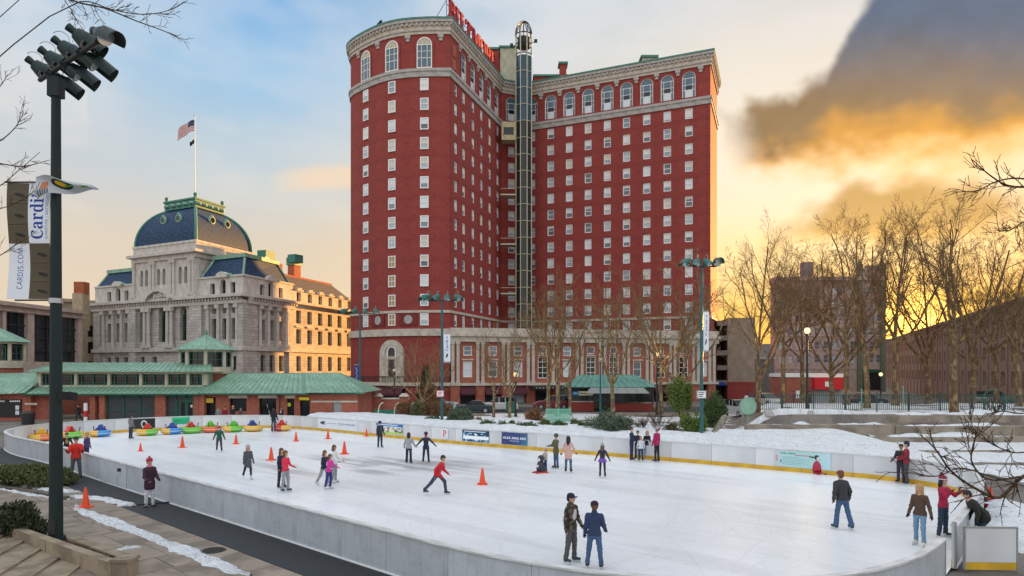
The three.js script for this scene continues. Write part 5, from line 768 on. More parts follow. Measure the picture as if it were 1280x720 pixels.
  fpart('rooftop_tank', f3, [box(L3 * 0.31, L3 * 0.405, 24.8, 29, -5, -3)], mat([0.22, 0.2, 0.22]), b3); fpart('shop_front', f3, [box(hx + 0.6, L3 - 0.8, 0.4, 4.2, 0.02, 0.12)], M.dark, b3); fpart('shop_trim', f3, [box(hx + 0.2, hx + 0.6, 0, 4.6, 0, 0.3), box(L3 - 0.8, L3 - 0.4, 0, 4.6, 0, 0.3), box(hx, L3, 4.3, 4.8, 0, 0.35)], M.greenPaint, b3);
  // garage by the hotel end
  const b4 = thing('parking_garage', 'tan concrete parking garage with open dark decks beside the hotel end', 'building'), A4 = [38.6, 128], B4 = [45.4, 127], f4 = frame(A4, B4);
  fpart('stair_tower', f4, [box(1.9, f4.len, CB, 14.6, -10, 0)], mat([0.40, 0.31, 0.23], { map: 'mottle', m: 4 }), b4); fpart('core', f4, [box(0, 1.9, CB, 14.6, -10, -7)], mat([0.34, 0.30, 0.26], { map: 'mottle' }), b4);
  for (let i = 0; i < 5; i++) fpart('deck', f4, [box(0, 1.9, CB + 2.6 + i * 2.8, CB + 3.5 + i * 2.8, -7, -0.1)], mat([0.30, 0.26, 0.22], { map: 'mottle' }), b4); fpart('base', f4, [box(1.9, f4.len, CB, 2.6, 0, 0.06)], M.brick, b4); fpart('blue_sign', f4, [box(0.2, 1.6, 1.9, 2.5, -0.05, 0.02)], mat([0.02, 0.05, 0.3]), b4);
  const b6 = thing('low_building', 'low dark building in the gap right of the garage', 'building', [50, 0, -140]); part('wall', [box(-3, 4, -0.6, 7, -6, 0)], mat([0.2, 0.18, 0.17], { map: 'mottle' }), b6); part('roof', [box(-3.2, 4.2, 7, 7.5, -6.2, 0.2)], M.limeGrey, b6);
  // small red restaurant
  const b5 = thing('restaurant', 'small brick restaurant with a red canopy behind the plaza trees', 'building'), d5 = 96, X5 = (px) => (px - 640) * d5 / FOC, g5 = gh(X5(1015), d5) - 0.2;
  part('wall', [box(X5(983), X5(1015.5), g5, 3.9, -d5 - 6, -d5)], M.brickWarm, b5); part('window', [box(X5(1016), X5(1054), g5, 2.4, -d5 - 0.6, -d5 - 0.5)], M.blindB, b5); part('roof', [box(X5(982), X5(1055), 3.9, 4.4, -d5 - 6.2, -d5 + 0.15)], M.white, b5);
  part('canopy', [box(X5(1015.5), X5(1054), 2.2, 3.85, -d5 - 0.4, -d5 + 0.8)], mat([0.62, 0.012, 0.02], { roughness: 0.6 }), b5); part('logo', [box(X5(1028), X5(1037), 2.6, 3.3, -d5 + 0.8, -d5 + 0.83)], M.white, b5); part('poster', [box(X5(995), X5(1000), 0.9, 2.0, -d5, -d5 + 0.04)], M.white, b5);
  // long brick terrace running away on the right; browns of wall, frames, panes imitate haze
  const b7 = thing('brick_terrace', 'long brick building in brown haze tones running away behind the trees on the right', 'building'), A7 = [113, 205], B7 = [58, 74], f7 = frame(A7, B7), h7 = [], n7 = 30, w7 = mat([0.34, 0.25, 0.2]);
  for (let i = 0; i < n7; i++) for (let r = 0; r < 3; r++) h7.push(holeRect(f7.len * (i + 0.5) / n7, 2.6 + r * 3.4, 1.8, 2.1));
  const m7 = mat([0.33, 0.22, 0.165], { map: 'mottle', m: 3 }); fpart('wall', f7, [wallWithHoles(f7.len, -0.6, 13.2, h7, 0.4)], m7, b7); fpart('parapet', f7, [box(0, f7.len, 13.2, 13.7, -0.5, 0.2)], mat([0.3, 0.2, 0.16], { map: 'mottle' }), b7); fpart('pane', f7, [box(0.2, f7.len - 0.2, 0.2, 12.8, -0.7, -0.6)], mat([0.16, 0.12, 0.10], { roughness: 0.15 }), b7);
  for (let i = 0; i < n7; i++) for (let r = 0; r < 3; r++) placeOn(f7, part('window', windowGeo(1.8, 2.1, 1, 1, 0.14), w7, b7), f7.len * (i + 0.5) / n7, 2.6 + r * 3.4, -0.25);
  for (let i = 0; i <= n7; i += 1) fpart('pier', f7, [box(f7.len * i / n7 - 0.3, f7.len * i / n7 + 0.3, -0.6, 13.2, 0, 0.18)], m7, b7);
  fpart('end_wall', f7, [box(f7.len - 0.4, f7.len, -0.6, 13.2, -12, -0.4)], m7, b7);
  // bakery shelter
  const d8 = 82, X8 = (px) => (px - 640) * d8 / FOC, s8 = d8 / FOC, b8 = thing('bakery_kiosk', 'small bakery kiosk with green hipped roof in front of the hotel', 'kiosk'), Z8 = -d8, Mr = mat([0.16, 0.40, 0.33], { map: 'seam', m: 2.2, roughness: 0.55 });
  part('brick_base', [box(X8(712), X8(742), 0, 1.1, Z8 - 0.3, Z8), box(X8(765), X8(817), 0, 0.9, Z8 - 0.3, Z8)], M.brick, b8); part('back_wall', [box(X8(712), X8(817), 0, 2.9, Z8 - 6, Z8 - 5.7)], mat([0.34, 0.26, 0.2]), b8); part('coping', [box(X8(712), X8(742), 1.1, 1.2, Z8 - 0.35, Z8 + 0.05)], M.lime, b8);
  for (const px of [713, 742, 751, 760, 766, 783, 800, 816]) part('post', [box(X8(px) - 0.07, X8(px) + 0.07, 0, 2.9, Z8 - 0.25, Z8 - 0.1)], M.black, b8); part('glazing', [box(X8(713), X8(816), 1.1, 2.8, Z8 - 0.22, Z8 - 0.2)], M.glassDark, b8);
  const e = 2.9, a = V(X8(708), e, Z8 + 0.5), b = V(X8(820), e, Z8 + 0.5), c = V(X8(800), 4.35, Z8 - 3), dd = V(X8(728), 4.35, Z8 - 3), a2 = V(X8(708), e, Z8 - 6.5), b2_ = V(X8(820), e, Z8 - 6.5); seamRoof('roof', a, b, c, dd, Mr, b8, 0.9); part('roof_end', boxUV(merge([face(b, b2_, c), face(a2, a, dd), face(b2_, a2, dd, c)])), Mr, b8); part('soffit', [box(X8(709), X8(819), 2.78, 2.88, Z8 - 6.4, Z8 + 0.45)], M.black, b8);
  seamRoof('awning', V(X8(730), 2.2, Z8 + 1.9), V(X8(808), 2.2, Z8 + 1.9), V(X8(803), 2.85, Z8 + 0.52), V(X8(738), 2.85, Z8 + 0.52), mat([0.34, 0.38, 0.36], { map: 'cloth', m: 1 }), b8, 1.2);
  const sg = canvasTex(256, 56, (x, w, h) => { x.fillStyle = '#2a5f96'; x.fillRect(0, 0, 82, h); x.fillStyle = '#d8d2ac'; x.fillRect(82, 0, w, h); x.fillStyle = '#7fb8e0'; x.fillRect(16, 16, 50, 22); x.fillStyle = '#222a3a'; x.font = 'bold 38px sans-serif'; x.fillText('BAKERY', 90, 42); });
  const sp = new THREE.BoxGeometry(X8(741) - X8(715), 0.5, 0.06); part('shop_sign', sp, new THREE.MeshStandardMaterial({ map: sg, roughness: 0.6 }), b8).position.set(X8(728), 2.15, Z8 + 0.12);
}
// ---------------------------------------------------------------- bare trees
function growTree(s, H, o = {}) {
  setSeed(s);
  const { forks = 5, trunkH = 0.28, r0 = H * 0.0150, spread = 0.8, lev = 4, dens = 1, lean = 0 } = o;
  const T = { P: [], N: [], U: [], I: [] }, C = { P: [], N: [], U: [], I: [] };
  const add = (q, pts, rad, seg) => tubeArrays(q.P, q.N, q.U, q.I, pts, rad, seg);
  const perp = (d) => { const a = Math.abs(d.y) < 0.9 ? V(0, 1, 0) : V(1, 0, 0); return a.cross(d).normalize(); };
  function bough(p, d, len, r, level) {
    const n = level <= 1 ? 7 : level === 2 ? 5 : level === 3 ? 4 : 2, pts = [p.clone()], rad = [r], dir = d.clone(), st = len / n, dirs = [d.clone()];
    for (let i = 0; i < n; i++) { dir.add(V(rr(-1, 1), rr(-1, 1), rr(-1, 1)).multiplyScalar(level <= 1 ? 0.2 : 0.27)); dir.y += level <= 1 ? 0.09 : level === 2 ? 0.10 : level === 3 ? 0.07 : 0.02; dir.normalize(); pts.push(pts[i].clone().addScaledVector(dir, st)); rad.push(Math.max(0.0065, r * (1 - (i + 1) / n * (level >= lev ? 0.75 : 0.62)))); dirs.push(dir.clone()); }
    add(C, pts, rad, level <= 1 ? 7 : level === 2 ? 5 : 3);
    if (level >= lev) return;
    const kids = Math.round((level === 1 ? 9 : level === 2 ? 9 : 8) * dens * rr(0.8, 1.2));
    for (let k = 0; k < kids; k++) {
      const t = lerp(0.22, 1, (k + rnd()) / kids), f = t * n, i = Math.min(n - 1, Math.floor(f)), q = pts[i].clone().lerp(pts[i + 1], f - i), bd = dirs[i + 1], ax = perp(bd).applyAxisAngle(bd, rr(0, 6.283)), a = rr(0.45, 0.95) * (level >= 3 ? 1.15 : 1);
      const nd = bd.clone().applyAxisAngle(ax, a); if (nd.y < -0.15) nd.y *= 0.4; nd.normalize();
      bough(q, nd, len * rr(0.34, 0.58) * (1 - 0.35 * t) * (level === 3 ? 0.85 : 1), Math.max(0.009, lerp(r, rad[n], t) * rr(0.42, 0.62)), level + 1);
    }
  }
  const th = H * trunkH, tn = 6, tp = [V(0, -0.15, 0)], tr = [r0 * 1.45]; let dx = 0, dz = 0;
  for (let i = 1; i <= tn; i++) { dx += rr(-0.05, 0.05) + lean * 0.05; dz += rr(-0.05, 0.05); tp.push(V(dx, th * i / tn, dz)); tr.push(r0 * lerp(1.05, 0.78, i / tn) * (i === 1 ? 1.12 : 1)); }
  add(T, tp, tr, 10);
  const top = tp[tn], ph = rr(0, 6.28);
  for (let k = 0; k < forks; k++) { const a = ph + k / forks * 6.283 + rr(-0.3, 0.3), tilt = k === 0 && !o.vase ? 0.12 : spread * rr(0.7, 1.15); const d = V(Math.cos(a) * Math.sin(tilt), Math.cos(tilt), Math.sin(a) * Math.sin(tilt)); const q = k === 0 ? top.clone() : tp[tn].clone().lerp(tp[tn - 2], rr(0, 0.9)); bough(q, d, (H - q.y) * rr(0.72, 0.92), r0 * rr(0.40, 0.56), 1); }
  return { trunk: fromArrays(T.P, T.N, T.U, T.I), crown: fromArrays(C.P, C.N, C.U, C.I) };
}
const twig = mat([0.36, 0.27, 0.18], { map: 'bark', m: 1.2, roughness: 0.95 }), twigPale = mat([0.56, 0.46, 0.33], { map: 'bark', m: 1.2, roughness: 0.95 });
const kinds = [growTree(1001, 14, { forks: 5, dens: 0.9 }), growTree(1002, 14, { forks: 4, trunkH: 0.34, spread: 0.72 }), growTree(1003, 14, { forks: 6, trunkH: 0.22, spread: 0.95 }), growTree(1004, 14, { forks: 5, trunkH: 0.38, spread: 0.66, dens: 0.92 }), growTree(1005, 14, { forks: 4, trunkH: 0.30, spread: 0.8, lean: 0.6, dens: 0.9 })];
function plantTree(px, d, H, k, turn, label, pale, group) {
  const x = (px - 640) * d / FOC, t = thing(pale ? 'plane_tree' : 'bare_tree', label, 'tree', [x, gh(x, d), -d], turn, group), q = kinds[k];
  part('trunk', q.trunk, pale ? M.bark : mat([0.40, 0.32, 0.23], { map: 'bark', m: 1.3, roughness: 0.95 }), t); part('crown', q.crown, pale ? twigPale : twig, t); t.scale.setScalar(H / 14 * (pale ? (px > 680 ? 1.02 : 0.9) : 0.97)); return t;
}
const gA = 'bare trees in front of the hotel', gB = 'bare trees on the right-hand plaza';
[[527, 66, 9.5, 2, 0.4, 'short low-forking bare tree left of the banner pole'], [617, 71, 10.5, 4, 1.1, 'slim bare tree behind the white parked car'], [637, 69, 11.5, 0, 2.2, 'pale bare tree just right of the white parked car'], [686, 76, 14, 3, 0.2, 'bare tree standing in front of the maroon car bonnet'], [697, 73, 15, 1, 3.3, 'bare tree covering the middle of the maroon car'], [713, 75, 12, 4, 4.1, 'thin bare tree at the bakery sign end'], [766, 70, 14.5, 0, 5.0, 'pale blotched plane tree in front of the bakery kiosk'], [826, 76, 15, 3, 1.7, 'bare tree right of the bakery kiosk'], [852, 71, 16.5, 2, 2.6, 'bare tree rising behind the rounded evergreen bush']].forEach(([px, d, H, k, t, l]) => plantTree(px, d, H, k, t, l, true, gA));
[[948, 49.5, 14.2, 0, 0.9, 'bare tree leaning beside the pale green disc'], [979, 64, 15.5, 3, 2.0, 'bare tree behind the fence left of the lamp post'], [1003, 70, 16, 1, 0.3, 'bare tree close behind the plaza lamp post'], [1040, 66, 15.5, 2, 4.4, 'bare tree in front of the red canopy'], [1058, 60, 17.5, 3, 5.1, 'bare tree at the right end of the red canopy'], [1084, 55, 15.5, 4, 1.5, 'bare tree before the shop front of the pink block'], [1119, 60, 18.0, 1, 2.9, 'tall dark tree at the edge of the sunset glow'], [1160, 66, 17, 0, 3.6, 'bare tree right below the setting sun'], [1193, 50.5, 16.2, 3, 0.1, 'thick bare tree growing just behind the top step'], [1216, 62, 18.0, 2, 5.7, 'tall bare tree left of the ring ornament'], [1246, 70, 16.0, 1, 1.2, 'bare tree far behind the ring ornament'], [1274, 57, 16.0, 4, 2.4, 'rightmost bare tree of the plaza row']].forEach(([px, d, H, k, t, l]) => plantTree(px, d, H, k, t, l, false, gB));
// two near trees stand just outside the frame; their boughs reach into the picture
function nearTree(label, base, H, limbs, s) {
  setSeed(s); const t = thing('overhanging_tree', label, 'tree', base, 0, 'near trees with boughs reaching into the picture'), b = V(...base), T = { P: [], N: [], U: [], I: [] }, C = { P: [], N: [], U: [], I: [] };
  tubeArrays(T.P, T.N, T.U, T.I, [V(0, -0.2, 0), V(0.05, H * 0.3, 0), V(0, H * 0.65, 0.05), V(0.05, H, 0)], [0.22, 0.17, 0.13, 0.05], 10); part('trunk', fromArrays(T.P, T.N, T.U, T.I), M.barkDark, t);
  const twigs = (pts, rad, depth) => { tubeArrays(C.P, C.N, C.U, C.I, pts, rad, depth ? 5 : 6); if (depth > 1) return; const n = pts.length; for (let k = 0; k < (depth === 0 ? n * 0.62 : n * 0.55); k++) { const f = rr(depth ? 0.15 : 0.3, 0.98) * (n - 1), i = Math.floor(f), q = pts[i].clone().lerp(pts[i + 1], f - i), d = pts[i + 1].clone().sub(pts[i]).normalize(); const nd = d.clone().add(V(rr(-1, 1), rr(-0.9, 1), rr(-0.5, 0.5)).multiplyScalar(0.8)).normalize(), L = rr(0.07, 0.24) / (depth * 0.7 + 0.7), m = [q], r = Math.max(0.0035, lerp(rad[i], rad[i + 1], f - i) * 0.55), R = [r]; for (let j = 0; j < 3; j++) { nd.add(V(rr(-1, 1), rr(-0.8, 1), rr(-1, 1)).multiplyScalar(0.25)).normalize(); m.push(m[j].clone().addScaledVector(nd, L / 3)); R.push(Math.max(0.0026, r * (1 - (j + 1) / 4.2))); } twigs(m, R, depth + 1); } };
  for (const [pts, r] of limbs) { const P = pts.map(([px, py, d]) => at(px, py, d).sub(b)), root = V(0.02, clamp(P[0].y - Math.hypot(P[0].x, P[0].z) * 0.25, 0.5, H - 0.2), 0), curve = new THREE.CatmullRomCurve3([root, ...P]), all = curve.getPoints(P.length * 4); twigs(all, all.map((_, i) => lerp(r * 0.68, 0.0042, i / (all.length - 1))), 0); }
  part('crown', fromArrays(C.P, C.N, C.U, C.I), M.barkDark, t); return t;
}
nearTree('near bare tree beyond the right picture edge, boughs over the rink', [7.6, 0, -7.4], 8, [
  [[[1300, 236, 7.0], [1260, 232, 6.9], [1236, 218, 6.8], [1216, 200, 6.7]], 0.022], [[[1285, 224, 7.1], [1248, 226, 7.0], [1222, 238, 6.9], [1196, 240, 6.8]], 0.016],
  [[[1320, 290, 7.0], [1285, 276, 6.9], [1262, 288, 6.8], [1246, 288, 6.7]], 0.014],
  [[[1330, 585, 6.2], [1278, 596, 6.1], [1250, 622, 6.0], [1222, 612, 5.9], [1190, 590, 5.8], [1168, 560, 5.7], [1152, 545, 5.7]], 0.03], [[[1290, 596, 6.1], [1232, 598, 5.9], [1214, 575, 5.9], [1220, 540, 5.9], [1208, 532, 5.8]], 0.016], [[[1240, 596, 5.9], [1200, 585, 5.8], [1172, 595, 5.7], [1148, 595, 5.7]], 0.010],
  [[[1320, 560, 6.4], [1272, 566, 6.3], [1250, 560, 6.2], [1222, 545, 6.1]], 0.014], [[[1320, 515, 6.6], [1275, 517, 6.5], [1252, 514, 6.4], [1236, 520, 6.3]], 0.012]], 71);
nearTree('near bare tree beyond the left picture edge, twigs over the banner', [-9.6, 0.6, -11.5], 12, [
  [[[-60, 215, 11.5], [-10, 204, 11.2], [28, 208, 11], [62, 200, 10.8]], 0.03], [[[-40, 190, 11.6], [0, 176, 11.4], [20, 158, 11.3], [30, 140, 11.2]], 0.02], [[[-40, 240, 11.3], [0, 232, 11.1], [22, 214, 11], [50, 190, 10.9]], 0.02], [[[-50, 340, 11.4], [-5, 322, 11.2], [20, 306, 11], [36, 296, 10.9]], 0.018], [[[-60, 150, 11.8], [-20, 126, 11.6], [0, 108, 11.5], [8, 96, 11.4]], 0.02], [[[-50, 268, 11.4], [-5, 262, 11.2], [24, 252, 11], [44, 238, 10.9]], 0.016],
  [[[-20, -70, 10.5], [40, -40, 10.2], [90, 0, 10], [130, 10, 9.9], [170, 26, 9.8], [208, 40, 9.7], [220, 46, 9.7]], 0.026], [[[100, 2, 10], [140, 12, 9.9], [180, 18, 9.8], [214, 12, 9.7], [229, 4, 9.7]], 0.014], [[[60, -20, 10.2], [86, 8, 10.1], [92, 18, 10], [98, 30, 10]], 0.010]], 72);

// ---------------------------------------------------------------- shrubs and evergreens
function leafCloud(s, n, fn, len, wid, dirUp = 0.4) {            // small pointed leaves spread through a volume
  setSeed(s); const P = [], N = [], U = []; 
  for (let i = 0; i < n; i++) { const c = fn(), d = V(rr(-1, 1), rr(-0.5, 1) + dirUp, rr(-1, 1)).normalize(), w = V(rr(-1, 1), rr(-1, 1), rr(-1, 1)).cross(d).normalize(), L = len * rr(0.6, 1.3), W = wid * rr(0.6, 1.3), a = c.clone(), b = c.clone().addScaledVector(d, L * 0.5).addScaledVector(w, W), e = c.clone().addScaledVector(d, L), f = c.clone().addScaledVector(d, L * 0.5).addScaledVector(w, -W), nn = w.clone().cross(d).normalize(); for (const q of [a, b, e, a, e, f]) { P.push(q.x, q.y, q.z); N.push(nn.x, nn.y, nn.z); U.push(q.x, q.y); } }
  const g = new THREE.BufferGeometry(); g.setAttribute('position', new THREE.Float32BufferAttribute(P, 3)); g.setAttribute('normal', new THREE.Float32BufferAttribute(N, 3)); g.setAttribute('uv', new THREE.Float32BufferAttribute(U, 2)); return g;
}
const clumpy = (w, h, dp, k, s, lo = 0.15) => { setSeed(s); const cs = Array.from({ length: k }, () => { const a = rr(0, 6.28), r = Math.sqrt(rnd()) * 0.8; return [Math.cos(a) * r * w, rr(lo, 0.85) * h * (1 - (lo > 0.3 ? 0.12 : 0.4) * r), Math.sin(a) * r * dp, rr(0.22, 0.42)]; }); return () => { const c = cs[Math.floor(rnd() * k)]; const v = V(rr(-1, 1), rr(-1, 1), rr(-1, 1)).normalize().multiplyScalar(Math.pow(rnd(), 0.35)); return V(c[0] + v.x * c[3] * w * 0.9, Math.max(0.02, c[1] + v.y * c[3] * h * 1.1), c[2] + v.z * c[3] * dp * 0.9); }; };
const leafMat = (r, g, b) => mat([r, g, b], { map: 'speck', m: 0.9, roughness: 0.8, side: THREE.DoubleSide });
const LM = { juniper: leafMat(0.13, 0.16, 0.05), dark: leafMat(0.05, 0.07, 0.025), brown: leafMat(0.30, 0.15, 0.07), green: leafMat(0.09, 0.16, 0.045), bright: leafMat(0.16, 0.23, 0.04), grey: leafMat(0.14, 0.19, 0.12), olive: leafMat(0.18, 0.17, 0.075) };
function shrub(name, label, px, py, h0, w, h, dp, m, n, len, s, group = 'evergreen shrubs', stems = 6, lo = 0.15) {
  const p = gnd(px, py, h0), t = thing(name, label, 'shrub', [p.x, h0, p.z], 0, group);
  part('foliage', leafCloud(s, n, clumpy(w, lo > 0.3 ? h : h, dp, lo > 0.3 ? 14 : 26, s, lo), len, len * 0.22), m, t); const L = []; setSeed(s + 1); for (let i = 0; i < stems; i++) { const a = rr(0, 6.28); L.push(rod(V(0, -0.05, 0), V(Math.cos(a) * w * 0.5, h * 0.6, Math.sin(a) * dp * 0.5), 0.03, 0.012, 5)); } part('stem', boxUV(merge(L)), M.barkDark, t); return t;
}
shrub('juniper_shrub', 'wide low juniper spreading beside the walkway mat', 32, 606, 0.05, 2.2, 0.85, 1.2, LM.juniper, 9000, 0.16, 601);
shrub('juniper_shrub', 'juniper clump just behind the floodlight pole', 72, 604, 0.05, 0.8, 0.7, 0.7, LM.juniper, 3000, 0.15, 602);
shrub('dark_shrub', 'dark evergreen clump behind the sloping kerb in the corner', 8, 668, 0.2, 1.1, 0.95, 0.7, LM.dark, 7000, 0.14, 603); shrub('dark_shrub', 'small dark evergreen tuft between the corner clump and the pole', 40, 672, 0.15, 0.45, 0.5, 0.4, LM.dark, 2200, 0.12, 604);
shrub('grey_shrub', 'grey green shrub at the foot of the banner pole', 575, 533, 0.5, 1.1, 1.5, 0.9, LM.grey, 4200, 0.2, 605); shrub('grey_shrub', 'small grey green shrub left of the banner pole foot', 540, 532, 0.5, 0.7, 0.9, 0.6, LM.grey, 2000, 0.18, 606);
[[610, 537, 0.75, 'lowest dark green juniper by the blue picture banner'], [635, 539, 0.9, 'juniper mound above the dark blue banner'], [660, 541, 0.8, 'juniper mound right of the dark blue banner'], [680, 538, 0.7, 'juniper below the green lattice screen'], [700, 540, 0.6, 'rightmost small juniper in the snow']].forEach(([px, py, w, l], i) => shrub('low_juniper', l, px, py, 0.55, w, 0.75, 0.7, i % 2 ? LM.juniper : LM.green, 2400, 0.15, 610 + i, 'low junipers in the snow bank'));
shrub('round_shrub', 'big dark green shrub above the skater in the tutu', 762, 542, 0.7, 1.7, 1.5, 1.1, LM.grey, 6500, 0.17, 620); shrub('round_shrub', 'lower shrub touching the big dark green shrub on its left', 735, 541, 0.6, 0.8, 0.8, 0.7, LM.green, 2600, 0.16, 621);
shrub('evergreen_bush', 'rounded evergreen bush on a stem left of the right floodlight pole', 852, 533, 0.6, 1.15, 3.3, 0.9, LM.bright, 5500, 0.2, 622, 'evergreen shrubs', 6, 0.62); shrub('evergreen_bush', 'tall loose evergreen bush behind the right floodlight pole', 893, 534, 0.7, 0.95, 2.6, 0.9, LM.green, 6000, 0.2, 623); shrub('evergreen_bush', 'lower evergreen bush at the foot of the right floodlight pole', 866, 545, 0.6, 1.0, 1.6, 0.8, LM.bright, 4000, 0.18, 624);
[[505, 524, 0.75], [523, 525, 0.7], [540, 524, 0.7], [556, 524, 0.8]].forEach(([px, py, w], i) => shrub('dry_hedge', ['leftmost rusty dry bush of the row by the brick wall', 'second rusty dry bush of the row by the brick wall', 'third rusty dry bush of the row by the brick wall', 'rusty dry bush nearest the banner pole'][i], px, py, 0.3, w, 1.8, 0.7, i === 1 ? LM.olive : LM.brown, 3000, 0.2, 630 + i, 'rusty dry bushes'));
shrub('dry_shrub', 'dry brown shrub left of the green lattice screen', 668, 527, 0.3, 1.0, 1.2, 0.8, LM.brown, 1500, 0.22, 640, 'dry shrubs');
{ // conical evergreen
  const p = gnd(531, 520, 0), t = thing('conifer', 'small conical evergreen tree in front of the brick hotel corner', 'tree', [p.x, 0, p.z - 1]); setSeed(650); part('trunk', [cyl(0.14, 0.05, 0, 4.6, 0, 0, 7)], M.barkDark, t);
  part('crown', leafCloud(651, 9000, () => { const h = rnd() * 0.97, a = rr(0, 6.28), r = (1 - h) * 1.75 * (0.75 + 0.25 * Math.sin(h * 38 + a * 2)) * Math.pow(rnd(), 0.4) + 0.08; return V(Math.cos(a) * r, 0.6 + h * 4.6 - r * 0.25, Math.sin(a) * r); }, 0.24, 0.05, 0.1), leafMat(0.06, 0.075, 0.025), t); part('dry_foliage', leafCloud(652, 2600, () => { const h = rr(0.05, 0.6), a = rr(-0.4, 1.8), r = (1 - h) * 1.8 * Math.pow(rnd(), 0.2) + 0.08; return V(Math.sin(a) * r, 0.7 + h * 4.4 - r * 0.2, Math.cos(a) * r); }, 0.24, 0.05, 0.1), LM.brown, t); t.scale.setScalar(1.05);
}
[[803, 537, 1.0, 'small bare shrub left of the larger bare shrub in the snow'], [824, 541, 1.35, 'larger bare shrub above the group of five skaters']].forEach(([px, py, k, l], i) => { const p = gnd(px, py, 0.6), t = thing('bare_shrub', l, 'shrub', [p.x, 0.55, p.z], 0, 'bare shrubs in the snow'); setSeed(660 + i); const C = { P: [], N: [], U: [], I: [] }; for (let s = 0; s < 11; s++) { const a = rr(0, 6.28), d = V(Math.cos(a) * 0.75, rr(0.7, 1.1), Math.sin(a) * 0.75).normalize(); const go = (q, dir, L, r, lv) => { const pts = [q], R = [r]; for (let j = 0; j < 4; j++) { dir = dir.clone().add(V(rr(-1, 1), rr(-0.6, 1), rr(-1, 1)).multiplyScalar(0.25)).normalize(); pts.push(pts[j].clone().addScaledVector(dir, L / 4)); R.push(r * (1 - (j + 1) / 5)); } tubeArrays(C.P, C.N, C.U, C.I, pts, R, 4); if (lv < 3) for (let c = 0; c < 4; c++) go(pts[1 + Math.floor(rnd() * 3)], dir.clone().add(V(rr(-1, 1), rr(-0.3, 1), rr(-1, 1)).multiplyScalar(0.7)).normalize(), L * 0.6, r * 0.55, lv + 1); }; go(V(0, 0, 0), d, 1.0 * k, 0.028, 1); } part('branches', fromArrays(C.P, C.N, C.U, C.I), M.barkDark, t); });
[[598, 531, 'dry brown tuft in the snow above the blue picture banner'], [720, 534, 'dry brown tuft right of the green lattice screen'], [783, 533, 'dry brown tuft between the dark green shrub and the small bare shrub'], [842, 540, 'dry brown tuft left of the right floodlight pole foot']].forEach(([px, py, l], i) => shrub('dry_tuft', l, px, py, 0.6, 0.5, 0.6, 0.45, i % 2 ? LM.olive : LM.brown, 500, 0.22, 670 + i, 'dry tufts poking through the snow'));
// ---------------------------------------------------------------- floodlight poles
function floodlight(parent, pos, aim, k, m) {                          // one lamp: drum housing with a deep visor, glass face, bracket
  const h = part('floodlight', boxUV(merge([new THREE.CylinderGeometry(0.30 * k, 0.20 * k, 0.34 * k, 14).rotateX(Math.PI / 2).translate(0, 0, 0.0), new THREE.CylinderGeometry(0.11 * k, 0.14 * k, 0.3 * k, 10).rotateX(Math.PI / 2).translate(0, 0, -0.3 * k)])), m, parent);
  part('visor', boxUV(new THREE.CylinderGeometry(0.31 * k, 0.31 * k, 0.62 * k, 14, 1, true, -Math.PI * 0.1, Math.PI * 1.2).rotateX(Math.PI / 2).rotateZ(Math.PI / 2).translate(0, 0, 0.45 * k)), new THREE.MeshStandardMaterial({ color: m.color, roughness: 0.5, side: THREE.DoubleSide }), h);
  part('lens', boxUV(new THREE.CylinderGeometry(0.28 * k, 0.28 * k, 0.03, 16).rotateX(Math.PI / 2).translate(0, 0, 0.18 * k)), mat([0.45, 0.5, 0.52], { roughness: 0.12, metalness: 0.3 }), h);
  part('cable', boxUV(new THREE.TorusGeometry(0.26 * k, 0.015 * k, 5, 14, 3.6).rotateY(Math.PI / 2).translate(0.05, 0.16 * k, -0.32 * k)), M.steel, h);
  h.position.copy(pos); h.lookAt(pos.clone().add(aim).add(parent.position)); return h;
}
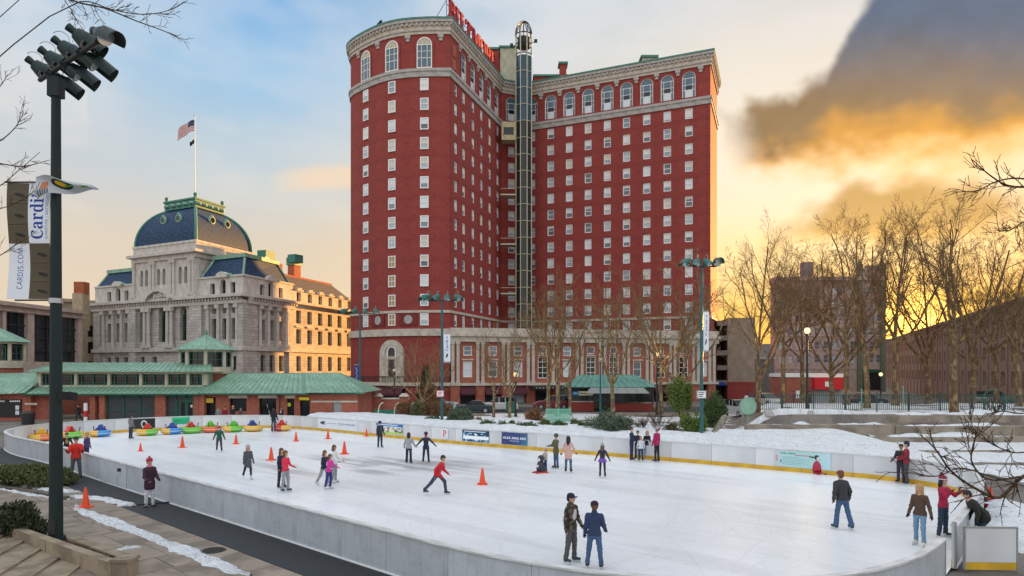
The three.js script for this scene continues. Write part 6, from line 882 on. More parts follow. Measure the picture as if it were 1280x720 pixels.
{
  const b = gnd(70, 681, 0.1), t = thing('floodlight_pole', 'tall dark floodlight pole with banner in the left foreground', 'floodlight pole', [b.x, 0.1, b.z]), top = at(70, 100, -b.z).y - 0.1;
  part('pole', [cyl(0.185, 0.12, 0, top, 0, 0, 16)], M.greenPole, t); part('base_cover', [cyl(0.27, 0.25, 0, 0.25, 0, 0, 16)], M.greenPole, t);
  part('access_plate', boxUV(new THREE.CylinderGeometry(0.22, 0.22, 0.45, 12, 1, false, -0.5, 1.0).translate(0, 0.55, 0)), M.black, t);
  // cross arm runs towards the camera and up to the right in the view
  const A = at(50, 100, 20.9).sub(V(b.x, 0.1, b.z)), B = at(122, 52, 17.6).sub(V(b.x, 0.1, b.z));
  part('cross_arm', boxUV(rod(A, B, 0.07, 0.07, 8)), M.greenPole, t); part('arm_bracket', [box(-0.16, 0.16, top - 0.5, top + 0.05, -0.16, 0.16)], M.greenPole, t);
  const aim = V(0.75, -0.62, -0.35), mm = mat([0.007, 0.026, 0.026], { roughness: 0.45, metalness: 0.2 });
  for (const [s, dy, o, v] of [[0.04, 0.34, -0.1, aim], [0.30, 0.34, -0.1, aim], [0.55, 0.34, -0.1, aim], [0.80, 0.36, -0.1, aim], [0.98, 0.2, 0.15, V(0.8, -0.45, 0.35)], [0.46, -0.2, 0.3, aim], [0.72, -0.18, 0.32, aim], [0.2, -0.22, 0.28, aim]]) { const p = A.clone().lerp(B, s).add(V(o, dy, 0)); floodlight(t, p, v, 0.82, mm); }
  for (const s of [0.04, 0.2, 0.30, 0.46, 0.55, 0.72, 0.80, 0.98]) { const p = A.clone().lerp(B, s); part('yoke', boxUV(rod(p, p.clone().add(V(0.02, s === 0.2 || s === 0.46 || s === 0.72 ? -0.2 : 0.32, 0)), 0.035, 0.035, 5)), M.greenPole, t); }
  // banner
  const d = -b.z, W = (11 - 0), bt = canvasTex(512, 1328, (x, w, h) => {
    const wood = (x0, y0, ww, hh) => { const g = x.createLinearGradient(0, 0, 0, 1); x.fillStyle = '#5c5140'; x.fillRect(x0, y0, ww, hh); for (let i = 0; i < 160; i++) { x.strokeStyle = ['rgba(40,34,26,0.35)', 'rgba(120,108,86,0.30)', 'rgba(90,78,58,0.3)'][i % 3]; x.lineWidth = 1 + (i % 4); const yy = y0 + (i * 97 % 1000) / 1000 * hh; x.beginPath(); x.moveTo(x0, yy); x.bezierCurveTo(x0 + ww * 0.3, yy + (i * 37 % 17) - 8, x0 + ww * 0.7, yy + (i * 53 % 21) - 10, x0 + ww, yy + (i * 11 % 9) - 4); x.stroke(); } x.fillStyle = '#262018'; for (const t of [0.0, 0.34, 0.68]) x.fillRect(x0, y0 + hh * t, ww, 7); x.fillStyle = '#2a2a26'; for (const t of [0.2, 0.55, 0.86]) { x.beginPath(); x.ellipse(x0 + ww * 0.6, y0 + hh * t, ww * 0.26, 20, 0.25, 0, 6.3); x.fill(); } };
    const half = w * 0.5, mid = h * 0.52; x.fillStyle = '#e3e7ee'; x.fillRect(0, 0, w, h); wood(0, 0, half, mid); wood(half, mid, half, h - mid);
    x.save(); x.translate(half + 178, mid - 42); x.rotate(-Math.PI / 2); x.fillStyle = '#1f3f9a'; x.font = 'bold 205px serif'; x.fillText('Cardi\u2019s', 0, 0, 610); x.font = '44px sans-serif'; x.fillText('FURNITURE | MATTRESSES', 6, 58, 600); x.restore();
    x.save(); x.translate(172, h - 110); x.rotate(-Math.PI / 2); x.fillStyle = '#1f3f9a'; x.font = '92px sans-serif'; x.fillText('CARDIS.COM', 0, 0, 480); x.restore(); });
  const x0 = (10 - 70) * d / FOC, x1 = (63 - 70) * d / FOC, y0 = at(0, 374, d).y - 0.1, y1 = at(0, 229, d).y - 0.1;
  const g = new THREE.BoxGeometry(x1 - x0, y1 - y0, 0.012, 12, 20, 1), pp = g.attributes.position; for (let i = 0; i < pp.count; i++) pp.setZ(i, pp.getZ(i) + 0.05 * Math.sin(pp.getY(i) * 2.1 + pp.getX(i) * 1.3)); g.computeVertexNormals(); g.translate((x0 + x1) / 2, (y0 + y1) / 2, 0);
  const ban = part(numbered('pole_banner'), g, new THREE.MeshStandardMaterial({ map: bt, roughness: 0.8 }), scene); ban.position.set(b.x, 0.1, b.z); tag(ban, 'furniture store banner in wood print and blue lettering on the near pole', 'banner');
  part('banner_arm', [rod(V(x0 - 0.1, y1 + 0.03, 0), V(0, y1 + 0.03, 0), 0.025)], M.black, t); part('banner_arm', [rod(V(x0 + 0.2, y0 - 0.03, 0), V(0, y0 - 0.03, 0), 0.025)], M.black, t); part('clamp', [cyl(0.19, 0.19, y0 - 0.12, y0 + 0.02, 0, 0, 14)], M.steel, t);
  // wind-blown second banner
  const ft = canvasTex(256, 128, (x, w, h) => { x.fillStyle = '#b9c2ca'; x.fillRect(0, 0, w, h); x.fillStyle = '#1c2a26'; x.beginPath(); x.ellipse(110, 46, 52, 34, 0.2, 0, 6.3); x.fill(); x.fillStyle = '#e0b81c'; x.beginPath(); x.ellipse(106, 42, 32, 18, 0.2, 0, 6.3); x.fill(); x.fillStyle = '#5aa028'; x.fillRect(120, 44, 40, 14); x.fillRect(190, 60, 30, 30); x.fillStyle = '#c07a5a'; x.fillRect(20, 40, 26, 50); x.fillStyle = '#454c54'; for (let i = 0; i < 5; i++) x.fillRect(10 + i * 9, 90, 5, 34); });
  const fg = new THREE.PlaneGeometry(1, 1, 26, 12), fp = fg.attributes.position; for (let i = 0; i < fp.count; i++) { const u = fp.getX(i) + 0.5, v = fp.getY(i) + 0.5; fp.setXYZ(i, -0.35 + u * 1.78, 0.18 - (1 - v) * 0.62 * (1 - u * 0.94) - u * u * 0.36 + 0.05 * Math.sin(u * 9), 0.16 + Math.sin(u * 7 + v * 5) * 0.09 + v * 0.16); } fg.computeVertexNormals();
  const fl = tag(part(numbered('loose_banner'), fg, new THREE.MeshStandardMaterial({ map: ft, roughness: 0.85, side: THREE.DoubleSide }), scene), 'crumpled pale banner blowing out from the near pole', 'banner'); fl.position.set(b.x, at(0, 233, d).y, b.z + 0.1);
  const bg = new THREE.PlaneGeometry(1, 1, 16, 8), bp = bg.attributes.position; for (let i = 0; i < bp.count; i++) { const u = bp.getX(i) + 0.5, v = bp.getY(i) + 0.5; bp.setXYZ(i, 0.1 + u * 0.62, (v - 0.5) * 0.24 - u * 0.04, 0.1 + Math.sin(u * 8) * 0.05); } bg.computeVertexNormals();
  const bk = tag(part(numbered('black_flag'), bg, mat([0.012, 0.012, 0.014], { side: THREE.DoubleSide, roughness: 0.8 }), scene), 'small black flag on the near pole in front of the pavilion', 'flag'); bk.position.set(b.x, at(0, 494, d).y, b.z);
}
function parkFlood(px, py, h0, ytop, label, n, ban) {
  const p = gnd(px, py, h0), d = -p.z, t = thing('park_floodlight', label, 'floodlight pole', [p.x, h0 - 0.1, p.z], 0, 'green floodlight poles round the rink'), H = at(0, ytop, d).y - h0 + 0.1, mm = mat([0.012, 0.11, 0.09], { roughness: 0.45 });
  part('pole', [cyl(0.13, 0.085, 0, H, 0, 0, 10)], mat([0.015, 0.10, 0.11], { roughness: 0.45 }), t); part('base_cover', [cyl(0.2, 0.18, 0, 0.4, 0, 0, 10)], M.greenPole, t);
  const w = 36 * d / FOC; part('cross_arm', [rod(V(-w * 0.5, H - 0.05, 0.15), V(w * 0.5, H - 0.05, -0.1), 0.05, 0.05, 6)], M.greenPole, t);
  for (let i = 0; i < 4; i++) { const x = (i / 3 - 0.5) * w * 1.05, q = V(x, H + 0.22, 0.1 - i * 0.06); floodlight(t, q, i === 3 && n ? V(0.05, -0.1, 1) : V(-0.55 + i * 0.3, -0.42, 0.65), 0.95, mm); part('yoke', boxUV(rod(V(x * 0.95, H - 0.05, 0.1), q, 0.035, 0.035, 5)), M.greenPole, t); }
  if (ban) { const [bx0, bx1, by0, by1, col, tx] = ban, s = d / FOC, bt = canvasTex(128, 256, (x, W, Hh) => { x.fillStyle = col; x.fillRect(0, 0, W, Hh); tx(x, W, Hh); }); const g = new THREE.BoxGeometry((bx1 - bx0) * s, (by1 - by0) * s, 0.03, 6, 8, 1), q = g.attributes.position; for (let i = 0; i < q.count; i++) q.setZ(i, q.getZ(i) + 0.06 * Math.sin(q.getY(i) * 2)); g.computeVertexNormals(); const m = tag(part(numbered('pole_banner'), g, new THREE.MeshStandardMaterial({ map: bt, roughness: 0.8 }), scene), ban[6], 'banner'); m.position.set(p.x + ((bx0 + bx1) / 2 - px) * s, at(0, (by0 + by1) / 2, d).y, p.z); for (const yy of [by0 - 1, by1 + 1]) part('banner_arm', [rod(V(0, at(0, yy, d).y - h0 + 0.1, 0), V((bx0 > px ? bx1 - px : bx0 - px) * s, at(0, yy, d).y - h0 + 0.1, 0), 0.03)], M.steel, t); }
  return { t, p, d };
}
const vtext = (s, c, f) => (x, W, H) => { x.save(); x.translate(W * 0.66, H * 0.62); x.rotate(-Math.PI / 2); x.fillStyle = c; x.font = f; x.fillText(s, 0, 0, H * 0.55); x.restore(); x.fillStyle = '#30363f'; x.beginPath(); x.ellipse(W * 0.5, H * 0.78, 26, 14, -0.8, 0, 6.3); x.fill(); };
const pf1 = parkFlood(552.5, 533, 0.5, 375, 'green floodlight pole with white banner in front of the hotel corner', 0, [554.5, 563, 418, 452, '#dfe3ea', vtext('Cardi\u2019s', '#27509c', 'bold 60px serif'), 'white banner with blue lettering on the floodlight pole by the hotel']);
const pf2 = parkFlood(450, 520, 0.0, 391, 'green floodlight pole with purple banner at the right end of the pavilion', 0, [442.5, 449, 457, 480, '#4a3a78', (x, W, H) => { x.fillStyle = '#b9a8d8'; for (let i = 0; i < 9; i++) x.fillRect(40 + (i % 3) * 12, 30 + i * 22, 30, 12); }, 'narrow purple banner on the floodlight pole by the pavilion']);
const pf3 = parkFlood(877, 548, 0.6, 332, 'green floodlight pole with white banner right of the hotel', 1, [879.5, 886, 390, 438, '#e6e8ee', vtext('Cardi\u2019s', '#3a4f8c', 'bold 60px serif'), 'tall white banner on the floodlight pole right of the hotel']);
for (const [pf, px0, px1, y0, y1, lab] of [[pf1, 546, 555, 488, 496, 'small red and white notice on the floodlight pole by the hotel'], [pf3, 870, 882, 488, 498, 'small white notice on the floodlight pole right of the hotel']]) { const s = pf.d / FOC, g = new THREE.BoxGeometry((px1 - px0) * s, (y1 - y0) * s, 0.04), t = canvasTex(96, 72, (x, w, h) => { x.fillStyle = '#ececec'; x.fillRect(0, 0, w, h); x.fillStyle = pf === pf1 ? '#c03440' : '#3a3f48'; x.lineWidth = 5; x.strokeStyle = x.fillStyle; x.strokeRect(4, 4, w - 8, h - 8); for (let i = 0; i < 3; i++) x.fillRect(16, 16 + i * 16, 60 - i * 8, 8); }); const m = tag(part(numbered('notice'), g, new THREE.MeshStandardMaterial({ map: t, roughness: 0.6 }), scene), lab, 'sign'); m.position.set(((px0 + px1) / 2 - 640) * s, at(0, (y0 + y1) / 2, pf.d).y, pf.p.z + 0.17); }
// ---------------------------------------------------------------- lamp posts
const globeM = new THREE.MeshStandardMaterial({ color: rgb(0.8, 0.7, 0.45), roughness: 0.4, emissive: rgb(1, 0.72, 0.3), emissiveIntensity: 0.5 });
function lampPost(px, d, ytop, label, lit, m = M.black) {
  const x = (px - 640) * d / FOC, y = gh(x, d), t = thing('lamp_post', label, 'lamp post', [x, y, -d], 0, 'lamp posts with globe lanterns'), H = at(0, ytop, d).y - y;
  part('post', [cyl(0.11, 0.07, 0, H - 0.75, 0, 0, 10), cyl(0.17, 0.13, 0, 0.5, 0, 0, 10), cyl(0.1, 0.12, H - 0.95, H - 0.75, 0, 0, 10)], m, t);
  part('globe', boxUV(new THREE.LatheGeometry([[0.001, 0], [0.13, 0.02], [0.22, 0.16], [0.23, 0.28], [0.16, 0.42], [0.05, 0.46]].map(([a, b]) => new THREE.Vector2(a, b)), 12).translate(0, H - 0.75, 0)), lit ? globeM : mat([0.7, 0.66, 0.5], { roughness: 0.3 }), t); part('finial', [cyl(0.08, 0.01, H - 0.29, H, 0, 0, 8)], m, t);
  if (lit) { const l = new THREE.PointLight(rgb(1, 0.72, 0.35), 6); l.position.set(x, y + H - 0.52, -d); l.castShadow = true; l.shadow.radius = 8; scene.add(l); }
  return t;
}
lampPost(1009, 52.5, 405, 'black lamp post with glowing lantern on the right-hand plaza', true); lampPost(821, 74, 437, 'lamp post with glowing lantern right of the bakery kiosk', true); lampPost(644.5, 73, 462, 'lamp post with lit lantern beside the green bin', true); lampPost(750.5, 73, 444, 'teal lamp post in front of the bakery kiosk', false, mat([0.02, 0.13, 0.15])); lampPost(493, 82, 458, 'dark lamp post below the tall arched hotel window', false);
lampPost(1101, 88, 463, 'distant lamp post in front of the pink block', true);
// ---------------------------------------------------------------- cars
function car(label, px, d, turn, col, suv, group = 'cars parked along the street') {
  const x = (px - 640) * d / FOC, t = thing('parked_car', label, 'car', [x, gh(x, d), -d], turn, group), L = suv ? 4.6 : 4.5, H = suv ? 1.72 : 1.45, W = 1.82, bm = mat(col, { clearcoat: 0.6, clearcoatRoughness: 0.1, roughness: 0.4, metalness: 0.3 });
  const s = new THREE.Shape(), h = L / 2, hood = suv ? 0.98 : 0.82; s.moveTo(-h, 0.32); s.lineTo(-h + 0.02, 0.7); s.quadraticCurveTo(-h + 0.05, hood, -h + 0.3, hood + 0.03); s.lineTo(suv ? -h + 0.35 : -h + 0.75, hood + 0.05); s.lineTo(h - 1.25, hood + 0.02); s.quadraticCurveTo(h - 0.2, hood - 0.05, h - 0.03, 0.62); s.lineTo(h, 0.32);
  for (const wx of [h - 0.88, -h + 0.86]) { s.lineTo(wx + 0.40, 0.32); s.absarc(wx, 0.32, 0.40, 0, Math.PI, false); } s.closePath();
  const g = new THREE.ExtrudeGeometry(s, { depth: W - 0.16, bevelEnabled: true, bevelSize: 0.07, bevelThickness: 0.08, bevelSegments: 3, curveSegments: 8 }).translate(0, 0, -(W - 0.16) / 2); part('body', boxUV(g), bm, t);
  const c = new THREE.Shape(), b0 = hood + 0.02; c.moveTo(suv ? -h + 0.22 : -h + 0.75, b0); c.lineTo(suv ? -h + 0.55 : -h + 1.35, H - 0.06); c.quadraticCurveTo(-0.3, H + 0.05, h - 2.0, H - 0.08); c.lineTo(h - 1.2, b0); c.closePath(); const cg = new THREE.ExtrudeGeometry(c, { depth: W - 0.42, bevelEnabled: true, bevelSize: 0.03, bevelThickness: 0.08, bevelSegments: 2, curveSegments: 8 }).translate(0, 0, -(W - 0.42) / 2); part('window', boxUV(cg), M.glassDark, t);
  const r = new THREE.Shape(); r.moveTo(suv ? -h + 0.52 : -h + 1.3, H - 0.07); r.quadraticCurveTo(-0.3, H + 0.06, h - 1.98, H - 0.08); r.lineTo(h - 2.05, H - 0.13); r.quadraticCurveTo(-0.3, H - 0.0, suv ? -h + 0.6 : -h + 1.4, H - 0.13); const rg = new THREE.ExtrudeGeometry(r, { depth: W - 0.40, bevelEnabled: true, bevelSize: 0.02, bevelThickness: 0.06, bevelSegments: 2 }).translate(0, 0, -(W - 0.40) / 2); part('roof', boxUV(rg), bm, t);
  for (const z of [-1, 1]) part('pillar', [-0.05, suv ? -h + 1.5 : 10].filter((q) => q < 5).map((q) => box(q - 0.05, q + 0.05, b0, H - 0.06, z * (W / 2 - 0.13) - 0.02, z * (W / 2 - 0.13) + 0.03)), bm, t);
  for (const wx of [h - 0.88, -h + 0.86]) for (const z of [-1, 1]) { const w = part('wheel', boxUV(new THREE.CylinderGeometry(0.34, 0.34, 0.22, 18).rotateX(Math.PI / 2)), M.black, t); w.position.set(wx, 0.34, z * (W / 2 - 0.12)); part('rim', boxUV(new THREE.CylinderGeometry(0.21, 0.21, 0.24, 10).rotateX(Math.PI / 2)), M.steel, w); }
  for (const z of [-1, 1]) { part('headlight', [box(h - 0.16, h + 0.02, 0.64, 0.80, z * 0.62 - 0.17, z * 0.62 + 0.17)], mat([0.7, 0.72, 0.74], { roughness: 0.1 }), t); part('tail_light', [box(-h - 0.06, -h + 0.12, 0.72, 0.92, z * 0.68 - 0.14, z * 0.68 + 0.14)], M.red, t); }
  part('bumper', [box(h - 0.08, h + 0.09, 0.34, 0.52, -0.8, 0.8)], M.black, t); part('bumper', [box(-h - 0.09, -h + 0.06, 0.34, 0.55, -0.8, 0.8)], M.black, t); return t;
}
car('dark green parked car behind the grey green shrub', 592, 78.5, Math.PI, [0.012, 0.035, 0.04], 0); car('white sport utility car parked between the two slim trees', 623, 82, Math.PI + 0.06, [0.62, 0.64, 0.66], 1); car('maroon sport utility car parked in front of the hotel entrance', 690, 86, Math.PI, [0.20, 0.02, 0.035], 1); car('pale blue car half hidden behind the rusty bushes', 548, 88, 0, [0.30, 0.38, 0.48], 0); car('silver car at the right end of the bakery kiosk', 779, 93, 0.1, [0.5, 0.52, 0.54], 0); car('silver van like car facing the viewer by the evergreen bush', 925, 70, -1.45, [0.48, 0.5, 0.52], 1); car('white car half behind the first tree right of the pale disc', 958, 76, -1.3, [0.6, 0.6, 0.6], 0); car('dark car beyond the plaza in front of the restaurant wall', 1083, 84, 0.1, [0.03, 0.03, 0.05], 0); car('grey green car in the street behind the ring ornament', 1240, 76, 0.3, [0.16, 0.22, 0.2], 1);
// ---------------------------------------------------------------- plaza steps, fence, ornaments
{
  const st = thing('terrace_steps', 'broad concrete terrace steps under snow right of the rink', 'steps'), mC = mat([0.36, 0.30, 0.235], { map: 'wet', m: 4.3, bump: 'bumpy', bm: 1, bs: 0.01 });
  for (const [px0, px1, top, d, dep] of [[1094, 1420, 0.55, 45.6, 1.4], [1120, 1420, 1.2, 46.6, 1.4], [1112, 1420, 1.88, 47.6, 1.6], [934, 1119, 1.30, 46.7, 0.7], [1040, 1100, 0.30, 41.5, 0.5], [1135, 1175, 0.30, 40.2, 0.4], [1195, 1265, 0.25, 40.6, 0.4]]) { const a = (px0 - 640) * d / FOC, b = (px1 - 640) * d / FOC, n = Math.max(1, Math.round((b - a) / 4.6)); for (let i = 0; i < n; i++) part('step_block', [box(lerp(a, b, i / n) + 0.012, lerp(a, b, (i + 1) / n) - 0.012, -0.2, top, -d - dep, -d)], mC, st); }
  const cb = part('kerb', [box((930 - 640) * 49.2 / FOC, (1112 - 640) * 49.2 / FOC, 0, 1.97, -49.6, -49.2)], mC, st);
  part('ramp_wall', boxUV(rod(at(891, 545, 44.5), at(906, 521, 49), 0.22, 0.22, 4)), mC, st);
  setSeed(71); const cover = (px0, px1, top, d, dep, s) => { const a = (px0 - 640) * d / FOC, b = (px1 - 640) * d / FOC, n = Math.round((b - a) / 0.25), P = [], U = [], I = []; for (let i = 0; i <= n; i++) for (let k = 0; k <= 5; k++) { const u = i / n, v = k / 5, z = fbm(u, v * 0.3, Math.max(2, Math.round((b - a) / 2)), 2, 4, s); P.push(lerp(a, b, u), top - 0.06 + (k === 0 ? -0.05 : 0.03 + 0.30 * sstep(0.38, 0.75, z) * (0.5 + v * 0.6)), -d - v * dep - 0.05 - 0.12 * z); U.push(lerp(a, b, u), v); } for (let i = 0; i < n; i++) for (let k = 0; k < 5; k++) { const q = i * 6 + k; I.push(q, q + 6, q + 1, q + 1, q + 6, q + 7); } const g = new THREE.BufferGeometry(); g.setAttribute('position', new THREE.Float32BufferAttribute(P, 3)); g.setAttribute('uv', new THREE.Float32BufferAttribute(U, 2)); g.setIndex(I); g.computeVertexNormals(); return part(numbered('step_snow'), g, M.snow, scene); };
  for (const q of [[1094, 1420, 0.55, 45.6, 1.0, 401], [1120, 1420, 1.2, 46.6, 1.0, 411], [1112, 1420, 1.88, 47.6, 2.2, 421], [934, 1119, 1.30, 46.7, 0.7, 431]]) tag(cover(...q), null, null, null, 'structure');
  const fe = thing('picket_fence', 'dark green picket fence along the top of the terrace steps', 'fence'), d = 51.6, y = 1.9, pk = once('pick', () => boxUV(box(-0.018, 0.018, 0.12, 1.32, -0.018, 0.018))), a = (938 - 640) * d / FOC, b = (1300 - 640) * d / FOC, fm = mat([0.03, 0.07, 0.06], { roughness: 0.5 });
  for (let x = a; x < b; x += 0.155) { const m = part('picket', pk, fm, fe); m.position.set(x, y, -d); } for (let x = a; x < b; x += 2.4) part('post', [box(x - 0.04, x + 0.04, y - 0.1, y + 1.45, -d - 0.04, -d + 0.04)], fm, fe); part('rail', [box(a, b, y + 0.16, y + 0.2, -d - 0.025, -d + 0.025)], fm, fe); part('rail', [box(a, b, y + 1.22, y + 1.26, -d - 0.025, -d + 0.025)], fm, fe);
  const dd = 49.0, disc = thing('disc_ornament', 'pale green solid disc on the railing at the end of the steps', 'ornament', [(935 - 640) * dd / FOC, 1.5, -dd]); part('disc', boxUV(new THREE.CylinderGeometry(0.6, 0.6, 0.06, 28).rotateX(Math.PI / 2).translate(0, 0.95, 0)), mat([0.36, 0.60, 0.46], { map: 'mottle' }), disc); part('rim', boxUV(new THREE.TorusGeometry(0.6, 0.04, 6, 28).translate(0, 0.95, 0)), M.copper, disc); part('stand', [box(-0.04, 0.04, -0.3, 0.4, -0.04, 0.04)], M.copper, disc);
  const d3 = 50.6, ring = thing('ring_ornament', 'dark green ring ornament in front of the picket fence', 'ornament', [(1243 - 640) * d3 / FOC, 1.9, -d3]); part('ring', boxUV(new THREE.TorusGeometry(0.84, 0.045, 8, 36).scale(1, 0.75, 1).translate(0, 1.05, 0)), M.greenPaint, ring); for (const q of [-0.76, 0, 0.76]) part('stand', [box(q - 0.04, q + 0.04, -0.1, q ? 1.0 : 0.45, -0.03, 0.03)], M.greenPaint, ring);
  for (const [px, k, l] of [[961, 0, 'pale square concrete block at the foot of the first plaza post'], [1012, 1, 'pale square concrete block at the foot of the lamp post'], [1129, 2, 'rough stone block where the top step begins']]) { const q = thing('stone_block', l, 'block', [(px - 640) * 49 / FOC, 1.75, -49], 0.2 * k); part('block', boxUV(new THREE.CylinderGeometry(0.32, 0.5, 0.42, 6).translate(0, 0.2, 0)), M.limeGrey, q); }
  for (const [px, h, l] of [[1129, 1.9, 'thin pale post standing at the top step'], [1077, 1.7, 'thin green post left of the rough stone block']]) { const q = thing('rail_post', l, 'post', [(px - 640) * 50 / FOC, 1.9, -50]); part('post', [cyl(0.035, 0.03, -0.1, h, 0, 0, 8)], M.copper, q); part('cap', boxUV(ball(0.06, 0, h, 0, 1, 1, 1, 8)), M.copper, q); }
}
{ // lattice screen, bins, arcs, bike loops
  const p = gnd(698, 529, 0.5), s = -p.z / FOC, t = thing('lattice_screen', 'pale green lattice screen standing in the snow', 'screen', [p.x, 0.4, p.z], 0.08), w = 15 * s, h = 1.25, mg = mat([0.20, 0.55, 0.40], { roughness: 0.5 });
  part('frame', [box(-w - 0.05, w + 0.05, 0.05, 0.12, -0.03, 0.03), box(-w - 0.05, w + 0.05, h, h + 0.07, -0.03, 0.03), box(-w - 0.05, -w, -0.3, h, -0.03, 0.03), box(w, w + 0.05, -0.3, h, -0.03, 0.03), box(-0.05, 0.05, 0.05, h, -0.03, 0.03)], mg, t); part('prop', [rod(V(w, h * 0.7, 0), V(w + 0.7, -0.1, 0.5), 0.03), rod(V(w + 0.3, -0.05, 0.45), V(w + 0.9, -0.08, 0.45), 0.03)], M.black, t);
  const L = []; for (let i = -8; i < 16; i++) { const x = -w + i * w / 8; for (const sg of [1, -1]) { const a = V(clamp(sg > 0 ? x : w - (x + w), -w, w), 0.1, 0), b = V(clamp(sg > 0 ? x + h : w - (x + w) - h, -w, w), 0.1 + Math.min(h - 0.1, 9), 0); let x0 = sg > 0 ? x : -x, x1 = x0 + sg * h, y0 = 0.1, y1 = h; if (x0 < -w) { y0 += (-w - x0); x0 = -w; } if (x1 > w) { y1 -= (x1 - w); x1 = w; } if (x0 > w) { y0 += x0 - w; x0 = w; } if (x1 < -w) { y1 -= -w - x1; x1 = -w; } if (y1 - y0 > 0.1) L.push(rod(V(x0, y0, sg * 0.012), V(x1, y1, sg * 0.012), 0.022, 0.022, 4)); } } part('lattice', boxUV(merge(L)), mg, t);
  const bn = gnd(638.5, 517, 0), bt = thing('green_bin', 'dark green waste bin beside the lit lamp post', 'bin', [bn.x, 0, bn.z]); part('body', [box(-0.55, 0.55, 0.1, 1.25, -0.4, 0.4)], M.greenPaint, bt); part('lid', [box(-0.6, 0.6, 1.25, 1.36, -0.45, 0.45)], M.greenPaint, bt); part('foot', [box(-0.5, 0.5, 0, 0.1, -0.3, 0.3)], M.black, bt);
  [[474, 0], [494, 1], [513, 2], [568, 3]].forEach(([px, i]) => { const q = gnd(px, 523, 0.3), a = thing('hoop_light', ['leftmost pale bent hoop by the brick wall', 'middle pale bent hoop by the brick wall', 'pale bent hoop in front of the rusty bushes', 'pale bent hoop next to the grey green shrub'][i], 'hoop', [q.x, 0.1, q.z], 0, 'pale bent hoops by the wall'), pts = []; for (let k = 0; k <= 10; k++) { const e = k / 10; pts.push(V(-0.1 + 0.5 * e * e * e, 1.75 * Math.sin(e * 1.45), 0)); } part('hoop', boxUV(tube(pts, 0.055, 6)), mat([0.5, 0.62, 0.45]), a); part('foot', [cyl(0.1, 0.1, -0.2, 0.25, -0.1, 0, 8)], M.greenPaint, a); });
  const gf = gnd(497, 524, 0.2), gt = thing('green_hoarding', 'low dark green hoarding panel behind the pale hoops', 'hoarding', [gf.x, 0.1, gf.z - 0.8]); part('panel', [box(-2.4, 1.2, 0.05, 0.95, -0.04, 0.04)], mat([0.02, 0.17, 0.12]), gt); part('post', [box(-2.45, -2.37, -0.2, 1.0, -0.06, 0.06)], M.greenPaint, gt); part('end_panel', [box(1.2, 1.9, 0.05, 1.6, -0.04, 0.04)], mat([0.05, 0.28, 0.2]), gt);
}
// ---------------------------------------------------------------- cones
const coneG = once('cone', () => boxUV(new THREE.LatheGeometry([[0.155, 0.03], [0.14, 0.05], [0.04, 0.68], [0.028, 0.70], [0.001, 0.70]].map(([a, b]) => new THREE.Vector2(a, b)), 16))), coneB = once('coneb', () => boxUV(merge([box(-0.21, 0.21, 0, 0.035, -0.21, 0.21)])));
function cone(px, py, h0, k, label) { const p = gnd(px, py, h0), t = thing('traffic_cone', label, 'cone', [p.x, h0, p.z], px * 0.37, 'orange traffic cones'); part('cone', coneG, M.cone, t); part('base', coneB, M.cone, t); t.scale.setScalar(k); }
[[175.6, 564, 0.75, 'small orange cone between the grey hooded man and the green jacket skater'], [228, 559.5, 1.05, 'orange cone left of the green jacket skater'], [295, 555, 0.95, 'orange cone right of the green jacket skater'], [339, 575, 1.05, 'orange cone behind the dark grey coat skater and the coral pair'], [370, 551.5, 0.95, 'orange cone left of a pair on the far half of the ice'], [410, 548.5, 0.95, 'orange cone right below the grey logo print on the boards'], [430.5, 567.5, 1.1, 'orange cone beside the white jacket girl of the trio'], [458, 545.5, 0.85, 'orange cone close to the far boards by the dark uniformed skater'], [603, 605.5, 1.05, 'orange cone right of the red shirted skater']].forEach(([a, b, k, l]) => cone(a, b, 0, k, l));
cone(107, 634, 0.035, 1.05, 'large orange cone on the paving behind the near pole'); cone(1238, 632, 0.02, 1.0, 'orange cone on the walk outside the right end of the boards');
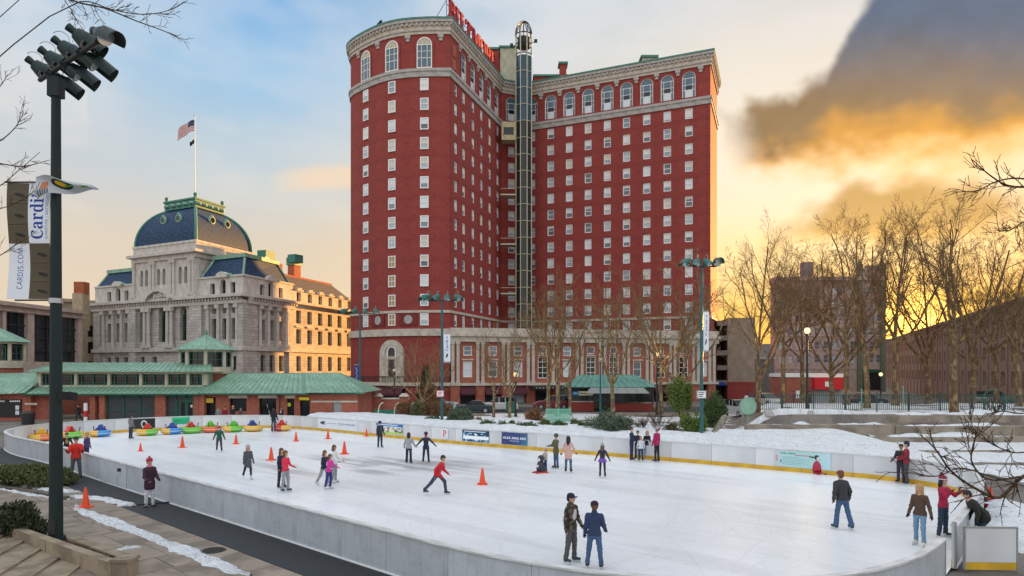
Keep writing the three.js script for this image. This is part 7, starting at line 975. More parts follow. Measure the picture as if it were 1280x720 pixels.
// ---------------------------------------------------------------- planter, kerbs and steps in the left foreground
{
  const mC = mat([0.37, 0.29, 0.20], { map: 'wet', m: 2.1, bump: 'bumpy', bm: 0.7, bs: 0.01 }), wl = thing('planter_wall', 'low concrete planter wall sloping across the bottom left corner', 'wall');
  const seg = (a, b, y0, y1a, y1b, th, nm, m) => { const d = b.clone().sub(a), L = Math.hypot(d.x, d.z), nx = -d.z / L * th, nz = d.x / L * th, P = (p, s, y) => V(p.x + nx * s, y, p.z + nz * s); const q = [P(a, 0, y0), P(b, 0, y0), P(b, 0, y1b), P(a, 0, y1a), P(a, 1, y0), P(b, 1, y0), P(b, 1, y1b), P(a, 1, y1a)], g = merge([face(q[0], q[1], q[2], q[3]), face(q[5], q[4], q[7], q[6]), face(q[3], q[2], q[6], q[7]), face(q[1], q[5], q[6], q[2]), face(q[4], q[0], q[3], q[7])]); part(nm, boxUV(g), m, wl); };
  const w0 = gnd(-60, 634, 0.55), w1 = gnd(136, 703, 0.42); for (let i = 0; i < 3; i++) { const a = w0.clone().lerp(w1, i / 3 + 0.002), b = w0.clone().lerp(w1, (i + 1) / 3 - 0.002); seg(a, b, -0.05, lerp(0.55, 0.42, i / 3), lerp(0.55, 0.42, (i + 1) / 3), -0.24, 'wall_block', mC); }
  const e0 = gnd(138, 703, 0.42); part('end_post', [box(e0.x - 0.02, e0.x + 0.42, -0.05, 0.40, e0.z - 0.5, e0.z - 0.05), box(e0.x - 0.05, e0.x + 0.45, 0.40, 0.47, e0.z - 0.53, e0.z - 0.02)], mC, wl);
  const b0 = gnd(84, 672, 0.32), b1 = gnd(151, 694, 0.4); seg(b0, b1, 0, 0.30, 0.34, -0.3, 'far_wall', mC);
  const soil = [gnd(60, 684, 0.2), gnd(138, 706, 0.3), gnd(150, 692, 0.3), gnd(84, 672, 0.2)]; part('soil', boxUV(face(...soil)), M.soil, wl);
  setSeed(81); const lv = []; for (let i = 0; i < 260; i++) { const u = rnd(), v = rnd(), p = soil[0].clone().lerp(soil[1], u).lerp(soil[3].clone().lerp(soil[2], u), v); const g = new THREE.PlaneGeometry(0.09, 0.06); g.rotateX(rr(-1.9, -1.2)); g.rotateY(rr(0, 6)); g.translate(p.x, p.y + 0.02, p.z); lv.push(g); } const lf = tag(part(numbered('dead_leaves'), boxUV(merge(lv)), mat([0.11, 0.05, 0.025], { side: THREE.DoubleSide }), scene), 'dead brown leaves lying in the planter', 'leaves', null, 'stuff');
  // broad steps below the wall
  const stp = thing('foreground_steps', 'worn concrete steps in the bottom left corner', 'steps'); const dir = w1.clone().sub(w0).setY(0).normalize(), out = V(-dir.z, 0, dir.x); if (out.z < 0) out.negate();
  for (let i = 0; i < 7; i++) { const a = w0.clone().addScaledVector(dir, 2.2 + i * 1.15).setY(0).addScaledVector(out, 0.0), n = dir.clone().multiplyScalar(0.75).addScaledVector(out, 0.66), e = a.clone().addScaledVector(n, 14), bk = a.clone().addScaledVector(dir, -6), ek = bk.clone().addScaledVector(n, 14); part('step', boxUV(polyPrism([[a.x, a.z], [e.x, e.z], [ek.x, ek.z], [bk.x, bk.z]], 0, 0.40 - i * 0.055)), mC, stp); }
  // kerb by the juniper bed, and a round drain grate in the paving
  const k0 = gnd(-30, 603, 0.1), k1 = gnd(84, 622, 0.1), kb = thing('bed_kerb', 'dark kerb along the juniper bed beside the near pole', 'kerb'); { const a = k0, b = k1, d = b.clone().sub(a), g = new THREE.BoxGeometry(d.length(), 0.16, 0.2); g.rotateY(-Math.atan2(d.z, d.x)); g.translate((a.x + b.x) / 2, 0.06, (a.z + b.z) / 2); part('kerb_stone', boxUV(g), mat([0.13, 0.11, 0.09], { map: 'wet', m: 2 }), kb); }
  const dg = gnd(267, 688, 0.04), dr = thing('drain_grate', 'round iron drain grate in the paving by the mat', 'drain', [dg.x, 0.036, dg.z]); part('frame', boxUV(new THREE.TorusGeometry(0.30, 0.03, 5, 24).rotateX(Math.PI / 2)), M.black, dr); part('grate', boxUV(merge([new THREE.CylinderGeometry(0.29, 0.29, 0.008, 24), ...[-0.2, -0.12, -0.04, 0.04, 0.12, 0.2].map((z) => box(-Math.sqrt(0.08 - z * z), Math.sqrt(0.08 - z * z), 0.004, 0.02, z - 0.015, z + 0.015))])), mat([0.05, 0.045, 0.04]), dr);
  const mp = gnd(205, 629, 0.02), rl = thing('rubber_ramp', 'narrow rubber ramp lying on the mat under the woman in the pink hat', 'ramp', [mp.x, 0.024, mp.z], 0.35); part('ramp', [box(-1.0, 0.9, 0, 0.035, -0.12, 0.12)], M.dark, rl); part('edge', [box(-1.0, 0.9, 0.035, 0.045, -0.02, 0.02)], M.black, rl);
}
// ---------------------------------------------------------------- people: one smooth skin over a posed skeleton
function netMesh(prims, cell, k = 0.03, fold = 0, hem) {                // prims: { a, b, ra, rb, c, fz? (unit vector), fk? } -> surface net with vertex colours
  let lo = V(1e9, 1e9, 1e9), hi = V(-1e9, -1e9, -1e9); for (const p of prims) { const r = Math.max(p.ra, p.rb) + cell * 2; for (const q of [p.a, p.b]) { lo.min(V(q.x - r, q.y - r, q.z - r)); hi.max(V(q.x + r, q.y + r, q.z + r)); } }
  const nx = Math.ceil((hi.x - lo.x) / cell) + 1, ny = Math.ceil((hi.y - lo.y) / cell) + 1, nz = Math.ceil((hi.z - lo.z) / cell) + 1, F = new Float32Array(nx * ny * nz), K = new Uint8Array(nx * ny * nz);
  const D = prims.map((p) => { const bx = p.b.x - p.a.x, by = p.b.y - p.a.y, bz = p.b.z - p.a.z; return { ...p, bx, by, bz, l2: bx * bx + by * by + bz * bz || 1e-9 }; });
  const field = (x, y, z) => { let m = 1e9, raw = 1e9, c = 0; for (let i = 0; i < D.length; i++) { const p = D[i], px = x - p.a.x, py = y - p.a.y, pz = z - p.a.z; let t = (px * p.bx + py * p.by + pz * p.bz) / p.l2; t = t < 0 ? 0 : t > 1 ? 1 : t; let qx = px - p.bx * t, qy = py - p.by * t, qz = pz - p.bz * t; if (p.fz) { const e = (qx * p.fz.x + qy * p.fz.y + qz * p.fz.z) * (1 / p.fk - 1); qx += p.fz.x * e; qy += p.fz.y * e; qz += p.fz.z * e; } const d = Math.sqrt(qx * qx + qy * qy + qz * qz) - (p.ra + (p.rb - p.ra) * t); if (d < raw) { raw = d; c = p.c; } const kk = p.k ?? k; if (m > 1e8) m = d; else { const h = Math.max(kk - Math.abs(m - d), 0) / kk; m = Math.min(m, d) - h * h * kk * 0.25; } } field.c = c; return m + (c === 0 || c === 5 ? 0 : fold * (Math.sin(x * 31 + y * 47 + Math.sin(z * 29 + y * 13) * 1.7) + Math.sin(y * 83 - x * 23 + z * 41 + Math.sin(x * 37) * 1.3) * 0.6)); };
  let o = 0; for (let z = 0; z < nz; z++) for (let y = 0; y < ny; y++) for (let x = 0; x < nx; x++, o++) { F[o] = field(lo.x + x * cell, lo.y + y * cell, lo.z + z * cell); K[o] = field.c; }
  const idx = new Int32Array(nx * ny * nz).fill(-1), P = [], C = [], I = [], sy = nx, sz = nx * ny, off = [0, 1, sy, sy + 1, sz, sz + 1, sz + sy, sz + sy + 1], E = [[0, 1], [2, 3], [4, 5], [6, 7], [0, 2], [1, 3], [4, 6], [5, 7], [0, 4], [1, 5], [2, 6], [3, 7]];
  for (let z = 0; z < nz - 1; z++) for (let y = 0; y < ny - 1; y++) for (let x = 0; x < nx - 1; x++) { const b = x + y * sy + z * sz; let mask = 0; for (let i = 0; i < 8; i++) if (F[b + off[i]] < 0) mask |= 1 << i; if (mask === 0 || mask === 255) continue; let n = 0, ax = 0, ay = 0, az = 0; for (const [i, j] of E) { const fi = F[b + off[i]], fj = F[b + off[j]]; if ((fi < 0) === (fj < 0)) continue; const t = fi / (fi - fj); ax += lerp(i & 1, j & 1, t); ay += lerp((i >> 1) & 1, (j >> 1) & 1, t); az += lerp(i >> 2, j >> 2, t); n++; } idx[b] = P.length / 3; const X = lo.x + (x + ax / n) * cell, Y = lo.y + (y + ay / n) * cell, Z = lo.z + (z + az / n) * cell; P.push(X, Y, Z); field(X, Y, Z); let cc = field.c; if (hem && (cc === 1 || cc === 2)) cc = X * hem.x + Y * hem.y + Z * hem.z > hem.h ? 1 : 2; C.push(cc); }
  for (let z = 1; z < nz - 1; z++) for (let y = 1; y < ny - 1; y++) for (let x = 1; x < nx - 1; x++) { const b = x + y * sy + z * sz, q = (a, c, d, e, f) => { if (a < 0 || c < 0 || d < 0 || e < 0) return; f ? I.push(a, c, d, a, d, e) : I.push(a, d, c, a, e, d); }; const s = F[b] < 0; if (s !== F[b + 1] < 0) q(idx[b - sy - sz], idx[b - sz], idx[b], idx[b - sy], s); if (s !== F[b + sy] < 0) q(idx[b - 1 - sz], idx[b - 1], idx[b], idx[b - sz], s); if (s !== F[b + sz] < 0) q(idx[b - 1 - sy], idx[b - sy], idx[b], idx[b - 1], s); }
  const g = new THREE.BufferGeometry(); g.setAttribute('position', new THREE.Float32BufferAttribute(P, 3)); g.setIndex(I); g.computeVertexNormals(); g.userData.c = C; return g;
}
const paint = (g, col) => { const n = g.attributes.position.count, c = new Float32Array(n * 3), id = g.userData.c; for (let i = 0; i < n; i++) { let q = id ? col[id[i]] : col; if (id && col.camo && (id[i] === 1 || id[i] === 8)) { const pp = g.attributes.position, f = Math.sin(pp.getX(i) * 29 + pp.getY(i) * 17) + Math.sin(pp.getY(i) * 41 - pp.getZ(i) * 33) + Math.sin(pp.getX(i) * 13 + pp.getZ(i) * 37); q = f > 0.8 ? [0.13, 0.10, 0.06] : f > -0.4 ? q : [0.022, 0.018, 0.014]; } const v = id && id[i] ? 0.82 + 0.36 * hash2(i, 7, 3) : 1; c.set([q[0] * v, q[1] * v, q[2] * v], i * 3); } const o = g.index ? g.toNonIndexed() : g; if (g.index) { const ix = g.index, c2 = new Float32Array(ix.count * 3); for (let i = 0; i < ix.count; i++) for (let k = 0; k < 3; k++) c2[i * 3 + k] = c[ix.getX(i) * 3 + k]; o.setAttribute('color', new THREE.BufferAttribute(c2, 3)); } else o.setAttribute('color', new THREE.BufferAttribute(c, 3)); if (!o.attributes.uv) o.setAttribute('uv', new THREE.BufferAttribute(new Float32Array(o.attributes.position.count * 2), 2)); return o; };
const bodyMat = new THREE.MeshStandardMaterial({ vertexColors: true, roughness: 0.85 }), hairMats = {};
const SK = [0.52, 0.30, 0.21], SK2 = [0.40, 0.22, 0.14];
const steelBlade = mat([0.6, 0.62, 0.64], { metalness: 0.9, roughness: 0.25 });
function person(label, o) {
  // o: px, py (feet), h0, H (height m), yaw (deg, 0 = towards the viewer), jacket, pants, boots, skin, hair, hat, gloves, pose
  const H = o.H, u = H / 1.75, p = gnd(o.px, o.py, o.h0 || 0), t = thing('person', label, 'person', [p.x, o.h0 || 0, p.z], (o.yaw || 0) * D2R, o.group || 'people on and round the ice');
  const cols = [o.skin || SK, o.jacket, o.pants, o.boots || [0.03, 0.03, 0.035], o.collar || o.jacket, o.gloves || o.skin || SK, o.stripe || o.jacket, o.shirt || o.jacket, o.jacket];
  cols.camo = o.camo; const bulk = (o.bulk || 1) * (o.fem ? 0.93 : 1), P = [], fwd = V(0, 0, 1);
  const rot = (v, ax, a) => v.clone().applyAxisAngle(ax, a), X = V(1, 0, 0), Z = V(0, 0, 1);
  const lean = o.lean || 0, side = o.side || 0, up = rot(rot(V(0, 1, 0), X, lean), Z, side), fz = rot(V(0, 0, 1), X, lean);
  const hipC = V(0, 0, 0), sh = (o.fem ? 0.165 : 0.185) * u * (0.9 + 0.1 * bulk), hw = 0.095 * u;
  const waist = hipC.clone().addScaledVector(up, 0.14 * u), chest = hipC.clone().addScaledVector(up, 0.36 * u), neck = hipC.clone().addScaledVector(up, 0.545 * u);
  const hl = o.headLean ?? 0, hup = rot(up, X, -lean * 0.55 + hl), head = neck.clone().addScaledVector(hup, 0.155 * u);
  const cap = (a, b, ra, rb, c, e = {}) => P.push({ a, b, ra: ra * u, rb: rb * u, c, ...e });
  cap(hipC.clone().addScaledVector(up, -0.055 * u).add(V(-0.045 * u, 0, 0)), hipC.clone().addScaledVector(up, -0.055 * u).add(V(0.045 * u, 0, 0)), 0.125 * bulk, 0.125 * bulk, 1, { fz, fk: 0.78 }); cap(hipC.clone().addScaledVector(up, -0.02 * u), waist, 0.152 * bulk, 0.138 * bulk, 1, { fz, fk: 0.74 }); cap(waist, chest, 0.138 * bulk, 0.165 * bulk, 1, { fz, fk: 0.70 });
  cap(chest.clone().addScaledVector(up, 0.06 * u).add(V(-sh * 0.62, 0, 0)), chest.clone().addScaledVector(up, 0.06 * u).add(V(sh * 0.62, 0, 0)), 0.092 * bulk, 0.092 * bulk, 1);
  if (o.stripe) cap(waist.clone().addScaledVector(up, 0.1 * u).addScaledVector(fz, 0.045 * u), chest.clone().addScaledVector(fz, 0.05 * u), 0.10 * bulk, 0.10 * bulk, 6, { fz, fk: 0.8 });
  if (o.coat) cap(hipC.clone(), hipC.clone().addScaledVector(V(0, -1, 0), o.coat * u), 0.155 * bulk, 0.17 * bulk * (o.flare || 1), 1, { fz: fwd, fk: 0.78 });
  cap(neck.clone().addScaledVector(hup, -0.06 * u), head, 0.058, 0.052, o.collar ? 4 : 0); if (o.hood || o.collar) cap(neck.clone().addScaledVector(hup, -0.03 * u).addScaledVector(fz, -0.045 * u), neck.clone().addScaledVector(hup, 0.01 * u).addScaledVector(fz, -0.02 * u), 0.085, 0.075, 4);
  // legs
  const feet = []; ['L', 'R'].forEach((s, i) => { const q = (o.legs || [[0, 0.05, 0.04], [0, 0.05, 0.04]])[i], sg = i ? -1 : 1, hj = hipC.clone().add(V(sg * hw, -0.04 * u, 0)), d = V(0, -1, 0).applyAxisAngle(X, -q[0]).applyAxisAngle(Z, sg * q[1]), kn = hj.clone().addScaledVector(d, 0.42 * u), d2 = rot(V(0, -1, 0), X, -q[0] + q[2]).applyAxisAngle(Z, sg * q[1] * 0.8), an = kn.clone().addScaledVector(d2, 0.41 * u); const pk = o.slim || 1; cap(hj, kn, 0.100 * pk, 0.071 * pk, 2); cap(kn, an, 0.073 * pk, 0.059 * (o.wide || 1) * pk, 2);
    const toe = an.clone().add(V(sg * 0.03 * u, -0.055 * u, 0.15 * u)); cap(an.clone().add(V(0, 0.05 * u, 0)), an.clone().add(V(0, -0.045 * u, -0.01 * u)), 0.056, 0.05, 3); cap(an.clone().add(V(0, -0.055 * u, -0.03 * u)), toe, 0.044, 0.038, 3); feet.push({ an, toe }); });
  // arms
  const hands = []; ['L', 'R'].forEach((s, i) => { const q = (o.arms || [[0.05, 0.18, 0.25], [0.05, 0.18, 0.25]])[i], sg = i ? -1 : 1, sj = chest.clone().addScaledVector(up, 0.085 * u).add(V(sg * sh, 0, 0)); const d = rot(up.clone().negate(), X, -q[0]).applyAxisAngle(Z, sg * q[1]), el = sj.clone().addScaledVector(d, 0.285 * u), d2 = rot(up.clone().negate(), X, -q[0] - q[2]).applyAxisAngle(Z, sg * (q[1] - (q[3] || 0))), wr = el.clone().addScaledVector(d2, 0.245 * u); cap(sj, el, 0.066 * bulk, 0.054 * bulk, 8); cap(el, wr, 0.055 * bulk, 0.042 * bulk, 8); hands.push({ wr, d: d2, sg }); });
  // head
  const hz = rot(V(0, 0, 1), X, lean * 0.45 - hl).applyAxisAngle(V(0, 1, 0), (o.look || 0) * D2R), skull = head.clone().addScaledVector(hup, 0.015 * u); cap(skull.clone().addScaledVector(hz, -0.018 * u), skull.clone().addScaledVector(hz, 0.012 * u), 0.094, 0.088, 0, { k: 0.02 }); cap(skull.clone().addScaledVector(hup, -0.05 * u).addScaledVector(hz, 0.025 * u), skull.clone().addScaledVector(hup, -0.085 * u).addScaledVector(hz, 0.045 * u), 0.066, 0.045, 0, { k: 0.02 }); cap(skull.clone().addScaledVector(hup, 0.0).addScaledVector(hz, 0.098 * u), skull.clone().addScaledVector(hup, -0.03 * u).addScaledVector(hz, 0.108 * u), 0.011, 0.016, 0, { k: 0.015 });
  let low = 1e9; feet.forEach((f) => { low = Math.min(low, f.an.y - 0.10 * u, f.toe.y - 0.042 * u); }); const blade = o.skates ? 0.065 : 0, lift = -low + blade;
  const body = paint(netMesh(P, o.cell || 0.027, 0.035 * u, 0.0048 * u, { x: o.coat ? 0 : up.x, y: o.coat ? 1 : up.y, z: o.coat ? 0 : up.z, h: -(o.coat ? o.coat + 0.13 : 0.095) * u }), cols), bits = [body];
  const sub = (g, c) => bits.push(paint(clean(g), c)), hx = hz.clone().cross(hup).normalize();
  const onFace = (x, y, z) => skull.clone().addScaledVector(hx, -x * u).addScaledVector(hup, y * u).addScaledVector(hz, z * u);
  for (const s of [-1, 1]) { let q = onFace(s * 0.034, 0.004, 0.088); sub(ball(0.0105 * u, q.x, q.y, q.z, 1, 1, 1, 6), [0.03, 0.02, 0.015]); q = onFace(s * 0.034, 0.026, 0.09); sub(ball(0.017 * u, q.x, q.y, q.z, 1, 0.3, 0.6, 6), o.hair || [0.05, 0.03, 0.02]); q = onFace(s * 0.094, -0.005, 0.0); sub(ball(0.026 * u, q.x, q.y, q.z, 0.6, 1, 0.7, 6), cols[0]); } { const q = onFace(0, -0.062, 0.083); sub(ball(0.021 * u, q.x, q.y, q.z, 1.1, 0.32, 0.6, 6), [0.34, 0.11, 0.09]); }
  hands.forEach(({ wr, d, sg }) => { const c = cols[5], f = d, w = V(1, 0, 0).addScaledVector(f, -f.x).normalize(), nrm = f.clone().cross(w).normalize(), pc = wr.clone().addScaledVector(f, 0.045 * u), g = new THREE.SphereGeometry(0.042 * u, 8, 6); g.scale(1, 1.15, 0.55); g.applyMatrix4(new THREE.Matrix4().makeBasis(w, f, nrm.clone())); g.translate(pc.x, pc.y, pc.z); sub(g, c); const curl = o.curl ?? 0.5; for (let k = 0; k < 4; k++) { const b = pc.clone().addScaledVector(f, 0.036 * u).addScaledVector(w, (k - 1.5) * 0.019 * u), L = [0.034, 0.04, 0.037, 0.028][k] * u, d1 = f.clone().addScaledVector(nrm, sg * 0 + curl * 0.6).normalize(), m = b.clone().addScaledVector(d1, L), d2 = f.clone().addScaledVector(nrm, curl * 1.8).normalize(), e = m.clone().addScaledVector(d2, L * 0.85); sub(tube([b, m, e], [0.0095 * u, 0.009 * u, 0.007 * u], 5), c); } const tb = pc.clone().addScaledVector(w, -sg * 0.034 * u).addScaledVector(f, -0.01 * u); sub(tube([tb, tb.clone().addScaledVector(w, -sg * 0.024 * u).addScaledVector(f, 0.025 * u), tb.clone().addScaledVector(w, -sg * 0.026 * u).addScaledVector(f, 0.052 * u).addScaledVector(nrm, 0.012)], [0.012 * u, 0.0105 * u, 0.008 * u], 5), c); });
  const bg = mergeGeometries(bits.map((g) => { const q = clean(g); return q; }), false); bg.translate(0, lift, 0); part('body', bg, bodyMat, t);
  const shift = (g) => g.translate(0, lift, 0);
  // hair
  const hc = o.hair || [0.05, 0.03, 0.02], hm = hairMats[hc.join()] ||= mat(hc, { roughness: 0.6 }), hp = [];
  const hcap = (a, b, ra, rb, e = {}) => hp.push({ a, b, ra: ra * u, rb: rb * u, c: 0, ...e });
  hcap(onFace(0, 0.028, -0.022), onFace(0, 0.026, 0.0), 0.102, 0.094); hcap(onFace(0, -0.03, -0.045), onFace(0, 0.0, -0.03), 0.08, 0.085);
  if (o.long) { const L = o.long; hcap(onFace(0, -0.02, -0.055), onFace(0, -0.10 - L * 0.4, -0.085), 0.085, 0.09, { fz: hz, fk: 0.6 }); hcap(onFace(0, -0.10 - L * 0.4, -0.085), onFace(0, -0.10 - L, -0.11), 0.09, 0.05, { fz: hz, fk: 0.55 }); for (const s of [-1, 1]) hcap(onFace(s * 0.075, 0.0, -0.01), onFace(s * 0.09, -0.10 - L * 0.5, -0.01), 0.038, 0.032); }
  if (o.hat !== 'hood') part('hair', boxUV(shift(clean(netMesh(hp, o.cell ? o.cell * 0.8 : 0.022, 0.03)))), hm, t);
  if (o.hat) { const hc2 = o.hatCol || [0.04, 0.04, 0.05], g = []; const bs = new THREE.Matrix4().makeBasis(hx.clone().negate(), hup, hz), pos = onFace(0, 0.045, -0.012); const prof = o.hat === 'cap' ? [[0.106, -0.01], [0.107, 0.03], [0.095, 0.065], [0.06, 0.09], [0.001, 0.098]] : o.hat === 'hood' ? [[0.115, -0.1], [0.125, 0], [0.112, 0.05], [0.07, 0.085], [0.001, 0.095]] : [[0.112, -0.03], [0.114, 0.02], [0.106, 0.06], [0.075, 0.095], [0.03, 0.112], [0.001, 0.114]]; g.push(new THREE.LatheGeometry(prof.map(([a, b]) => new THREE.Vector2(a * u, b * u)), 16)); if (o.hat === 'cap') g.push(box(-0.07 * u, 0.07 * u, -0.012 * u, 0.0, 0.08 * u, 0.18 * u)); if (o.hat === 'pom') g.push(ball(0.042 * u, 0, 0.135 * u, 0, 1, 1, 1, 8)); const G = merge(g); G.applyMatrix4(bs); G.translate(pos.x, pos.y, pos.z); part('hat', boxUV(shift(G)), hairMats['h' + hc2.join()] ||= mat(hc2, { roughness: 0.9, map: 'cloth', m: 0.2 }), t); if (o.hatBand) { const B = new THREE.CylinderGeometry(0.117 * u, 0.117 * u, 0.028 * u, 16, 1, true); B.applyMatrix4(bs); const p2 = onFace(0, 0.04, -0.012); B.translate(p2.x, p2.y, p2.z); part('hat_band', boxUV(shift(B)), mat(o.hatBand, { roughness: 0.9, side: THREE.DoubleSide }), t); } }
  if (o.skates) feet.forEach(({ an, toe }) => { const f = toe.clone().sub(an).setY(0).normalize(), L = 0.28 * u, g = new THREE.BoxGeometry(0.012, 0.05, L), hld = new THREE.BoxGeometry(0.045 * u, 0.03, L * 0.8); hld.translate(0, 0.035, 0); const G = merge([g, hld]); G.rotateY(Math.atan2(f.x, f.z)); const c = an.clone().add(V(f.x * 0.05, 0, f.z * 0.05)); G.translate(c.x, Math.min(an.y - 0.10 * u, toe.y - 0.042 * u) - 0.03 + lift, c.z); part('skate_blade', boxUV(G), steelBlade, t); });
  if (o.skirt) part('skirt', boxUV(shift(clean(new THREE.LatheGeometry([[0.13, 0.05], [0.2, -0.04], [0.26, -0.13], [0.22, -0.17]].map(([a, b]) => new THREE.Vector2(a * u, b * u)), 20)))), mat(o.skirt, { side: THREE.DoubleSide, roughness: 0.5 }), t);
  if (o.scarf) part('scarf', boxUV(shift(clean(new THREE.TorusGeometry(0.075 * u, 0.035 * u, 8, 16).rotateX(Math.PI / 2 + lean).translate(neck.x, neck.y + 0.01, neck.z)))), mat(o.scarf, { roughness: 0.9 }), t);
  t.userData.hands = undefined; delete t.userData.hands; return { t, hands, lift, head: skull };
}
const J = { dark: [0.02, 0.022, 0.03], navy: [0.018, 0.026, 0.06], jean: [0.05, 0.10, 0.20], jeanDark: [0.022, 0.04, 0.075], jeanLight: [0.15, 0.28, 0.40], grey: [0.22, 0.23, 0.25], greyPants: [0.30, 0.31, 0.33], red: [0.55, 0.015, 0.025], coral: [0.72, 0.035, 0.07], pink: [0.70, 0.04, 0.34], green: [0.015, 0.09, 0.06], olive: [0.11, 0.10, 0.055], black: [0.012, 0.012, 0.015], blush: [0.62, 0.36, 0.32], crimson: [0.36, 0.012, 0.05], maroon: [0.26, 0.015, 0.035], white: [0.7, 0.7, 0.72], brown: [0.12, 0.06, 0.035] };
const blond = [0.42, 0.25, 0.09], brownH = [0.12, 0.055, 0.025], blackH = [0.012, 0.009, 0.008], hgt = (py, y0) => { const d = EYE * FOC / (py - HOR); return (py - y0) * d / FOC; };
const Pn = (label, px, y0, py, yaw, jacket, pants, o = {}) => person(label, { px, py, H: Math.max(0.8, hgt(py, y0) * (o.k || 0.985) - (o.skates === false ? 0 : 0.05)), yaw, jacket, pants, skates: true, ...o });
const stride = [[0.35, 0.06, 0.35], [-0.30, 0.08, 0.25]], stand = [[0.02, 0.06, 0.05], [-0.02, 0.07, 0.06]];
// near pair
Pn('man in camouflage hoodie with white and red chest print, seen from the front', 714, 619, 704, 52, [0.06, 0.045, 0.03], [0.085, 0.08, 0.085], { cell: 0.016, hat: 'cap', hatCol: [0.015, 0.02, 0.06], skin: SK, hood: 1, camo: 1, collar: [0.06, 0.05, 0.035], stripe: [0.60, 0.52, 0.52], legs: [[0.06, 0.06, 0.1], [-0.02, 0.08, 0.12]], arms: [[0.15, 0.2, 0.3], [-0.05, 0.2, 0.2]], bulk: 1.14, hair: blackH, boots: [0.03, 0.05, 0.05], look: 14 });
Pn('man in navy hoodie and blue jeans with his back turned, close to the near boards', 743, 629, 711, 168, [0.022, 0.038, 0.095], J.jean, { cell: 0.016, hat: 'beanie', hatCol: [0.05, 0.015, 0.04], hood: 1, collar: [0.02, 0.034, 0.085], legs: [[0.0, 0.13, 0.04], [-0.04, 0.13, 0.06]], arms: [[-0.05, 0.16, 0.25], [0.15, 0.24, 0.65]], bulk: 1.16, hair: brownH, gloves: [0.02, 0.015, 0.05], look: 20 });
Pn('man in dark jacket and blue jeans skating away with hands in pockets', 1053, 590, 662, 195, [0.035, 0.038, 0.04], J.jean, { cell: 0.018, hat: 'cap', hatCol: [0.22, 0.06, 0.03], bulk: 1.24, legs: [[0.16, 0.10, 0.12], [-0.16, 0.12, 0.14]], arms: [[-0.08, 0.34, 0.4, 0.3], [-0.08, 0.34, 0.4, 0.3]], hair: brownH, lean: 0.1, wide: 1.35, side: -0.04 });
Pn('girl with long blond hair, brown jacket and white figure skates', 1150, 606, 683, -52, [0.085, 0.045, 0.03], J.jeanLight, { cell: 0.017, fem: 1, long: 0.26, hair: blond, boots: [0.72, 0.68, 0.60], gloves: [0.05, 0.05, 0.09], legs: [[0.2, 0.05, 0.25], [-0.08, 0.07, 0.1]], arms: [[-0.1, 0.28, 0.3], [0.1, 0.2, 0.3]], bulk: 1.1, slim: 0.92, lean: 0.05 });
const ph = Pn('woman in crimson jacket and striped pompom hat holding a phone', 1179, 597, 672, 30, J.crimson, J.jeanDark, { cell: 0.017, fem: 1, long: 0.10, hair: blackH, hat: 'pom', hatCol: [0.30, 0.02, 0.06], hatBand: [0.6, 0.55, 0.6], arms: [[0.75, 0.5, 1.5, 0.5], [0.85, 0.45, 1.55, 0.55]], bulk: 1.12, gloves: SK, legs: stand });
{ const t = ph.t, m = part('phone', [box(-0.045, 0.045, -0.08, 0.08, -0.006, 0.006)], M.black, t), a = ph.hands[0].wr, b = ph.hands[1].wr; m.position.set((a.x + b.x) / 2, (a.y + b.y) / 2 + ph.lift + 0.05, (a.z + b.z) / 2 + 0.08); }
person('man in black speckled jacket leaning over the boards by the open gate', { px: 1229, py: 686, H: 1.76, yaw: -104, cell: 0.017, jacket: [0.014, 0.02, 0.016], pants: J.jeanDark, hair: blackH, bulk: 1.2, lean: 0.72, legs: [[0.28, 0.05, 0.1], [0.1, 0.06, 0.1]], arms: [[0.45, 0.15, 0.5], [0.5, 0.1, 0.45]], coat: 0.08 });
Pn('woman in maroon jacket and grey trousers at the far boards, facing her partner', 1133, 553, 606, -110, J.maroon, [0.06, 0.055, 0.055], { cell: 0.02, fem: 1, hat: 'beanie', hatCol: [0.02, 0.03, 0.08], arms: [[0.3, 0.15, 0.9], [0.3, 0.2, 0.9]], bulk: 1.12, stripe: J.maroon, legs: [[0.1, 0.06, 0.2], [0.0, 0.06, 0.15]] });
Pn('dark dressed partner half hidden behind the woman in maroon', 1126, 556, 604, -60, J.dark, [0.03, 0.035, 0.06], { cell: 0.022, arms: [[0.7, 0.1, 0.6], [0.3, 0.2, 0.6]], hair: blackH });
// middle of the ice
Pn('man in red shirt and jeans striding hard to the right', 547, 570, 619, 78, J.red, [0.035, 0.055, 0.085], { cell: 0.018, lean: 0.42, legs: [[0.72, 0.08, 0.62], [-0.62, 0.10, 0.12]], arms: [[0.5, 0.15, 0.75], [-0.35, 0.2, 0.7]], hair: blackH, bulk: 1.05, k: 1.08 });
Pn('girl in magenta jacket and blue leggings, in front of a group of three', 411, 568, 612, 74, J.pink, [0.03, 0.035, 0.18], { fem: 1, cell: 0.02, long: 0.05, hair: brownH, boots: J.white, legs: [[0.15, 0.05, 0.3], [-0.08, 0.06, 0.15]], arms: [[0.6, 0.2, 0.7], [0.2, 0.2, 0.9]], lean: 0.14 });
Pn('girl in dark jacket and grey trousers behind the magenta jacket', 405, 563, 608, 66, J.navy, J.greyPants, { fem: 1, cell: 0.022, long: 0.06, hair: brownH, boots: J.white, lean: 0.1, legs: stride, arms: [[0.3, 0.2, 0.5], [0.1, 0.2, 0.5]] });
Pn('girl in white top and grey trousers farthest back of the three', 418, 557, 604, 80, J.white, J.greyPants, { fem: 1, cell: 0.022, long: 0.05, hair: brownH, boots: J.white, legs: stand, arms: [[0.3, 0.3, 0.6], [0.4, 0.2, 0.6]] });
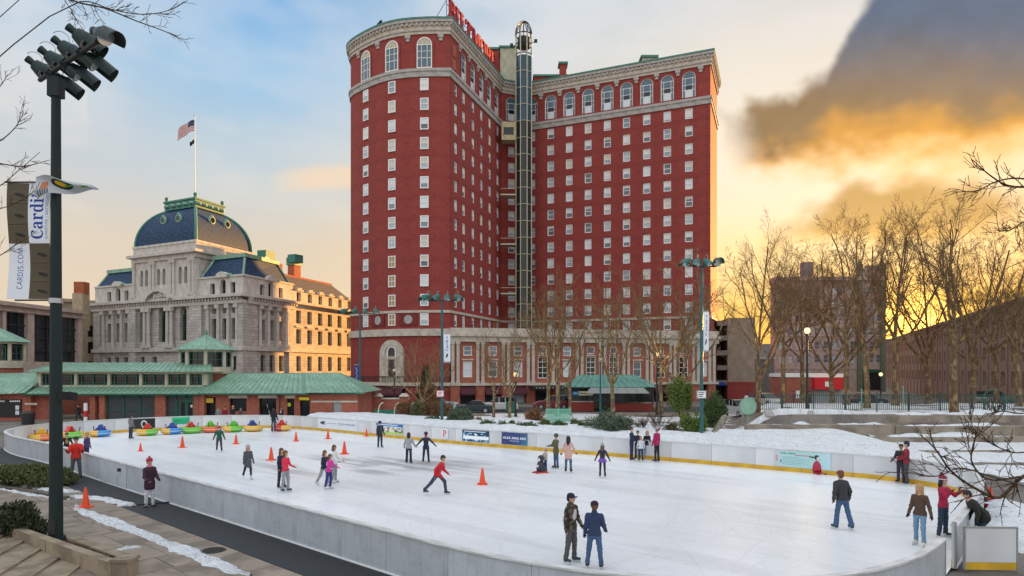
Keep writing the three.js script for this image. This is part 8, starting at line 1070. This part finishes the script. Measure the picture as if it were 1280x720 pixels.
Pn('girl in bright coral jacket and light grey trousers', 357, 564, 615, 70, J.coral, J.greyPants, { fem: 1, cell: 0.02, long: 0.08, hair: brownH, legs: [[0.12, 0.04, 0.15], [-0.05, 0.06, 0.1]], arms: [[0.2, 0.2, 0.95], [0.15, 0.2, 0.8]] });
Pn('brown haired girl in dark jacket hidden behind the coral jacket', 352, 561, 611, 60, J.navy, J.dark, { fem: 1, cell: 0.022, long: 0.10, hair: brownH, legs: stand });
Pn('woman in long charcoal coat, pale beanie and white skates', 310, 557, 600, 42, [0.075, 0.08, 0.095], J.black, { fem: 1, cell: 0.02, long: 0.08, hair: blond, hat: 'beanie', hatCol: [0.5, 0.5, 0.52], boots: J.white, coat: 0.2, legs: [[0.22, 0.04, 0.2], [-0.28, 0.06, 0.25]], bulk: 1.1, slim: 0.85 });
Pn('rink steward in dark green jacket skating towards the viewer', 274, 533, 565, 20, J.green, [0.05, 0.035, 0.055], { cell: 0.022, hair: blackH, stripe: J.green, legs: [[0.3, 0.1, 0.4], [-0.25, 0.12, 0.3]], arms: [[0.1, 0.35, 0.4], [0.1, 0.35, 0.4]], bulk: 1.12, lean: 0.08 });
Pn('man in grey hoodie and dark jeans standing by the bumper cars', 163.5, 519, 549, 150, [0.17, 0.16, 0.16], J.jeanDark, { hair: blackH, hood: 1, collar: [0.16, 0.15, 0.15], bulk: 1.14 });
Pn('rink guard in dark navy uniform by the far boards', 475, 527, 560, 40, [0.022, 0.028, 0.045], J.navy, { hair: blackH, hat: 'hood', hatCol: J.navy, bulk: 1.08, stripe: [0.05, 0.055, 0.075] });
Pn('skater in pale grey jacket, dark trousers and red beanie', 511, 542, 580, 170, [0.33, 0.35, 0.37], [0.02, 0.022, 0.05], { hat: 'beanie', hatCol: [0.14, 0.02, 0.05], long: 0.05, hair: blackH, arms: [[0.1, 0.3, 0.4], [0.2, 0.35, 0.5]], bulk: 1.1, wide: 1.4 });
Pn('skater in black jacket with red scarf and arms spread wide', 532.5, 541, 579, 175, J.navy, J.navy, { hat: 'beanie', hatCol: [0.05, 0.015, 0.03], scarf: [0.7, 0.06, 0.06], arms: [[0, 0.75, 0.1], [0, 0.75, 0.1]], legs: [[0, 0.1, 0.05], [0, 0.1, 0.05]] });
Pn('woman in olive parka and jeans looking at her hands', 695, 543, 586, -60, J.olive, J.jean, { fem: 1, cell: 0.02, hair: brownH, hat: 'hood', hatCol: J.olive, coat: 0.16, arms: [[0.6, 0.1, 1.0], [0.5, 0.1, 1.0]], bulk: 1.12, slim: 0.9 });
Pn('woman in blush pink coat with long black hair', 710.5, 546, 591, 165, J.blush, J.jean, { fem: 1, cell: 0.02, hair: blackH, long: 0.2, coat: 0.2, flare: 1.1, arms: [[0, 0.4, 0.2], [0.1, 0.4, 0.4]], gloves: J.black, slim: 0.88 });
const tod = Pn('toddler in pale grey jacket pushing the penguin skating aid', 682, 562, 590, -70, [0.42, 0.36, 0.35], J.jean, { cell: 0.018, hat: 'pom', hatCol: [0.5, 0.32, 0.3], arms: [[0.8, 0.1, 0.3], [0.8, 0.1, 0.3]], bulk: 1.3, k: 1.0 });
Pn('girl in navy jacket with shiny purple skirt and grey hat', 753, 556, 597, 170, J.navy, J.dark, { fem: 1, cell: 0.02, hat: 'pom', hatCol: [0.4, 0.4, 0.42], hair: brownH, long: 0.14, skirt: [0.16, 0.05, 0.42], arms: [[0, 0.45, 0.2], [0, 0.45, 0.2]], legs: [[0.1, 0.05, 0.1], [-0.15, 0.08, 0.2]], slim: 0.85 });
// the group of five by the far boards
const g5 = 'five friends standing by the far boards';
Pn('tall man in navy tracksuit at the left of the group of five', 789.5, 534, 576, 70, [0.02, 0.028, 0.07], [0.02, 0.028, 0.07], { group: g5, hair: blackH, arms: [[0.4, 0.15, 1.0], [0.3, 0.15, 0.8]] });
Pn('person in black partly hidden inside the group of five', 797, 539, 574, -30, J.black, J.dark, { group: g5, hair: blackH, arms: [[0.5, 0.15, 1.2], [0.4, 0.2, 1.0]] });
Pn('child in white jacket with orange back at the middle of the group of five', 801, 546, 577, 175, [0.62, 0.64, 0.66], J.jeanDark, { group: g5, hair: blond, stripe: [0.75, 0.30, 0.05], cell: 0.02 });
Pn('woman in dark jacket and light jeans in the group of five', 809, 539, 574, -20, J.black, J.jeanLight, { group: g5, fem: 1, hair: blond, long: 0.1, boots: [0.3, 0.09, 0.03], slim: 0.9, arms: [[0.4, 0.15, 1.2], [0.3, 0.2, 1.0]] });
Pn('woman in crimson jacket, black leggings and pale pompom hat, right of the group of five', 821, 535, 578, -140, [0.36, 0.012, 0.09], J.black, { group: g5, fem: 1, cell: 0.02, hat: 'pom', hatCol: [0.5, 0.35, 0.38], bulk: 1.16, slim: 0.85, hair: brownH });
// left end, outside and at the boards
Pn('man in red jacket and grey trousers standing on the mat at the left', 95, 547, 597, 25, [0.62, 0.025, 0.018], [0.09, 0.10, 0.10], { skates: false, cell: 0.018, hat: 'cap', hatCol: [0.04, 0.04, 0.05], arms: [[0.45, 0.3, 1.5, 0.7], [0.45, 0.3, 1.5, 0.7]], bulk: 1.25, legs: [[0.03, 0.1, 0.03], [-0.03, 0.1, 0.05]], boots: J.black });
Pn('woman in dark plum coat, pink pompom hat and white trousers on the mat', 187, 574, 634, 55, [0.045, 0.016, 0.035], [0.62, 0.62, 0.66], { skates: false, fem: 1, cell: 0.017, hat: 'pom', hatCol: [0.50, 0.03, 0.09], scarf: [0.62, 0.22, 0.32], hair: blond, coat: 0.18, bulk: 1.2, arms: [[0.25, 0.2, 0.8, 0.4], [0.25, 0.2, 0.8, 0.4]], slim: 0.88, boots: J.dark });
Pn('skater in black and tan jacket leaning at the boards behind the near pole', 83, 541, 578, 40, J.black, J.dark, { stripe: [0.35, 0.22, 0.10], hair: blackH, arms: [[0.6, 0.3, 0.9], [0.6, 0.3, 0.9]], lean: 0.25 });
Pn('blond skater in purple jacket leaning at the boards by the red jacket man', 108, 541, 578, 160, [0.06, 0.035, 0.13], J.navy, { hair: blond, long: 0.16, fem: 1, lean: 0.1 });
Pn('attendant in black hoodie holding a long pole among the bumper cars', 342, 511, 540, 170, J.black, J.jeanDark, { hair: blackH, hood: 1, collar: J.black, bulk: 1.15, arms: [[0.3, 0.2, 1.2], [0.1, 0.2, 0.3]] });
{ const p = gnd(339, 540), s = thing('long_pole', 'thin pale pole leaning on the attendant shoulder by the bumper cars', 'pole', [p.x - 0.15, 0.05, p.z + 0.15]); part('shaft', boxUV(rod(V(0.45, 0, 0), V(-0.15, 2.25, 0), 0.018, 0.018, 6)), M.steel, s); part('grip', boxUV(rod(V(0.0, 1.7, 0), V(-0.06, 1.95, 0), 0.026, 0.026, 6)), M.black, s); }
[[273, J.grey, brownH, 'spectator in grey at the pavilion end of the boards'], [281, J.maroon, blackH, 'spectator in maroon behind the far boards'], [291, J.dark, blond, 'blond spectator in black behind the far boards'], [301, [0.10, 0.08, 0.09], blackH, 'spectator in dark grey right of the blond spectator'], [352, J.black, blackH, 'spectator in black and white behind the last bumper car']].forEach(([px, c, h, l], i) => { const d = 62.5; person(l, { px, py: HOR + EYE * FOC / d, H: 1.55 + (i % 3) * 0.08, yaw: 10 - i * 12, jacket: c, pants: J.dark, hair: h, long: i === 2 ? 0.1 : 0, cell: 0.03, stripe: i === 4 ? J.white : undefined, group: 'spectators behind the far boards' }); });
person('man in dark clothes walking past under the pavilion roof', { px: 98, py: HOR + EYE * FOC / 66, H: 1.7, yaw: -80, jacket: J.dark, pants: J.dark, hair: blackH, legs: stride, arms: [[0.4, 0.1, 0.4], [-0.4, 0.1, 0.4]], cell: 0.03, group: 'people at the pavilion' });
[[1002, 88, 'small figure in red seated area by the restaurant', [0.4, 0.03, 0.03]], [992, 88, 'small figure in dark clothes by the restaurant wall', J.dark], [1012, 88, 'small figure in green by the red canopy', [0.03, 0.12, 0.07]], [933, 90, 'pedestrian in pale coat near the garage', J.white]].forEach(([px, d, l, c], i) => { const x = (px - 640) * d / FOC, y = gh(x, d); person(l, { px, py: HOR + (EYE - y) * FOC / d, h0: y, H: 1.65, yaw: 60 * i, jacket: c, pants: J.dark, hair: blackH, cell: 0.035, group: 'people far across the plaza' }); });
// ---------------------------------------------------------------- penguin shaped skating aids
function aid(px, py, label, bodyC, bellyC, baseC, turn, k, arms) {
  const p = gnd(px, py), t = thing('skating_aid', label, 'skating aid', [p.x, 0, p.z], turn), lathe = (pr) => new THREE.LatheGeometry(pr.map(([a, b]) => new THREE.Vector2(a, b)), 18);
  part('sled', [box(-0.22, -0.14, 0, 0.06, -0.4, 0.45), box(0.14, 0.22, 0, 0.06, -0.4, 0.45), box(-0.22, 0.22, 0.06, 0.09, -0.3, 0.3)], mat(baseC), t); part('body', boxUV(lathe([[0.001, 0.09], [0.24, 0.1], [0.26, 0.25], [0.22, 0.5], [0.15, 0.64], [0.001, 0.66]])), mat(bodyC, { roughness: 0.4 }), t);
  part('belly', boxUV(ball(0.2, 0, 0.34, 0.10, 0.85, 1.25, 0.75, 12)), mat(bellyC, { roughness: 0.4 }), t); const h = part('head', boxUV(ball(0.19, 0, 0.8, 0, 1, 1.05, 1, 14)), mat([0.02, 0.02, 0.025], { roughness: 0.4 }), t); part('face', boxUV(ball(0.145, 0, 0.78, 0.085, 1, 1, 0.8, 12)), mat([0.7, 0.7, 0.7]), h); part('beak', boxUV(new THREE.ConeGeometry(0.045, 0.12, 8).rotateX(Math.PI / 2).translate(0, 0.73, 0.21)), mat([0.55, 0.38, 0.12]), h); for (const s of [-1, 1]) part('eye', boxUV(ball(0.022, s * 0.06, 0.83, 0.185, 1, 1, 0.6, 8)), M.black, h);
  for (const s of [-1, 1]) part('handle', boxUV(rod(V(s * 0.12, 0.8, 0), V(s * arms, 0.83, 0.02), 0.028, 0.028, 8)), M.black, t); t.scale.setScalar(k); return t;
}
aid(676, 591, 'penguin shaped skating aid pushed by the toddler', [0.02, 0.025, 0.05], [0.7, 0.7, 0.72], [0.5, 0.05, 0.03], -1.0, 0.88, 0.2); aid(1022, 592, 'skating aid with red body and black handlebar parked at the rules board', [0.42, 0.015, 0.05], [0.42, 0.015, 0.05], [0.4, 0.02, 0.04], 0.1, 1.0, 0.42);
// ---------------------------------------------------------------- inflatable bumper cars
const BC = { red: [0.68, 0.03, 0.02], orange: [0.78, 0.14, 0.02], yellow: [0.80, 0.45, 0.02], green: [0.12, 0.55, 0.02], blue: [0.02, 0.28, 0.70], navy: [0.02, 0.06, 0.35] };
const bcm = Object.fromEntries(Object.entries(BC).map(([k, c]) => [k, mat(c, { roughness: 0.35, clearcoat: 0.4 })]));
const segG = (a0, len) => once(`bs${a0}|${len}`, () => boxUV(new THREE.TorusGeometry(0.62, 0.25, 12, 14, len).rotateX(Math.PI / 2).rotateY(a0).translate(0, 0.3, 0)));
function bumperCar(label, px, py, turn, a, b, top, rider) {
  const p = gnd(px, py), t = thing('bumper_car', label, 'bumper car', [p.x, 0, p.z], turn, 'inflatable bumper cars parked along the boards');
  for (let i = 0; i < 4; i++) part('tube', segG(i * Math.PI / 2, Math.PI / 2), bcm[i % 2 ? b : a], t); part('rub_strip', once('rub', () => boxUV(new THREE.TorusGeometry(0.86, 0.025, 6, 36).rotateX(Math.PI / 2).translate(0, 0.3, 0))), mat([0.75, 0.7, 0.6]), t);
  part('deck', once('deck', () => boxUV(new THREE.CylinderGeometry(0.5, 0.5, 0.16, 20).translate(0, 0.2, 0))), M.black, t);
  part('seat', once('bseat', () => { const s = new THREE.Shape(); s.moveTo(-0.42, 0); s.lineTo(0.42, 0); s.lineTo(0.34, 0.22); s.quadraticCurveTo(0.14, 0.34, 0.1, 0.52); s.quadraticCurveTo(0, 0.6, -0.1, 0.52); s.quadraticCurveTo(-0.14, 0.34, -0.34, 0.22); s.closePath(); return boxUV(new THREE.ExtrudeGeometry(s, { depth: 0.28, bevelEnabled: true, bevelSize: 0.06, bevelThickness: 0.06, bevelSegments: 3 }).translate(0, 0.38, -0.42)); }), bcm[top], t);
  for (const s of [-1, 1]) part('control_lever', once('lev' + s, () => boxUV(merge([rod(V(s * 0.36, 0.4, 0.2), V(s * 0.42, 0.82, 0.3), 0.03, 0.03, 6), ball(0.055, s * 0.42, 0.84, 0.3, 1, 1, 1, 8)]))), M.black, t); t.scale.setScalar(0.9);
}
[[52, 551, 0.5, 'orange', 'yellow', 'yellow', 'long orange and yellow bumper car left of the near pole'], [91, 547.5, 1.4, 'yellow', 'green', 'red', 'yellow and green bumper car with red seat behind the near pole'], [125, 545.5, 0.35, 'blue', 'yellow', 'navy', 'blue bumper car with yellow ends left of the grey hooded man'], [184, 544, 0.4, 'green', 'yellow', 'red', 'green and yellow bumper car with red seat right of the grey hooded man'], [214.5, 542.5, 0.3, 'blue', 'yellow', 'navy', 'blue bumper car with navy seat in the middle of the row'], [240, 541.3, 0.9, 'green', 'green', 'red', 'all green bumper car with red seat'], [264.5, 540.3, 0.8, 'red', 'orange', 'green', 'red orange bumper car with green seat behind the rink steward'], [291, 539.7, 0.2, 'green', 'yellow', 'green', 'green bumper car with green seat and yellow end'], [317, 539, 0.8, 'yellow', 'yellow', 'navy', 'all yellow bumper car with blue seat'], [352, 538.5, 0.3, 'yellow', 'red', 'red', 'yellow and red bumper car at the right end of the row']].forEach(([px, py, r, a, b, c, l]) => bumperCar(l, px, py, r, a, b, c));
renderer.render(scene, camera);
